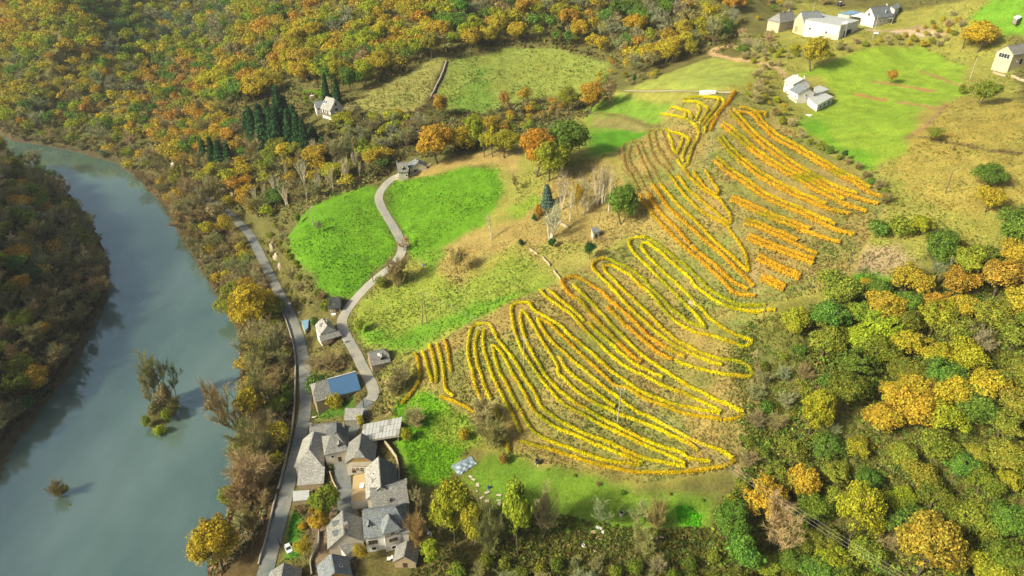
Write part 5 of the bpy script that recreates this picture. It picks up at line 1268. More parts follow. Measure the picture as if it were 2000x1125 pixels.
class Frame:
    """local axes: x along the ridge, y to its left, z up, origin on the ground under the ridge middle"""
    def __init__(s, root, c, ang, L, w, he, hr, inA=0.0, inB=0.0):
        s.root = root; s.c = np.array(c, float); s.ca, s.sa = math.cos(ang), math.sin(ang)
        s.x0, s.x1 = -L / 2 - inA, L / 2 + inB; s.w, s.he, s.hr = w, he, hr; s.off = s.c - np.array(root.location)
    def __call__(s, x, y, z): return (s.off[0] + x * s.ca - y * s.sa, s.off[1] + x * s.sa + y * s.ca, s.off[2] + z)
    def box(s, name, x0, x1, y0, y1, z0, z1, mat, parent=None):
        V = [s(x, y, z) for z in (z0, z1) for x, y in ((x0, y0), (x1, y0), (x1, y1), (x0, y1))]
        F = [[3, 2, 1, 0], [4, 5, 6, 7], [0, 1, 5, 4], [1, 2, 6, 5], [2, 3, 7, 6], [3, 0, 4, 7]]
        return poly_mesh(name, V, F, mat, parent or s.root)
    def side(s, sd, u, z, out):
        if sd == 'L': return s(u, s.w / 2 + out, z)
        if sd == 'R': return s(u, -s.w / 2 - out, z)
        if sd == 'A': return s(s.x0 - out, u, z)
        return s(s.x1 + out, u, z)
    def bar(s, sd, u0, u1, z0, z1, o0, o1):
        V = [s.side(sd, u, z, o) for o in (o0, o1) for u, z in ((u0, z0), (u1, z0), (u1, z1), (u0, z1))]
        return V, [[3, 2, 1, 0], [4, 5, 6, 7], [0, 1, 5, 4], [1, 2, 6, 5], [2, 3, 7, 6], [3, 0, 4, 7]]
    def window(s, sd, u, z, w=.95, h=1.15, mat=None, panes=1, name='window'):
        t_ = .11; parts = []
        parts.append(s.bar(sd, u - w / 2 - t_, u + w / 2 + t_, z + h, z + h + t_, -.02, .09)); parts.append(s.bar(sd, u - w / 2 - t_ - .05, u + w / 2 + t_ + .05, z - t_, z, -.02, .14))
        for e in (-1, 1):
            parts.append(s.bar(sd, *sorted((u + e * w / 2, u + e * (w / 2 + t_))), z + .001, z + h - .001, -.02, .085))
        for k in range(1, panes): parts.append(s.bar(sd, u - w / 2 + w * k / panes - .04, u - w / 2 + w * k / panes + .04, z + .002, z + h - .002, -.02, .08))
        f = poly_mesh(name, *join(parts), mat or M_PAINT, s.root)
        poly_mesh('pane', *s.bar(sd, u - w / 2, u + w / 2, z, z + h, .003, .03), M_GLASS, f); return f
    def door(s, sd, u, w=1.1, h=2.1, mat=None, z=0.0, name='door'):
        d = poly_mesh(name, *s.bar(sd, u - w / 2, u + w / 2, z, z + h, .004, .05), mat or M_DOOR, s.root)
        poly_mesh('handle', *s.bar(sd, u + w * .32, u + w * .40, z + h * .45, z + h * .52, .05, .11), M_IRON, d); return d
    def chimney(s, x, y, ztop, w=.75, mat=None, parent=None, zb=None):
        zb = zb if zb is not None else s.he
        c_ = s.box('chimney', x - w / 2, x + w / 2, y - w * .4, y + w * .4, zb, ztop, mat or W_GSTONE, parent)
        s.box('chimney_cap', x - w * .62, x + w * .62, y - w * .5, y + w * .5, ztop + .002, ztop + .14, R_STONE, c_); return c_
    def slope_z(s, y): return s.hr - (s.hr - s.he) * abs(y) / (s.w / 2)
    def dormer(s, sd, u, f=.45, w=1.3, h=1.2, roof=None, wall=None):
        """a small gabled dormer standing on the slope; f: 0 at the eave, 1 at the ridge"""
        e = 1 if sd == 'L' else -1
        yo = s.w / 2 * (1 - f); z0 = s.slope_z(yo); yb = max(0.0, yo - (h + .5) / ((s.hr - s.he) / (s.w / 2)))
        V = [s(u - w / 2, e * yo, z0 - .3), s(u + w / 2, e * yo, z0 - .3), s(u + w / 2, e * yo, z0 + h), s(u, e * yo, z0 + h + .5), s(u - w / 2, e * yo, z0 + h)]
        V += [s(u - w / 2, e * yb, z0 - .3), s(u + w / 2, e * yb, z0 - .3), s(u + w / 2, e * yb, z0 + h), s(u, e * yb, z0 + h + .5), s(u - w / 2, e * yb, z0 + h)]
        F = [[0, 1, 2, 3, 4], [9, 8, 7, 6, 5], [0, 5, 6, 1], [1, 6, 7, 2], [4, 9, 5, 0]]
        d = poly_mesh('dormer', V, F, wall or W_CREAM, s.root)
        q = .18; yf = yo + .22
        sl = []
        for g in (-1, 1):
            sl.append(prism([s(u, e * yf, z0 + h + .5 + .12), s(u + g * (w / 2 + q), e * yf, z0 + h - .18), s(u + g * (w / 2 + q), e * yb, z0 + h - .18), s(u, e * yb, z0 + h + .5 + .12)], .10))
        poly_mesh('dormer_roof', *join(sl), roof or R_STONE, d)
        V = [s(u - w * .32, e * (yo + .03), z0 + .12), s(u + w * .32, e * (yo + .03), z0 + .12), s(u + w * .32, e * (yo + .03), z0 + h * .9), s(u - w * .32, e * (yo + .03), z0 + h * .9)]
        poly_mesh('pane', V, [[0, 1, 2, 3]], M_GLASS, d); return d
    def skylight(s, sd, u, f=.5, w=.8, l=1.1, mat=None):
        e = 1 if sd == 'L' else -1; k = (s.hr - s.he) / (s.w / 2); dy = l / 2 / math.sqrt(1 + k * k); y = s.w / 2 * (1 - f)
        def q(g, o): return [s(u + a * (w / 2 + g), e * (y + b * (dy + g)), s.slope_z(y + b * (dy + g)) + o) for a, b in ((-1, 1), (1, 1), (1, -1), (-1, -1))]
        f_ = poly_mesh('skylight', *prism(q(.08, .20), .16), M_PAINT, s.root); poly_mesh('pane', *prism(q(-.05, .235), .025), mat or M_GLASS, f_); return f_
def base_z(q, h):
    """height of the ground under a point h metres above it that is seen at pixel q"""
    s = 1.5 * h * 4
    for _ in range(4):
        x, y, z = on_ground(q[0], q[1] + s); d = project(x[0], y[0], z[0])[2]
        s = h * FPX / d * math.cos(math.atan2(CAM_Z - z[0], math.hypot(x[0], y[0])))
    return float(z[0])
def house(name, label, cat, A, B, hr, he, w, roof, wall, kA=0.0, kB=0.0, inA=0.0, inB=0.0, over=.45, root=None, group=None, zg=None, gable=None, deep=4.0, pre=''):
    A = np.array(A, float); B = np.array(B, float)
    z = zg if zg is not None else base_z(.5 * (A + B), hr)
    a = np.array(at_z(A[0], A[1], z + hr)); b = np.array(at_z(B[0], B[1], z + hr)); m = (a + b) / 2
    L = float(np.linalg.norm(b - a)); ang = math.atan2(b[1] - a[1], b[0] - a[0])
    if root is None:
        root = empty(name, (float(m[0]), float(m[1]), z)); tag(root, label, cat, group)
    f = Frame(root, (m[0], m[1], z), ang, L, w, he, hr, inA, inB)
    h2 = w / 2; dz = hr - he; sl = dz / h2
    x0, x1 = f.x0, f.x1
    def hippt(k): return h2 * k, hr - dz * k
    # walls: pentagons at the ends, clipped where the roof is hipped
    yA, zA = hippt(kA); yB, zB = hippt(kB)
    V = []; F = []
    def ring(x, yk, zk, k):
        pts = [(x, -h2, -deep), (x, h2, -deep), (x, h2, he)]
        pts += [(x, yk, zk), (x, -yk, zk)] if k > 0 and k < 1 else ([(x, 0, hr)] if k == 0 else [])
        return pts + [(x, -h2, he)]
    rA, rB = ring(x0, yA, zA, kA), ring(x1, yB, zB, kB)
    V = [f(*p) for p in rA] + [f(*p) for p in rB]; n = len(rA); m_ = len(rB)
    F = [list(range(n))[::-1], list(range(n, n + m_)), [0, n, n + m_ - 1, n - 1], [1, 2, n + 2, n + 1]]
    poly_mesh(pre + 'wall', V, F, wall, root)
    if gable is not None:     # boarded gable above the eaves at the B end
        pts = [(x1 + .03, y, z_) for (x_, y, z_) in rB if z_ >= he - .01]
        poly_mesh('gable_boards', [f(*p) for p in pts] + [f(x1 + .001, y, z_) for (_, y, z_) in pts], *[[list(range(len(pts))), list(range(2 * len(pts) - 1, len(pts) - 1, -1))]], gable, root)
    # roof slabs
    ye = h2 + over; zE = he - over * sl; xa = x0 - over * .7; xb = x1 + over * .7
    ra = -L / 2 if kA > 0 else xa; rb = L / 2 if kB > 0 else xb
    def endpts(x, y, z_, k): return (x, y, z_) if k > 0 else None
    slabs = []; th = .2; up = .06
    for e in (1, -1):
        P = [(ra, 0, hr), (rb, 0, hr)]
        if kB > 0: P.append((xb, e * (yB if kB < 1 else ye), zB if kB < 1 else zE))
        if kB < 1: P.append((xb, e * ye, zE))
        if kA < 1: P.append((xa, e * ye, zE))
        if kA > 0: P.append((xa, e * (yA if kA < 1 else ye), zA if kA < 1 else zE))
        P = [f(*p) for p in P]
        slabs.append(prism(P if e < 0 else P[::-1], th, up))
    for k, xr, xe, yk, zk in ((kA, ra, xa, yA, zA), (kB, rb, xb, yB, zB)):
        if k > 0:
            yy = yk if k < 1 else ye; zz = zk if k < 1 else zE
            P = [f(xr, 0, hr), f(xe, yy, zz), f(xe, -yy, zz)]
            slabs.append(prism(P if k == kA and xr == ra and xr < 0 else P[::-1], th, up))
    f.roof = poly_mesh(pre + 'roof', *join(slabs), roof, root)
    rc = [f.bar('L', 0, 0, 0, 0, 0, 0)] and f.box('ridge_cap', ra, rb, -.16, .16, hr + .03, hr + .15, roof, f.roof)
    f.L = L
    return f
def shed(name, label, cat, quad, hs, roof, wall, root=None, group=None, zg=None, open_sides=(), inset=.35, th=.16, pre='', deep=3.0):
    """a roof slab traced corner by corner (pixel, height above its ground) on walls"""
    q = np.array(quad, float)
    z = zg if zg is not None else base_z(q.mean(0), float(np.mean(hs)))
    P = [np.array([*at_z(px, py, z + h), z + h]) for (px, py), h in zip(q, hs)]
    c = np.mean(P, 0)
    if root is None: root = empty(name, (float(c[0]), float(c[1]), z)); tag(root, label, cat, group)
    off = np.array(root.location); P = [p - off for p in P]
    poly_mesh(pre + 'roof', *prism([tuple(p) for p in P], th), roof, root)
    ctr = np.mean(P, 0); W = []
    for p in P:
        d = (ctr - p)[:2]; d = d / (np.linalg.norm(d) + 1e-9) * inset * 1.4; W.append(np.array([p[0] + d[0], p[1] + d[1], p[2] - th - .02]))
    n = len(W); parts = []; zb = z - off[2] - deep
    for i in range(n):
        if i in open_sides: continue
        a, b = W[i], W[(i + 1) % n]; nn = np.array([-(b - a)[1], (b - a)[0]]); nn = nn / (np.linalg.norm(nn) + 1e-9) * .12
        e = (b - a)[:2] / (np.linalg.norm((b - a)[:2]) + 1e-9) * .13
        a2 = np.array([a[0] + e[0], a[1] + e[1], a[2]]); b2 = np.array([b[0] - e[0], b[1] - e[1], b[2]])
        V = [(a2[0] - nn[0], a2[1] - nn[1], zb), (b2[0] - nn[0], b2[1] - nn[1], zb), (b2[0] + nn[0], b2[1] + nn[1], zb), (a2[0] + nn[0], a2[1] + nn[1], zb)]
        T_ = [(v[0], v[1], (a[2] if k in (0, 3) else b[2])) for k, v in enumerate(V)]
        parts.append((V + T_, [[3, 2, 1, 0], [4, 5, 6, 7], [0, 1, 5, 4], [1, 2, 6, 5], [2, 3, 7, 6], [3, 0, 4, 7]]))
    for k, (V, F) in enumerate(parts): poly_mesh(pre + 'wall', V, F, wall, root)
    root['zg'] = z
    for k, p in enumerate(W):
        if open_sides and (k in open_sides or (k - 1) % n in open_sides):
            V, F = tube([(p[0], p[1], zb), (p[0], p[1], p[2])], [.13, .13], 6); mesh_np('post', V, F, M_POLE, parent=root)
    return root, P, z
def wall_patch(root, pA, pB, z0, z1, out, mat, name='window', zg=None):
    """a panel set proud of a wall running between two ground points (world), for windows and doors of traced sheds"""
    a = np.array(pA[:2], float); b = np.array(pB[:2], float); e = (b - a) / np.linalg.norm(b - a); n = np.array([e[1], -e[0]]) * out; o = np.array(root.location)
    V = [(*(p + s * n - o[:2]), z - o[2]) for s in (0, 1) for p, z in ((a, z0), (b, z0), (b, z1), (a, z1))]
    return poly_mesh(name, V, [[3, 2, 1, 0], [4, 5, 6, 7], [0, 1, 5, 4], [1, 2, 6, 5], [2, 3, 7, 6], [3, 0, 4, 7]], mat, root)
GV = 'stone roofed village buildings'; GF = 'buildings of the hilltop farm'

# ------------------------------------------------------------------ village
f = house('barn', 'small stone barn with a steep black slate roof beside the lane', 'barn', (641,581), (664,580), 5.6, 2.9, 7.0, R_BLACK, W_STONE, group=GV)
f.door('R', 1.2, 1.6, 2.2); f.window('R', -1.2, 1.0, .7, .8); f.window('B', 0, 1.2, .7, .8)
f = house('house', 'tall white house with pale hipped roof and a wooden balcony facing the road', 'house', (629.5,622), (639,636.5), 9.0, 6.2, 6.2, R_PALE, W_WHITE, group=GV, kA=.5, inA=.8, over=.22)
f.dormer('R', -.5, .38, 1.5, .8, R_PALE, W_CREAM); f.window('R', -1.5, 3.6, .8, 1.2); f.window('R', 1.4, 3.6, .8, 1.2); f.window('R', .2, .8, .8, 1.2)
f.chimney(-.5, 1.2, 9.9, .8, W_CREAM, f.roof, 7.5)
x1 = f.x1
V, F = prism([f(x1 + .02, -3.9, 5.6), f(x1 + .02, 4.2, 5.6), f(x1 + 2.9, 4.5, 4.4), f(x1 + 2.9, -4.2, 4.4)][::-1], .16); poly_mesh('porch_roof', V, F, R_STONE, f.root)
f.box('balcony', x1 + .01, x1 + 2.5, -3.6, 3.9, 1.9, 2.1, M_WOOD)
for k in range(4): f.box('post', x1 + 2.3, x1 + 2.45, -3.5 + 2.4 * k, -3.35 + 2.4 * k, -2, 4.55, M_WOOD)
f.box('railing', x1 + 2.40, x1 + 2.46, -3.3, 3.6, 2.9, 3.0, M_WOOD); f.box('railing_panel', x1 + 2.42, x1 + 2.45, -3.2, -.6, 2.15, 2.85, W_CREAM)
f.door('B', 1.2, 1.2, 2.1, z=2.12); f.window('B', -1.6, 2.9, 1.0, 1.1); f.window('B', -1.8, .2, 1.0, 1.1)
f = house('barn', 'ochre stone barn with a roof dormer beside the lane below the vine rows', 'barn', (720,688), (749,681.5), 7.0, 3.9, 7.6, R_STONE, W_STONE, group=GV, kB=.5, inB=1.2)
f.dormer('R', 1.6, .16, 1.5, 1.3, R_STONE, M_DARK); f.window('A', -1.4, 2.0, .6, .8, W_GSTONE); f.window('A', 1.2, .2, .7, .9, W_GSTONE); f.skylight('R', .6, .62, .7, .8, M_PAINT)
f.door('R', 2.0, 1.6, 2.0)
f = house('barn', 'long barn half covered in bright blue metal roofing', 'barn', (617,747), (693,726.5), 8.6, 4.4, 9.4, R_STONE, W_STONE, group=GV, kA=.6, inA=1.6)
xs = f.x0 + (f.x1 - f.x0) * .36; ov = .5; sl_ = (f.hr - f.he) / (f.w / 2)
V, F = prism([f(xs, -.02, f.hr + .12), f(xs, -f.w / 2 - ov, f.he - ov * sl_ + .12), f(f.x1 + .4, -f.w / 2 - ov, f.he - ov * sl_ + .12), f(f.x1 + .4, -.02, f.hr + .12)], .05)
sheet = poly_mesh('metal_roofing', V, F, R_METAL, f.root)
for k in range(13):
    xx = xs + .3 + (f.x1 - xs - .2) * k / 12
    V, F = prism([f(xx - .04, -.1, f.hr + .07), f(xx - .04, -f.w / 2 - ov + .02, f.he - ov * sl_ + .17), f(xx + .04, -f.w / 2 - ov + .02, f.he - ov * sl_ + .17), f(xx + .04, -.1, f.hr + .07)], .03)
    poly_mesh('seam', V, F, R_METAL, sheet)
f.box('ridge_flashing', xs, f.x1 + .4, -.28, .22, f.hr + .16, f.hr + .24, R_GREY)
f.door('R', 4.3, 2.6, 2.6, M_DOOR); f.box('door_jamb', 2.80, 2.98, -f.w / 2 - .1, -f.w / 2 - .003, 0, 2.7, W_CREAM); f.box('door_jamb', 5.62, 5.8, -f.w / 2 - .1, -f.w / 2 - .003, 0, 2.7, W_CREAM); f.window('R', -.8, 1.2, .8, .9, W_GSTONE); f.door('R', 1.2, 1.0, 1.9)
root, P, z = shed('shed', 'low stone roofed shed at the end of the lane', 'shed', [(674,797),(712,797),(704,820.5),(672,821)], (3.6,3.6,2.7,2.7), R_PALE, W_GSTONE, group=GV)
# open shed with a roof of separate grey panels
Q = [(709,829),(786,814),(779.5,850.5),(704,862)]
root, P, z = shed('open_shed', 'large open shed with a roof of pale grey panels beside the meadow', 'shed', Q, (5.0,5.0,4.0,4.0), M_WOOD, W_GSTONE, group=GV, open_sides=(2,), th=.08)
P = [np.array(p) for p in P]; NX, NY = 11, 3
for i in range(NX):
    for j in range(NY):
        def bl(u, v): return (P[0] * (1 - u) + P[1] * u) * (1 - v) + (P[3] * (1 - u) + P[2] * u) * v
        g = .012; u0, u1, v0, v1 = i / NX + g / 3, (i + 1) / NX - g / 3, j / NY + g / 2, (j + 1) / NY - g / 2
        qd = [bl(u0, v0), bl(u1, v0), bl(u1, v1), bl(u0, v1)]; lift = .05 + .03 * ((i * 7 + j * 3) % 3)
        poly_mesh('roof_panel', *prism([(p[0], p[1], p[2] + lift) for p in qd], .045), R_GREY if (i * 5 + j * 3) % 7 else R_PALE, root)
d = (P[2] - P[3]); 
V, F = prism([tuple(P[3] + (0, 0, -.1)), tuple(P[2] + (0, 0, -.1)), tuple(P[2] + (.0, .2, -.1)), tuple(P[3] + (.0, .2, -.1))], .55); poly_mesh('fascia', V, F, W_CREAM, root)
f = house('barn', 'barn with an ochre boarded half hipped gable above the courtyard terrace', 'barn', (706,847), (700.6,878), 8.6, 4.8, 8.6, R_STONE, W_CREAM, kB=.5, inB=1.6, group=GV, gable=W_OCHRE)
f.door('B', -2.2, 1.3, 2.1); f.window('B', 2.4, .9, .9, 1.1)
f.box('balcony', f.x1 + .01, f.x1 + 1.5, -2.6, 2.8, 2.5, 2.65, M_WOOD); 
for k in range(5): f.box('railing_post', f.x1 + 1.42, f.x1 + 1.5, -2.6 + 1.33 * k, -2.5 + 1.33 * k, 2.66, 3.6, M_PAINT)
f.box('railing', f.x1 + 1.41, f.x1 + 1.51, -2.62, 2.85, 3.61, 3.7, M_PAINT)
f = house('house', 'long stone roofed house at the upper edge of the village beside the road', 'house', (606,832), (650,827), 7.2, 4.4, 7.5, R_STONE, W_GSTONE, group=GV); f.chimney(-3.5, 0, 8.2, .8, None, f.roof, 6.4)
f = house('house', 'small house with dark right slope wedged behind the courtyard', 'house', (657,825), (657,843), 7.6, 5.0, 6.4, R_DARK, W_CREAM, group=GV); f.window('B', 0, 2.6, .7, .9); f.chimney(-1.5, 2.2, 7.6, .7, W_CREAM, f.roof, 5.5)
f = house('house', 'house with bright left slope and hipped front beside the road', 'house', (613.5,843), (603,877), 9.2, 5.0, 8.6, R_PALE, W_CREAM, group=GV, kB=1.0, inB=3.2, kA=.4, inA=.8); f.chimney(1.8, .4, 9.9, .6, None, f.roof, 8.0); f.window('R', -2, 2.8, .8, 1.1); f.window('R', 1.5, 2.8, .8, 1.1); f.window('R', 0, .6, .8, 1.1)
root, P, z = shed('annex', 'lean-to with a pale speckled stone roof in front of the hipped house', 'outbuilding', [(583,912.5),(634.5,911),(632.5,944),(580,948)], (4.6,4.6,3.3,3.3), R_PALE, W_STONE, group=GV)
f = house('house', 'squat house with a dark hatch in its roof above the planted courtyard', 'house', (645,851), (659,848), 8.2, 4.9, 8.4, R_STONE, W_CREAM, group=GV, kA=1, kB=1, inA=2.6, inB=2.4); f.dormer('R', 1.2, .22, 1.2, .9, R_STONE, M_DARK); f.window('R', -1.5, 2.2, .9, 1.1); f.door('R', .6, 1.1, 2.1)
root, P, z = shed('terrace', 'raised tan terrace with white retaining walls in the village', 'terrace', [(691,929),(715,923.5),(724,974),(686,980)], (3.4,3.4,3.4,3.4), M_TAN, W_WHITE, group=GV, inset=.05, th=.14)
TERR = [np.array(p) + np.array(root.location) for p in P]
f = house('house', 'tall house with sunlit pale left slope and shaded blue grey right slope beside the terrace', 'house', (739.7,893), (744,949), 10.2, 6.0, 9.0, R_DARK, W_CREAM, group=GV); f.dormer('R', 1.5, .42, 1.2, .8, R_PALE, W_GSTONE); f.skylight('R', -1.0, .55); f.window('L', 0, 2.5)
sl2 = (f.hr - f.he) / (f.w / 2)
V, F = prism([f(f.x0 - .3, -.02, f.hr + .11), f(f.x0 - .3, -f.w / 2 - .45, f.he - .45 * sl2 + .11), f(f.x1 + .3, -f.w / 2 - .45, f.he - .45 * sl2 + .11), f(f.x1 + .3, -.02, f.hr + .11)], .045); poly_mesh('sunlit_slope_tone', V, F, R_PALE, f.root)  # paler sheet over dark slates paints the sunlit tone of the left slope
f = house('house', 'house with rough dark stone slates and white end windows', 'house', (724,955), (791,941.5), 9.4, 5.8, 9.0, R_STONE, W_WHITE, group=GV); f.window('R', 4.3, 3.4, 1.0, 1.4, M_WOOD); f.window('R', 1.8, 3.2, 1.1, 1.5, M_WOOD); f.window('R', -2, 3.2); f.window('R', 4.3, .6); f.door('R', 2.0, 1.1); f.chimney(-.6, -3.6, 7.6, .9, W_CREAM, f.roof, 5.2); f.chimney(5.4, 0, 10.4, .7, W_CREAM, f.roof, 8.6)
f = house('house', 'large half timbered white house with a hipped wing at the village foot', 'house', (709,998.5), (772,989.5), 11.4, 6.6, 10.2, R_BLUE, W_WHITE, group=GV, kB=1, inB=3.0)
f.dormer('R', -3.2, .34, 1.1, 1.0, R_BLUE, W_CREAM); f.window('R', -2.6, 3.2, 2.4, 1.4, M_WOOD, 3); f.window('R', -2.6, .4, 1.2, 1.4); f.window('A', 1.5, 3.2); f.window('B', -1.2, 3.4, .9, 1.6, M_WOOD)
f.dormer('R', 5.6, .22, 1.0, .7, R_BLUE, W_CREAM)
g = house('wing', None, None, (757.5,1003), (760,1011), 11.6, 8.6, 4.6, R_BLUE, W_WHITE, root=f.root, zg=float(f.c[2]), kB=1, inB=2.0, pre='wing_')
for k in range(6):
    yy = -2.1 + 4.2 * k / 5; V, F = g.bar('B', yy - .07, yy + .07, 6.55, 8.45, .004, .06); poly_mesh('timber', V, F, M_WOOD, g.root)
V, F = g.bar('B', -2.2, 2.2, 6.35, 6.53, .004, .07); poly_mesh('timber', V, F, M_WOOD, g.root)
g.window('B', .2, 7.0, .9, 1.1, M_WOOD); g.window('B', .1, 3.9, 2.2, 1.2, M_WOOD, 3); g.window('B', 0, .6, 1.2, 1.3)
f = house('house', 'house with two roof dormers and a stone chimney at the village foot', 'house', (669,999), (672,1042), 8.8, 4.4, 9.6, R_STONE, W_CREAM, group=GV); f.dormer('R', -1.8, .36, 1.3, 1.5, R_BLUE, W_CREAM); f.dormer('R', 1.8, .36, 1.3, 1.5, R_BLUE, W_CREAM); f.chimney(1.6, .7, 9.9, 1.1, W_STONE, f.roof, 7.5); f.door('R', 2.5, 1.3, 2.1); f.window('B', 0, 1.6)
root, P, z = shed('annex', 'low brown roofed annex with a curved white wall', 'outbuilding', [(661,1066),(685,1047),(703,1064),(676,1085)], (4.4,4.6,3.4,3.2), R_STONE, W_WHITE, group=GV)
f = house('house', 'small blue grey slated house with a skylight at the lower edge', 'house', (647,1083), (653,1117), 6.2, 3.2, 8.0, R_BLUE, W_OCHRE, group=GV); f.skylight('L', .5, .5, .8, .9); f.window('A', 0, 1.0)
root, P, z = shed('shed', 'dark blue slated shed cut by the lower edge', 'shed', [(630,1116),(642,1111),(648,1128),(628,1132)], (3.2,3.4,2.6,2.6), R_DARK, W_CREAM, group=GV)
f = house('house', 'stone roofed house at the roadside cut by the lower edge', 'house', (554,1101), (548,1135), 6.4, 3.4, 8.0, R_STONE, W_STONE, group=GV); f.window('A', 0, 1.2)
f = house('outbuilding', 'brown stone outbuilding beside the half timbered house', 'outbuilding', (795,1057), (789,1085), 5.2, 2.8, 6.0, R_STONE, W_STONE, group=GV); f.door('B', 0, 1.3, 2.0)
root, P, z = shed('shed', 'small pale flat roofed shed at the roadside', 'shed', [(572,959),(604,957),(603,976),(572,979)], (2.9,2.9,2.6,2.6), R_GREY, W_STONE, group=GV)
root, P, z = shed('shed', 'tiny lean-to with a faded blue roof beside the white house', 'shed', [(588.5,626.5),(603,623.5),(601.5,640),(595,646)], (2.6,2.8,2.4,2.2), R_BLUESHED, W_CREAM, group=GV)
# house at the end of the lane
f = house('house', 'grey stone house with pale annex at the lane end above the meadow', 'house', (776,317.5), (794.5,316.2), 7.4, 4.2, 7.4, R_STONE, W_CREAM); f.dormer('R', .4, .10, 1.3, 1.0, R_STONE, M_DARK); f.window('R', 1.6, 1.2); f.window('A', 0, 1.5); f.chimney(-2.6, 0, 8.2, .7, None, f.roof, 6.6)
g = house('wing', None, None, (812,309.5), (816,317.5), 5.6, 3.2, 8.6, R_BLUE, W_CREAM, root=f.root, zg=float(f.c[2]) + .8, pre='wing_'); g.window('B', -1.3, .8, 2.0, 1.1, M_WOOD, 2); g.chimney(1.2, .5, 6.4, .6, M_PAINT, g.roof, 5.0)
# pale house under the forest
f = house('house', 'pale gabled house with solar panels under the autumn forest', 'house', (637.8,188.6), (653.2,192.9), 9.6, 4.6, 9.4, R_PALE, W_WHITE, kB=.35, inB=.8, over=.7)
for k in (-.9, .7):
    sk = f.skylight('R', k - 2.1, .50, 1.2, 2.2); 
f.window('B', -.3, 5.9, 1.0, 1.3, M_WOOD); f.window('B', -.3, 2.9, 2.0, 1.2, M_WOOD); f.door('B', -2.6, 2.0, 2.1, M_IRON, z=-2.2); f.box('terrace', f.x1 + .01, f.x1 + 4.6, -1, 5.2, .0, .25, W_CREAM)
for k in range(4): f.box('post', f.x1 + 4.2, f.x1 + 4.4, -.6 + 1.8 * k, -.4 + 1.8 * k, -3, -.01, W_CREAM)
f.box('balcony', f.x0, f.x1, -f.w / 2 - 1.3, -f.w / 2 - .003, 1.1, 1.3, M_WOOD); f.box('railing', f.x0, f.x1, -f.w / 2 - 1.3, -f.w / 2 - 1.2, 2.1, 2.25, M_WOOD)
for k in range(4): f.box('post', f.x0 + .1 + k * (f.x1 - f.x0 - .4) / 3, f.x0 + .25 + k * (f.x1 - f.x0 - .4) / 3, -f.w / 2 - 1.29, -f.w / 2 - 1.17, 1.31, 3.6, M_PAINT)
for k in range(3): f.window('R', -1.8 + 1.8 * k, 1.7, .8, 1.7, M_WOOD)
g = house('wing', None, None, (614,198.5), (631,196.6), 5.2, 3.0, 9.0, R_BLUE, W_WHITE, root=f.root, zg=float(f.c[2]), pre='wing_'); g.window('R', -1.2, 1.0, .8, 1.3)

# ------------------------------------------------------------------ hilltop
f = house('house', 'white house with four pale roofs at the edge of the big meadow', 'house', (1551.5,146), (1568.5,154), 8.4, 6.2, 9.0, R_GREY, W_WHITE); f.window('R', -2, 3.6, .7, 1.3); f.window('R', 1.2, 3.6, .7, 1.3); f.window('R', -1, .6); f.chimney(3.4, 1, 9.8, .8, W_CREAM, f.roof, 7.6); f.chimney(-1.2, 0, 9.4, .5, M_PAINT, f.roof, 8.0); zf_ = float(f.c[2])
g = house('wing', None, None, (1561,164), (1577.5,171.8), 7.4, 5.2, 8.6, R_BLUE, W_WHITE, root=f.root, zg=zf_ - .5, pre='wing_'); g.window('R', -2, 2.6); g.window('R', 1.5, 2.6); g.window('B', 0, 3.4); g.box('balcony', g.x0, g.x1, -g.w / 2 - 1.2, -g.w / 2 - .004, 2.0, 2.2, W_CREAM)
shed('', None, None, [(1589.5,169.5),(1601,166.5),(1620.5,174.5),(1592,183)], (3.8,3.8,3.6,3.6), R_GREY, W_WHITE, root=f.root, zg=zf_, pre='canopy_')
r_, P, z = shed('', None, None, [(1577,190.4),(1608,180),(1628,188.5),(1596.7,205.5)], (3.6,3.6,3.3,3.3), R_GREY, W_WHITE, root=f.root, zg=zf_ - 1.0, pre='annex_')
o = np.array(f.root.location); a, b = P[2] + o, P[3] + o
for k in (.25, .5, .75): wall_patch(f.root, a + (b - a) * (k - .05) + (-.2,-.1,0), a + (b - a) * (k + .05) + (-.2,-.1,0), z + .9, z + 2.1, -.1, M_GLASS)
shed('', None, None, [(1572,222.5),(1588,218.5),(1591,222),(1581,227)], (.9,.9,.9,.9), M_PAINT, W_WHITE, root=f.root, zg=zf_ - 2, pre='terrace_', inset=.1)
f = house('house', 'ochre house with a white window band on the right edge', 'house', (1968.5,89.5), (2012,83.5), 8.2, 5.2, 8.2, R_STONE, W_SAND); 
f.window('A', 0, 2.6, 5.4, 2.0, M_PAINT, 4); f.door('R', -.5, 1.6, 2.2, M_DARK); f.window('R', -3.0, 1.2)
f = house('house', 'old stone farmhouse with a pale hipped end', 'house', (1522,25.5), (1547,22), 8.4, 4.4, 9.0, R_STONE, W_LSTONE, kA=1, inA=3.2, group=GF); f.window('R', -1, 1.4); f.window('R', 2, 1.4); f.chimney(3.6, .5, 9.6, 1.0, W_STONE, f.roof, 7.6); f.chimney(-2, 0, 9.2, .7, W_STONE, f.roof, 7.6)
f = house('barn', 'big stone barn with a white boarded gable at the hilltop farm', 'barn', (1565.5,23), (1603,22), 11.4, 6.6, 12.0, R_BLUE, W_LSTONE, group=GF)
pts = [(f.x0 - .03, 0, f.hr - .3), (f.x0 - .03, -3.2, f.hr - 2.85), (f.x0 - .03, 3.2, f.hr - 2.85)]
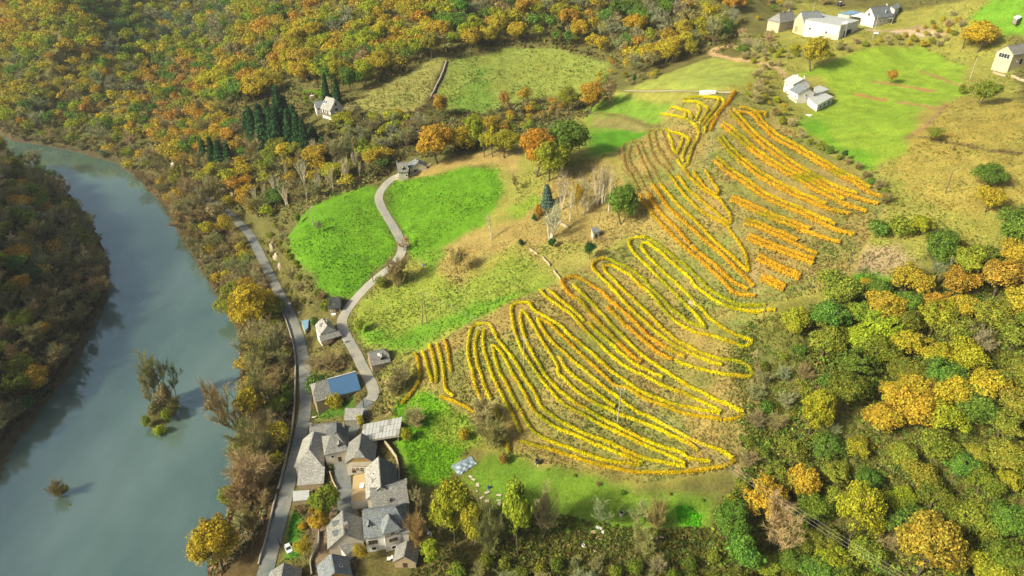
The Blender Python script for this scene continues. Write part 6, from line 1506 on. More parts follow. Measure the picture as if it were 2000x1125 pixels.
poly_mesh('gable_boards', [f(*p) for p in pts] + [f(p[0] + .028, p[1], p[2]) for p in pts], [[0, 1, 2], [5, 4, 3], [0, 3, 4, 1], [1, 4, 5, 2], [2, 5, 3, 0]], W_WHITE, f.root); f.window('A', 0, 9.0, .8, .8, M_WOOD); f.window('A', -2.4, 2.0, .7, 1.0); f.door('A', 2, 2.6, 3.0, W_OCHRE)
root, P, z = shed('hangar', 'long white hangar with a sheet roof at the hilltop farm', 'hangar', [(1572.5,38),(1606,27.5),(1680,39.5),(1643,50)], (7.2,7.2,6.4,6.4), R_GREY, W_WHITE, group=GF, deep=4)
o = np.array(root.location); P = [p + o for p in P]
wall_patch(root, P[3] + (P[2] - P[3]) * .25, P[3] + (P[2] - P[3]) * .62, z - 1, z + 2.8, .02, M_DARK, 'gate')
wall_patch(root, P[0] + (P[3] - P[0]) * .16, P[0] + (P[3] - P[0]) * .20, z + 2.2, z + 3.2, .02, M_GLASS, 'window'); wall_patch(root, P[0] + (P[3] - P[0]) * .62, P[0] + (P[3] - P[0]) * .66, z + 1.2, z + 2.4, .02, M_GLASS, 'window')
wall_patch(root, P[0] + (P[3] - P[0]) * .52, P[3], z - 2.5, z + 1.2, .03, W_CREAM, 'plinth')
root, P, z = shed('shed', 'white shed with a blue sheet roof behind the hangar', 'shed', [(1636.5,26),(1663,20),(1684,24),(1660,28.5)], (5,5,4.6,4.6), R_BLUESHED, W_WHITE, group=GF)
root, P, z = shed('canopy', 'white flat canopy between the blue roofed shed and the gabled house', 'canopy', [(1661.5,30.5),(1683,24.6),(1692,27),(1689,35)], (3.8,3.8,3.6,3.6), M_PAINT, W_CREAM, group=GF, open_sides=(3, 0))
f = house('house', 'slated house with white gable and veranda at the hilltop farm', 'house', (1701,14.5), (1735,10.5), 9.0, 4.2, 9.0, R_BLUE, W_WHITE, group=GF); f.window('A', 0, 4.6, 1.0, 1.3, M_WOOD); f.chimney(f.x1 - 1.0, 0, 10.0, .9, W_CREAM, f.roof, 8); f.dormer('R', 3.2, .3, 1.2, 1.0, R_BLUE, W_WHITE); f.window('R', -2, 1.2); f.window('R', 1, 1.2)
shed('', None, None, [(1722,34.5),(1735,27),(1754,19.5),(1744,37)], (3.4,3.8,3.8,3.2), R_STONE, W_CREAM, root=f.root, zg=float(f.c[2]), pre='veranda_', open_sides=(3,))
root, P, z = shed('shed', 'small blue roofed white building behind the veranda house', 'shed', [(1739.5,12.5),(1754,5),(1758,14),(1748,18)], (4.4,4.4,3.6,3.6), R_BLUE, W_WHITE, group=GF)
root, P, z = shed('hut', 'little stone hut with a slab roof beside the birches', 'hut', [(1154.5,444.5),(1167,442.8),(1172,452.3),(1158,455.2)], (3.4,3.4,2.7,2.7), R_BLUE, W_CREAM, inset=.2)
o = np.array(root.location); P = [p + o for p in P]; wall_patch(root, P[3] + (P[2] - P[3]) * .35, P[3] + (P[2] - P[3]) * .65, z, z + 1.9, .02, M_DOOR, 'door')
root, P, z = shed('hut', 'tiny white roofed hut alone on the crest meadow', 'hut', [(1979.5,33.5),(1989,28.5),(1996,33),(1986.5,38)], (1.8,2.0,1.8,1.6), M_PAINT, W_GSTONE, inset=.3, deep=1.0)
# ------------------------------------------------------------------ power poles and their wires
def pole(px, py, top, name, label, mat, arm=0.0, twin=False, group='power and telephone poles'):
    x, y, z = [float(v[0]) for v in on_ground(px, py)]; d = project(x, y, z)[2]
    h = (py - top) * d / FPX / math.cos(math.atan2(CAM_Z - z, math.hypot(x, y)))
    root = empty(name, (x, y, z)); tag(root, label, 'power pole', group)
    if twin:
        for s in (-1, 1):
            V, F = tube([(s * .9, 0, -.5), (s * .25, 0, h)], [.17, .12], 6); mesh_np('leg', V, F, mat, parent=root)
        V, F = tube([(-.9, 0, .4), (.9, 0, .4)], [.09, .09], 5); mesh_np('brace', V, F, mat, parent=root)
    else:
        V, F = tube([(0, 0, -.5), (0, 0, h)], [.19, .12], 7); mesh_np('shaft', V, F, mat, parent=root)
    if arm:
        V, F = tube([(-arm, .25, h - .25), (arm, -.25, h - .25)], [.09, .09], 4); mesh_np('crossarm', V, F, mat, parent=root)
        for s in (-1, 0, 1):
            V, F = tube([(s * arm * .9, -s * .22, h - .2), (s * arm * .9, -s * .22, h + .2)], [.09, .06], 6); mesh_np('insulator', V, F, M_PAINT, parent=root)
    return np.array((x, y, z + h))
M_OLDPOLE = plain('brown_pole', (.14,.10,.065), .9, .2, 2.0)
p1 = pole(1206,826,762,'power_pole','pale concrete power pole among the lower yellow vine rows',M_POLE,1.3)
p2 = pole(1023,714,664,'power_pole','pale pole between the inner rows of the looping vines',M_POLE,.9)
p3 = pole(830,633,574,'power_pole','dark double legged power pole on the olive slope',M_OLDPOLE,1.2,True)
p4 = pole(1489,628,584,'power_pole','dark wooden pole at the tip of the hairpin vine rows',M_OLDPOLE)
p5 = pole(1659,517,470,'power_pole','wooden pole beside the bare earth patch',M_OLDPOLE)
p6 = pole(1846,378,333,'power_pole','leaning wooden pole on the brown field',M_OLDPOLE)
p7 = pole(1895,153,115,'power_pole','pale wooden pole in the big meadow',M_POLE)
p8 = pole(612,443,404,'power_pole','pole with crossarm at the corner of the left meadow',M_POLE,1.0)
p9 = pole(729,552,519,'power_pole','thin pole beside the lower lane',M_OLDPOLE)
p10 = pole(711,797,775,'street_lamp','thin lamp post beside the low stone shed',M_IRON, group=None)
p11 = pole(547,1066,1050,'signpost','short dark post at the roadside near the car',M_IRON, group=None)
p12 = pole(1704,75,33,'power_pole','pale pole on the slope below the hilltop house',M_POLE)
p13 = pole(1588,22,5,'power_pole','thin pole behind the hilltop barn',M_POLE)
pe = np.array((108.0, 96.0, 41.0))
def wire(name, label, a, b, sag, parts, mat, r=.022):
    root = empty(name, tuple((a + b) / 2)); tag(root, label, 'power line')
    c = (a + b) / 2; d = (b - a)[:2]; n = np.array([-d[1], d[0]]) / np.linalg.norm(d)
    for k in parts:
        t_ = np.linspace(0, 1, 22)[:, None]
        P = a + (b - a) * t_ - np.array([0, 0, 1]) * 4 * sag * t_ * (1 - t_) + np.array([n[0] * k, n[1] * k, 0]) - c
        V, F = tube(P, np.full(22, r), 3); mesh_np('cable', V, F, mat, parent=root)
M_WIRE = plain('bright_wire', (.42,.42,.38), .5, .05)
ex, ey = at_z(1722, 1092, 40.0); pe = np.array((float(ex), float(ey), 40.0)); pe = pe + (pe - p1) * .25
wire('power_line', 'three pale cables crossing the ravine wood from the concrete pole', p1 + (0, 0, .1), pe, 2.5, (-1.2, 0, 1.2), M_WIRE)
wire('power_line', 'cables between the concrete pole and the pole in the looping vines', p1, p2, .8, (-.5, .5), M_WIRE, .02)
wire('power_line', 'cables between the vine pole and the double pole', p2, p3, .8, (-.5, .5), M_WIRE, .02)

# ------------------------------------------------------------------ stone walls, fences and hedges
def wall_along(pts, name, label, cat, h, th, mat, step=1.2, rough=.12, closed=False):
    P = resample(G(pts), step); z = ground_z(P[:, 0], P[:, 1]); r = np.random.default_rng(int(P[0, 0] * 10) & 0xffff)
    T_ = np.gradient(P[:, :2], axis=0); T_ /= np.linalg.norm(T_, axis=1)[:, None] + 1e-9; N = np.stack([-T_[:, 1], T_[:, 0]], -1)
    c = np.array((P[:, 0].mean(), P[:, 1].mean(), z.mean())); rows = []
    hh = h * (1 + r.normal(0, rough, len(P)))
    for o, zz in ((-1, -.6), (-1, 1), (1, 1), (1, -.6)):
        w = th / 2 * (1 + r.normal(0, rough, len(P)))
        rows.append(np.stack([P[:, 0] + N[:, 0] * o * w, P[:, 1] + N[:, 1] * o * w, z + (hh if zz > 0 else zz)], -1))
    V = np.stack(rows, 1).reshape(-1, 3) - c; n = len(P)
    F = [[i * 4 + j, (i + 1) * 4 + j, (i + 1) * 4 + (j + 1) % 4, i * 4 + (j + 1) % 4] for i in range(n - 1) for j in range(3)]
    o = mesh_np(name, V, F, mat); o.location = c
    return tag(o, label, cat)
W_DRY = plain('pale_dry_stone', (.33,.27,.165), .95, .3, 1.8)
wall_along([(548,602),(560,630),(570,662),(577,700),(577,760),(572,830),(560,890),(549,938),(543,958)],'stone_wall','long low stone wall along the river side of the road','wall',.85,.55,W_GSTONE)
wall_along([(540,968),(530,1010),(518,1060),(505,1105)],'stone_wall','lower end of the roadside wall with a dark hedge foot','wall',.8,.55,W_GSTONE)
wall_along([(1060,503),(1075,520)],'stone_wall','pale upper piece of the broken terrace wall under the orchard','wall',.8,.6,W_DRY)
wall_along([(1082,530),(1096,548)],'stone_wall','pale lower piece of the broken terrace wall under the orchard','wall',.7,.6,W_DRY)
wall_along([(1035,488),(1050,497)],'stone_wall','short pale wall beside the dark bush in the orchard','wall',.7,.6,W_DRY)
wall_along([(1092,436),(1112,446)],'stone_wall','short pale wall between the white birch and the stone hut','wall',.9,.7,W_DRY)
wall_along([(872,122),(862,150),(845,185),(838,200)],'stone_wall','dark dry stone wall between the two far meadows','wall',1.1,.9,W_GSTONE)
wall_along([(766,352),(782,350),(800,345),(822,334),(842,322)],'stone_wall','low wall below the house at the lane end','wall',.8,.6,W_DRY)
wall_along([(752,868),(765,882),(776,900),(780,925),(779,945)],'garden_wall','curved pale garden wall beside the tall village house','wall',1.6,.45,W_DRY)
wall_along([(645,925),(652,945),(660,958)],'garden_wall','narrow pale garden wall at the village street','wall',1.0,.4,W_DRY)
wall_along([(624,1040),(622,1065),(612,1085),(607,1100),(610,1125)],'garden_wall','garden wall behind the parked car','wall',1.1,.4,W_GSTONE)
wall_along([(1745,72),(1760,70),(1790,71),(1815,70)],'stone_wall','pale retaining wall under the hilltop yard','wall',1.8,.6,W_DRY)
wall_along([(1940,142),(1952,146),(1965,150)],'stone_wall','white stone edging below the ochre house','wall',.8,.7,W_DRY)
wall_along([(1975,150),(1990,156),(2003,160)],'stone_wall','pale terrace wall beside the ochre house','wall',1.0,.7,W_DRY)
wall_along([(1345,600),(1352,592),(1358,586)],'stone_wall','pale stone ramp between the hairpin rows','wall',.5,2.6,W_DRY)
wall_along([(1020,268),(1075,247),(1110,236)],'stone_wall','thin pale wall along the upper edge of the meadow strip','wall',.6,.5,W_DRY)
def hedge(pts, name, label, h, w, tint, seed, leaf=.3, dens=90):
    P = resample(G(pts), .5); P[:, 2] = ground_z(P[:, 0], P[:, 1]); r = np.random.default_rng(seed); n = len(P) * dens // 2
    i = r.integers(0, len(P), n); T_ = np.gradient(P[:, :2], axis=0); T_ /= np.linalg.norm(T_, axis=1)[:, None] + 1e-9; N = np.stack([-T_[:, 1], T_[:, 0]], -1)
    a = r.random(n) * math.pi; hh = h * (.9 + .2 * vnoise(P[i, 0], P[i, 1], 3, seed))
    e = np.clip(np.cos(a) * 1.5, -1, 1); f = np.clip(np.sin(a) * 1.5, 0, 1)
    C = np.stack([P[i, 0] + N[i, 0] * e * w / 2, P[i, 1] + N[i, 1] * e * w / 2, P[i, 2] + f * hh], -1); D = np.stack([N[i, 0] * e, N[i, 1] * e, f], -1)
    V, F = quads(C, D, np.full(n, leaf), seed, 1.2, .5); c = P.mean(0)
    o = mesh_np(name, V - c, F, M_LEAF); o.location = c; o.color = (*tint, 1); return tag(o, label, 'hedge')
hedge([(662,247),(676,245),(690,243)],'clipped_hedge','dark clipped hedge in front of the pale house',2.2,1.8,(.04,.12,.02),41)
hedge([(594,184),(612,183),(632,187),(642,190)],'hedge','bright green hedge behind the pale house',2.2,2.6,(.20,.36,.02),42)
hedge([(606,755),(622,748),(640,742)],'hedge','green ivy hedge along the left end of the blue roofed barn',2.6,2.4,(.07,.17,.02),43)
def fence(pts, label, h=1.1, gap=2.2, mat=None):
    P = resample(G(pts), gap); z = ground_z(P[:, 0], P[:, 1]); c = np.array((P[0, 0], P[0, 1], z[0])); root = empty('fence', tuple(c)); tag(root, label, 'fence')
    for k in range(len(P)):
        V, F = tube([(P[k, 0] - c[0], P[k, 1] - c[1], z[k] - .3 - c[2]), (P[k, 0] - c[0], P[k, 1] - c[1], z[k] + h - c[2])], [.07, .06], 5); mesh_np('fence_post', V, F, mat or M_WOOD, parent=root)
    for q in (.5, .92):
        V, F = tube(np.stack([P[:, 0], P[:, 1], z + h * q], -1) - c, np.full(len(P), .045), 4); mesh_np('rail', V, F, mat or M_WOOD, parent=root)
fence([(613,1030),(617,1045),(622,1060)],'wooden fence behind the golden bush in the village')
fence([(1210,492),(1190,505),(1165,515)],'grey post fence between the orchard and the hairpin rows')
fence([(600,650),(604,668),(608,690)],'grey fence on the bank between the road and the white house')
fence([(1140,468),(1180,470),(1236,462)],'post fence above the hairpin rows under the hut')
fence([(1480,690),(1472,740),(1466,790)],'post fence down the edge of the vineyard beside the ravine scrub')

# ------------------------------------------------------------------ the parked car
def car(px, py, heading_px, label):
    x, y, z = [float(v[0]) for v in on_ground(px, py)]; hx, hy, _ = [float(v[0]) for v in on_ground(*heading_px)]
    ang = math.atan2(hy - y, hx - x)
    root = empty('parked_car', (x, y, z), 0); tag(root, label, 'car'); ca, sa = math.cos(ang), math.sin(ang)
    gx = (ground_z(x + ca, y + sa) - ground_z(x - ca, y - sa)) / 2
    def R(P): return [(p[0] * ca - p[1] * sa, p[0] * sa + p[1] * ca, p[2] + p[0] * float(gx)) for p in P]
    paint = NT('silver_white_paint'); paint.b.inputs['Base Color'].default_value = (.72,.73,.72,1); paint.b.inputs['Roughness'].default_value = .25; paint.b.inputs['Metallic'].default_value = .1; paint.b.inputs['Coat Weight'].default_value = .5
    prof = [(-2.1,.35),(-2.12,.75),(-1.98,.98),(-.0,1.0),(.95,1.0),(2.0,.82),(2.12,.6),(2.1,.33)]
    def loft(sections):
        V = []; n = len(sections[0]); F = []
        for s in sections: V += s
        for i in range(len(sections) - 1):
            for j in range(n): F.append([i * n + j, i * n + (j + 1) % n, (i + 1) * n + (j + 1) % n, (i + 1) * n + j])
        F.append(list(range(n))[::-1]); F.append([(len(sections) - 1) * n + j for j in range(n)])
        return V, F
    secs = [[(px_, yy, zz if zz < .5 else zz - dz) for px_, zz in [(a * sx, b) for a, b in prof]] for yy, sx, dz in ((-.88,.93,.06),(-.84,.985,0),(-.45,1,-.02),(.45,1,-.02),(.84,.985,0),(.88,.93,.06))]
    V, F = loft(secs); b = poly_mesh('body', R(V), F, paint.m, root, False); b.data.shade_smooth() if False else None
    cab = [(-1.9,.985),(-1.55,1.46),(-1.1,1.52),(.0,1.52),(.25,1.47),(1.05,.985)]
    secs = [[(a, yy * (1 if zz < 1.1 else .86), zz) for a, zz in cab] for yy in (-.80, .80)]
    V, F = loft(secs); poly_mesh('windows', R(V), F, M_GLASS, root, False)
    V, F = prism(R([(-1.58,-.68,1.535),(.12,-.68,1.535),(.12,.68,1.535),(-1.58,.68,1.535)]), .05); poly_mesh('car_roof', V, F, paint.m, root)
    for s in (-1, 1):
        for a0, a1 in ((-1.62,-1.9),(-.55,-.5),(.15,1.02)):
            V, F = tube(R([(a0, s * .70, 1.50), (a1, s * .81, .98)]), [.05, .05], 4); mesh_np('pillar', V, F, paint.m, parent=root)
        m = poly_mesh('mirror', *prism(R([(.72, s * .86, 1.12), (.88, s * .86, 1.12), (.88, s * 1.06, 1.12), (.72, s * 1.06, 1.12)]), .14), paint.m, root)
        hl = poly_mesh('headlight', *prism(R([(1.86, s * .48, .80), (2.10, s * .48, .74), (2.02, s * .82, .74), (1.78, s * .84, .80)]), .08, .03), M_GLASS, root)
        for wx in (-1.28, 1.32):
            c = np.array((wx, s * .80, .33)); th = np.arange(14) * 2 * math.pi / 14
            V = []; 
            for yy, rr in ((-.1, .33), (.1, .33)): V += [(c[0] + math.cos(a) * rr, c[1] + yy, c[2] + math.sin(a) * rr) for a in th]
            F = [[i, (i + 1) % 14, 14 + (i + 1) % 14, 14 + i] for i in range(14)] + [list(range(14))[::-1], list(range(14, 28))]
            w = poly_mesh('wheel', R(V), F, M_IRON, root, False)
            V = [(c[0] + math.cos(a) * .2, c[1] + s * .108, c[2] + math.sin(a) * .2) for a in th]; poly_mesh('rim', R(V), [list(range(14))], R_GREY, w, False)
    V, F = prism(R([(.3,.25,1.03),(.95,.2,1.015),(.95,.3,1.015),(.3,.35,1.03)]), .02); poly_mesh('bonnet_crease', V, F, paint.m, root)
car(564,1074,(570,1088),'silver white car parked on the grass beside the road')

# ------------------------------------------------------------------ a walker on the road
def person(px, py, label):
    x, y, z = [float(v[0]) for v in on_ground(px, py)]
    root = empty('person', (x, y, z + .08)); tag(root, label, 'person')
    bm = bpy.data.meshes.new('body')
    V = [(0,0,.92),(0,0,1.15),(0,-.01,1.42),(0,-.02,1.52),(0,-.02,1.64),(0,-.01,1.74),
         (-.10,.0,.88),(-.11,.14,.48),(-.11,.10,.08),(-.11,-.06,.04), (.10,.0,.88),(.11,-.16,.50),(.11,-.30,.10),(.11,-.44,.08),
         (-.20,0,1.40),(-.25,-.10,1.12),(-.24,-.26,.92), (.20,0,1.40),(.25,.12,1.12),(.25,.16,.86)]
    E = [(0,1),(1,2),(2,3),(3,4),(4,5),(0,6),(6,7),(7,8),(8,9),(0,10),(10,11),(11,12),(12,13),(2,14),(14,15),(15,16),(2,17),(17,18),(18,19)]
    Rr = [.15,.145,.16,.06,.105,.08,.10,.075,.05,.045,.10,.075,.05,.045,.07,.05,.035,.07,.05,.035]
    bm.from_pydata(V, E, []); o = add_obj('body', bm, root); bm.materials.append(plain('dark_clothing', (.03,.035,.045), .9, .2, 3))
    sk = o.modifiers.new('skin', 'SKIN'); 
    for k, rr in enumerate(Rr): bm.skin_vertices[0].data[k].radius = (rr, rr * .85)
    bm.skin_vertices[0].data[0].use_root = True
    o.modifiers.new('smooth', 'SUBSURF').render_levels = 1
    V, F = lobed_crown(77, 60, .09, 1.66, 1.79, 4, .07); mesh_np('hair', V, F, M_IRON, parent=root)
person(565.3,614,'person in dark clothes walking on the road above the village')

# ------------------------------------------------------------------ tarpaulin
tq = [at_z(px, py, float(on_ground(px, py)[2][0]) + .25) for px, py in [(881,910),(920,890),(931,905),(895,929)]]
tz = [float(ground_z(*q)) for q in tq]; NU, NV = 34, 18; V = []
tc = np.array([np.mean([q[0] for q in tq]), np.mean([q[1] for q in tq]), np.mean(tz)])
for i in range(NU + 1):
    for j in range(NV + 1):
        u, v = i / NU, j / NV
        x = (tq[0][0] * (1 - u) + tq[1][0] * u) * (1 - v) + (tq[3][0] * (1 - u) + tq[2][0] * u) * v
        y = (tq[0][1] * (1 - u) + tq[1][1] * u) * (1 - v) + (tq[3][1] * (1 - u) + tq[2][1] * u) * v
        w = .22 * abs(math.sin(u * 9 + v * 5 + math.sin(v * 7) * .8)) + .16 * math.sin(u * 23 - v * 11) * v + .45 * math.sin(u * 3.14) * math.sin(v * 3.14)
        V.append((x - tc[0], y - tc[1], float(ground_z(x, y)) - tc[2] + .12 + max(w, -.05)))
F = [[i * (NV + 1) + j, (i + 1) * (NV + 1) + j, (i + 1) * (NV + 1) + j + 1, i * (NV + 1) + j + 1] for i in range(NU) for j in range(NV)]
M_TARP = plain('blue_grey_tarpaulin', (.17,.22,.25), .38, .12, .8, spec=.6)
o = mesh_np('tarpaulin', V, F, M_TARP, True); o.location = tc; tag(o, 'crumpled blue grey tarpaulin spread on the village meadow', 'tarpaulin')

# ------------------------------------------------------------------ boards, beehives and other small things
def slab(name, label, cat, px, py, lx, ly, h, rz, mat, group=None, lid=None):
    x, y, z = [float(v[0]) for v in on_ground(px, py)]; root = empty(name, (x, y, z), rz); tag(root, label, cat, group)
    def B(nm, x0, x1, y0, y1, z0, z1, m, parent):
        V = [(a, b, c) for c in (z0, z1) for a, b in ((x0, y0), (x1, y0), (x1, y1), (x0, y1))]
        return poly_mesh(nm, V, [[3,2,1,0],[4,5,6,7],[0,1,5,4],[1,2,6,5],[2,3,7,6],[3,0,4,7]], m, parent)
    if lid is None:     # a board pallet: planks on bearers
        n = max(3, int(ly / .22))
        for k in range(n): B('plank', -lx / 2, lx / 2, -ly / 2 + ly * k / n + .015, -ly / 2 + ly * (k + 1) / n - .015, h - .05 + .01 * (k % 2), h + .01 * (k % 2), mat, root)
        for k in (-.4, .4): B('bearer', lx * k - .06, lx * k + .06, -ly / 2, ly / 2, -.1, h - .052, M_WOOD, root)
    else:
        B('box', -lx / 2, lx / 2, -ly / 2, ly / 2, -.1, h, mat, root); B('lid', -lx / 2 - .06, lx / 2 + .06, -ly / 2 - .06, ly / 2 + .06, h + .002, h + .10, lid, root)
    return root
M_BOARD = plain('pale_boards', (.52,.44,.33), .85, .15, 1.5); M_BOARD2 = plain('yellowed_boards', (.46,.37,.19), .85, .2, 1.5); M_WHITEB = plain('white_boards', (.66,.65,.60), .7, .1, 1.5)
o8 = lambda x, y: (820 + x / 10.23, 890 + y / 10.23)
for k, (x, y, lx, ly, rz, lab) in enumerate([(1010,430,1.3,.8,-.6,'white pale board uppermost below the tarpaulin'),(1070,485,1.3,.8,-.5,'pale board touching the uppermost one'),(1155,595,1.0,1.4,.1,'upright set pale board at the garden path'),(1340,745,1.6,.9,.5,'pale board below the blue barrel'),(1240,845,1.5,.7,.7,'small pale board beside the yellow green tree'),(1345,915,1.2,1.0,0,'square pale board above the bare tree'),(1580,800,1.5,.8,-.2,'pale board highest of the right hand cluster'),(1580,905,1.3,.6,0,'narrow pale board in the right hand cluster'),(1585,975,1.0,1.5,-.3,'lowest pale board of the right hand cluster'),(1140,720,.5,.6,0,'tiny pale board beside the green stakes')]):
    slab('board_pallet', lab, 'pallet', *o8(x, y), lx, ly, .3, rz, M_BOARD, 'pale boards in the garden below the tarpaulin')
o9 = lambda x, y: (1100 + x / 9, 1000 + y / 9)
for x, y, lx, ly, rz, m, lab in [(625,290,1.9,.9,-.5,M_WHITEB,'white board uppermost in the lower garden'),(530,365,1.1,1.2,.5,M_BOARD2,'tan square board left of the white ones'),(632,465,1.7,.9,-.5,M_BOARD2,'tan board lowest of the lower garden group'),(693,370,.7,1.4,0,M_WHITEB,'narrow white board standing by the stakes'),(1542,460,.7,1.5,.1,M_BOARD2,'yellow board upright in the dark garden bed'),(1650,470,.5,1.1,0,M_BOARD2,'thin yellow board in the dark garden bed'),(1730,450,1.2,.5,-.2,M_BOARD,'pale board at the end of the dark garden bed'),(555,700,1.2,.4,-.7,M_BOARD2,'narrow tan plank at the scrub edge')]:
    slab('board_pallet', lab, 'pallet', *o9(x, y), lx, ly, .3, rz, m, 'pale boards in the lower garden')
def drum(name, label, cat, px, py, r, h, mat, rim=None, legs=0):
    x, y, z = [float(v[0]) for v in on_ground(px, py)]; root = empty(name, (x, y, z)); tag(root, label, cat); th = np.arange(18) * 2 * math.pi / 18; zb = .8 if legs else -.1
    V = [(math.cos(a) * r, math.sin(a) * r, zz) for zz in (zb, h) for a in th] + [(math.cos(a) * r * .86, math.sin(a) * r * .86, zz) for zz in (h, h - .35) for a in th]
    F = [[i, (i + 1) % 18, 18 + (i + 1) % 18, 18 + i] for i in range(18)] + [[18 + i, 18 + (i + 1) % 18, 36 + (i + 1) % 18, 36 + i] for i in range(18)] + [[36 + i, 36 + (i + 1) % 18, 54 + (i + 1) % 18, 54 + i] for i in range(18)] + [list(range(18))[::-1]]
    poly_mesh('drum_shell', V, F, mat, root, False); poly_mesh('drum_inside', [(math.cos(a) * r * .85, math.sin(a) * r * .85, h - .30) for a in th], [list(range(18))], M_DARK, root, False)
    for k in range(legs):
        a = k * 6.28 / legs; V, F = tube([(math.cos(a) * r * 1.2, math.sin(a) * r * 1.2, -.2), (math.cos(a) * r * .7, math.sin(a) * r * .7, .85)], [.05, .05], 4); mesh_np('leg', V, F, M_PAINT, parent=root)
drum('water_tank','black water tank on pale legs below the lowest vine row','tank',1050,907,.75,1.9,M_IRON,legs=4)
drum('barrel','blue barrel in the garden below the tarpaulin','barrel',954,954,.38,.95,plain('blue_plastic',(.05,.12,.32),.5,.1))
drum('well','round grey stone well in the garden','well',1214,1006,.72,1.2,W_GSTONE)
drum('water_butt','white barrel at the lower garden edge','barrel',1139,1068,.42,.9,M_PAINT)
drum('silo','white silo at the front corner of the hangar','silo',1645.5,70,1.6,7.5,M_PAINT)
slab('water_trough','small grey blue box on the olive slope','trough',828,519,1.4,1.0,.8,.3,R_GREY,lid=R_BLUE)
for px, py, lx, lab in ((1372,185,2.6,'smaller white stack beside the farm track'),(1385,184,6.0,'long white stack of wrapped bales beside the farm track')): 
    slab('bale_stack', lab, 'stack', px, py, lx, 2.2, 1.6, 0, M_WHITEB, lid=M_PAINT)
slab('garden_shed','small wooden box with pale lid behind the pale house','box',610,191,2.4,1.6,1.4,.4,W_CREAM,lid=M_PAINT)
slab('bench','white bench on the lawn beside the blue roofed barn','bench',613.5,817,1.5,.7,.55,.1,M_WHITEB)
slab('cart','white box beside the barn with the black roof','box',652,616,1.8,.8,.7,.1,M_WHITEB,lid=M_PAINT)
slab('notice_box','white box at the roadside above the village','box',566,595,1.5,.8,.7,-.3,M_WHITEB,lid=M_PAINT)
slab('crate','grey crate on the bank beside the walker','crate',585,612,1.0,1.1,.6,0,R_GREY,lid=M_BOARD)
slab('white_box','white cabinet beside the lane below the white house','box',673,670,.9,.9,1.2,.3,M_PAINT,lid=R_GREY)
slab('table','white table on the grey yard below the half timbered house','table',760,1094,1.1,1.2,.75,.1,M_WHITEB)
slab('table','second white table beside the wall of the half timbered house','table',766,1091,.6,1.2,.75,.1,M_WHITEB)
slab('solar_frame','white panels lying on the slope below the hilltop yard','panel',1711,66,2.4,5.0,.4,-.4,M_PAINT)
for k, (x, y) in enumerate([(818,925),(822,940),(829,955),(836,967),(842,975)]):
    slab('scrap', ['blue grey scrap sheet at the top of the junk heap','white scrap sheet near the top of the junk heap','dark scrap in the middle of the junk heap','pale scrap low in the junk heap','white scrap at the foot of the junk heap'][k], 'scrap', 690 + (870 + k * 45 - 0) / 7.03 - (0), 965 + (330 + k * 55) / 7.03, 1.4 + .3 * (k % 2), 1.0, .35, k * .7, [R_BLUE, M_PAINT, M_IRON, M_WHITEB, M_PAINT][k], 'junk heap beside the half timbered house')
# table on the terrace
tcx = TERR[0] * .5 + TERR[2] * .5
root = empty('terrace_table', (float(tcx[0]), float(tcx[1]), float(tcx[2]))); tag(root, 'white table on the tan terrace', 'table')
V, F = prism([(-.6,-1,.75),(.6,-1,.75),(.6,1,.75),(-.6,1,.75)], .06); poly_mesh('table_top', V, F, M_PAINT, root)
for sx in (-.5, .5):
    for sy in (-.9, .9): V, F = tube([(sx, sy, 0), (sx, sy, .7)], [.04, .04], 4); mesh_np('leg', V, F, M_PAINT, parent=root)
# tractor behind the farm
def tractor(px, py):
    x, y, z = [float(v[0]) for v in on_ground(px, py)]; root = empty('tractor', (x, y, z), .5); tag(root, 'pale old farm machine standing behind the hangar', 'tractor')
    def B(nm, b, m): 
        x0, x1, y0, y1, z0, z1 = b; V = [(a, q, c) for c in (z0, z1) for a, q in ((x0, y0), (x1, y0), (x1, y1), (x0, y1))]
        return poly_mesh(nm, V, [[3,2,1,0],[4,5,6,7],[0,1,5,4],[1,2,6,5],[2,3,7,6],[3,0,4,7]], m, root)
    B('bonnet', (.2,2.2,-.5,.5,.8,1.6), M_BOARD); B('cab', (-1.4,.1,-.8,.8,1.0,2.7), M_GLASS); B('cab_roof', (-1.5,.2,-.9,.9,2.71,2.85), M_WHITEB); B('loader', (2.3,3.0,-1.1,1.1,.4,1.1), M_IRON)
    for wx, r in ((-.9, .85), (1.6, .5)):
        for s in (-1, 1):
            th = np.arange(14) * 2 * math.pi / 14; V = [(wx + math.cos(a) * r, s * .95 + yy, r + math.sin(a) * r) for yy in (-.2, .2) for a in th]
            poly_mesh('wheel', V, [[i, (i + 1) % 14, 14 + (i + 1) % 14, 14 + i] for i in range(14)] + [list(range(14))[::-1], list(range(14, 28))], M_IRON, root, False)
tractor(1641,12)
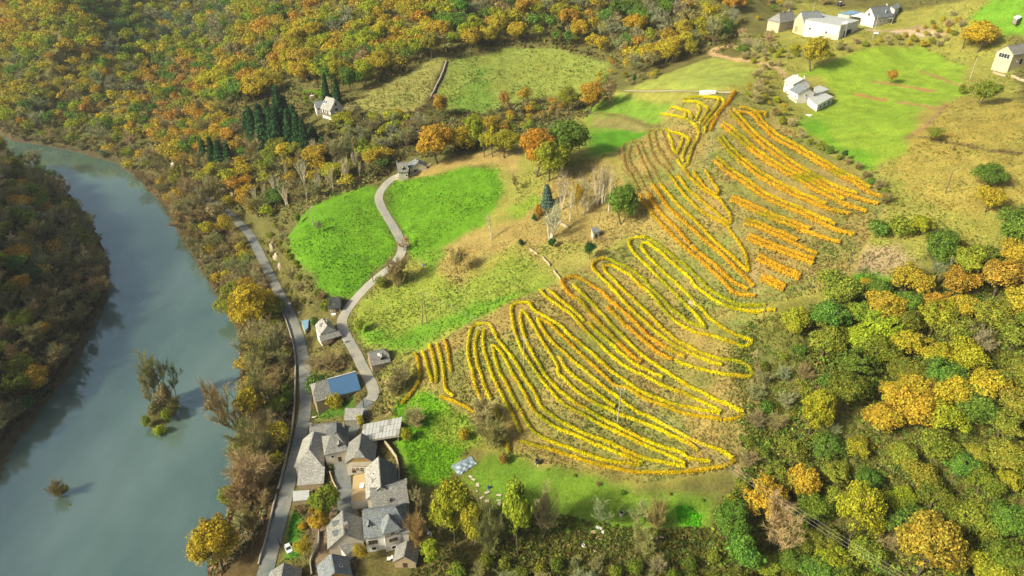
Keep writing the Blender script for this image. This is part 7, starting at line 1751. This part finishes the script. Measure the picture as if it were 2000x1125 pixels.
# rocks on the road bank and in the slope
M_ROCK = plain('pale_rock', (.38,.32,.22), .95, .35, .6)
def rock(px, py, wpx, hpx, label, k):
    x, y, z = [float(v[0]) for v in on_ground(px, py)]; d = project(x, y, z)[2]; w = wpx * d / FPX; h = hpx * d / FPX
    r = np.random.default_rng(600 + k); U, W = 10, 7; V = []
    for j in range(W + 1):
        for i in range(U):
            a = i * 6.283 / U; b = -1.2 + j / W * 2.75; q = 1 + r.normal(0, .16)
            V.append((math.cos(a) * math.cos(b) * w * q, math.sin(a) * math.cos(b) * w * .7 * q, math.sin(b) * h * q))
    F = [[j * U + i, j * U + (i + 1) % U, (j + 1) * U + (i + 1) % U, (j + 1) * U + i] for j in range(W) for i in range(U)]
    o = mesh_np('rock_outcrop', V, F, M_ROCK); o.location = (x, y, z); tag(o, label, 'rock', 'pale rocks of the river road cliff')
for k, (px, py, w, h, lab) in enumerate([(533,488,6,16,'uppermost pale rock of the bank beside the road bend'),(541,505,7,12,'pale rock in the middle of the bank beside the road bend'),(548,522,6,10,'lowest pale rock of the bank beside the road bend'),(388,352,8,12,'pale cliff above the hidden river road'),(406,360,5,12,'white streaked cliff above the hidden river road'),(440,375,8,10,'tan cliff above the start of the visible road'),(455,385,6,10,'lower tan cliff above the start of the visible road'),(143,250,6,7,'white rock above the far river bend'),(340,325,6,9,'pale rock beside the far river road')]): rock(px, py, w, h, lab, k)
# a bed of bright green leaves
tufts('crop_bed', 'bright green leafy crop bed in the lower garden', [(1318,988),(1345,990),(1368,1008),(1366,1028),(1328,1024),(1322,1008)], 420, .55, 9, .6, 88, (.10,.36,.012), .4, avoid_meadow=False)

# ------------------------------------------------------------------ the air of the valley
t = NT('haze'); t.t.nodes.remove(t.b); pv = t.n('ShaderNodeVolumePrincipled'); pv.inputs['Density'].default_value = .00008; pv.inputs['Color'].default_value = (.80,.86,.90,1); pv.inputs['Anisotropy'].default_value = .2
t.l(pv.outputs[0], t.t.nodes['Material Output'].inputs['Volume'])
V = [(x, y, z) for z in (-6, 330) for x, y in ((-2600,-1200),(2600,-1200),(2600,3000),(-2600,3000))]
hz = poly_mesh('haze', V, [[3,2,1,0],[4,5,6,7],[0,1,5,4],[1,2,6,5],[2,3,7,6],[3,0,4,7]], t.m, None, False); hz['kind'] = 'stuff'; hz['label'] = 'thin autumn haze in the valley air'
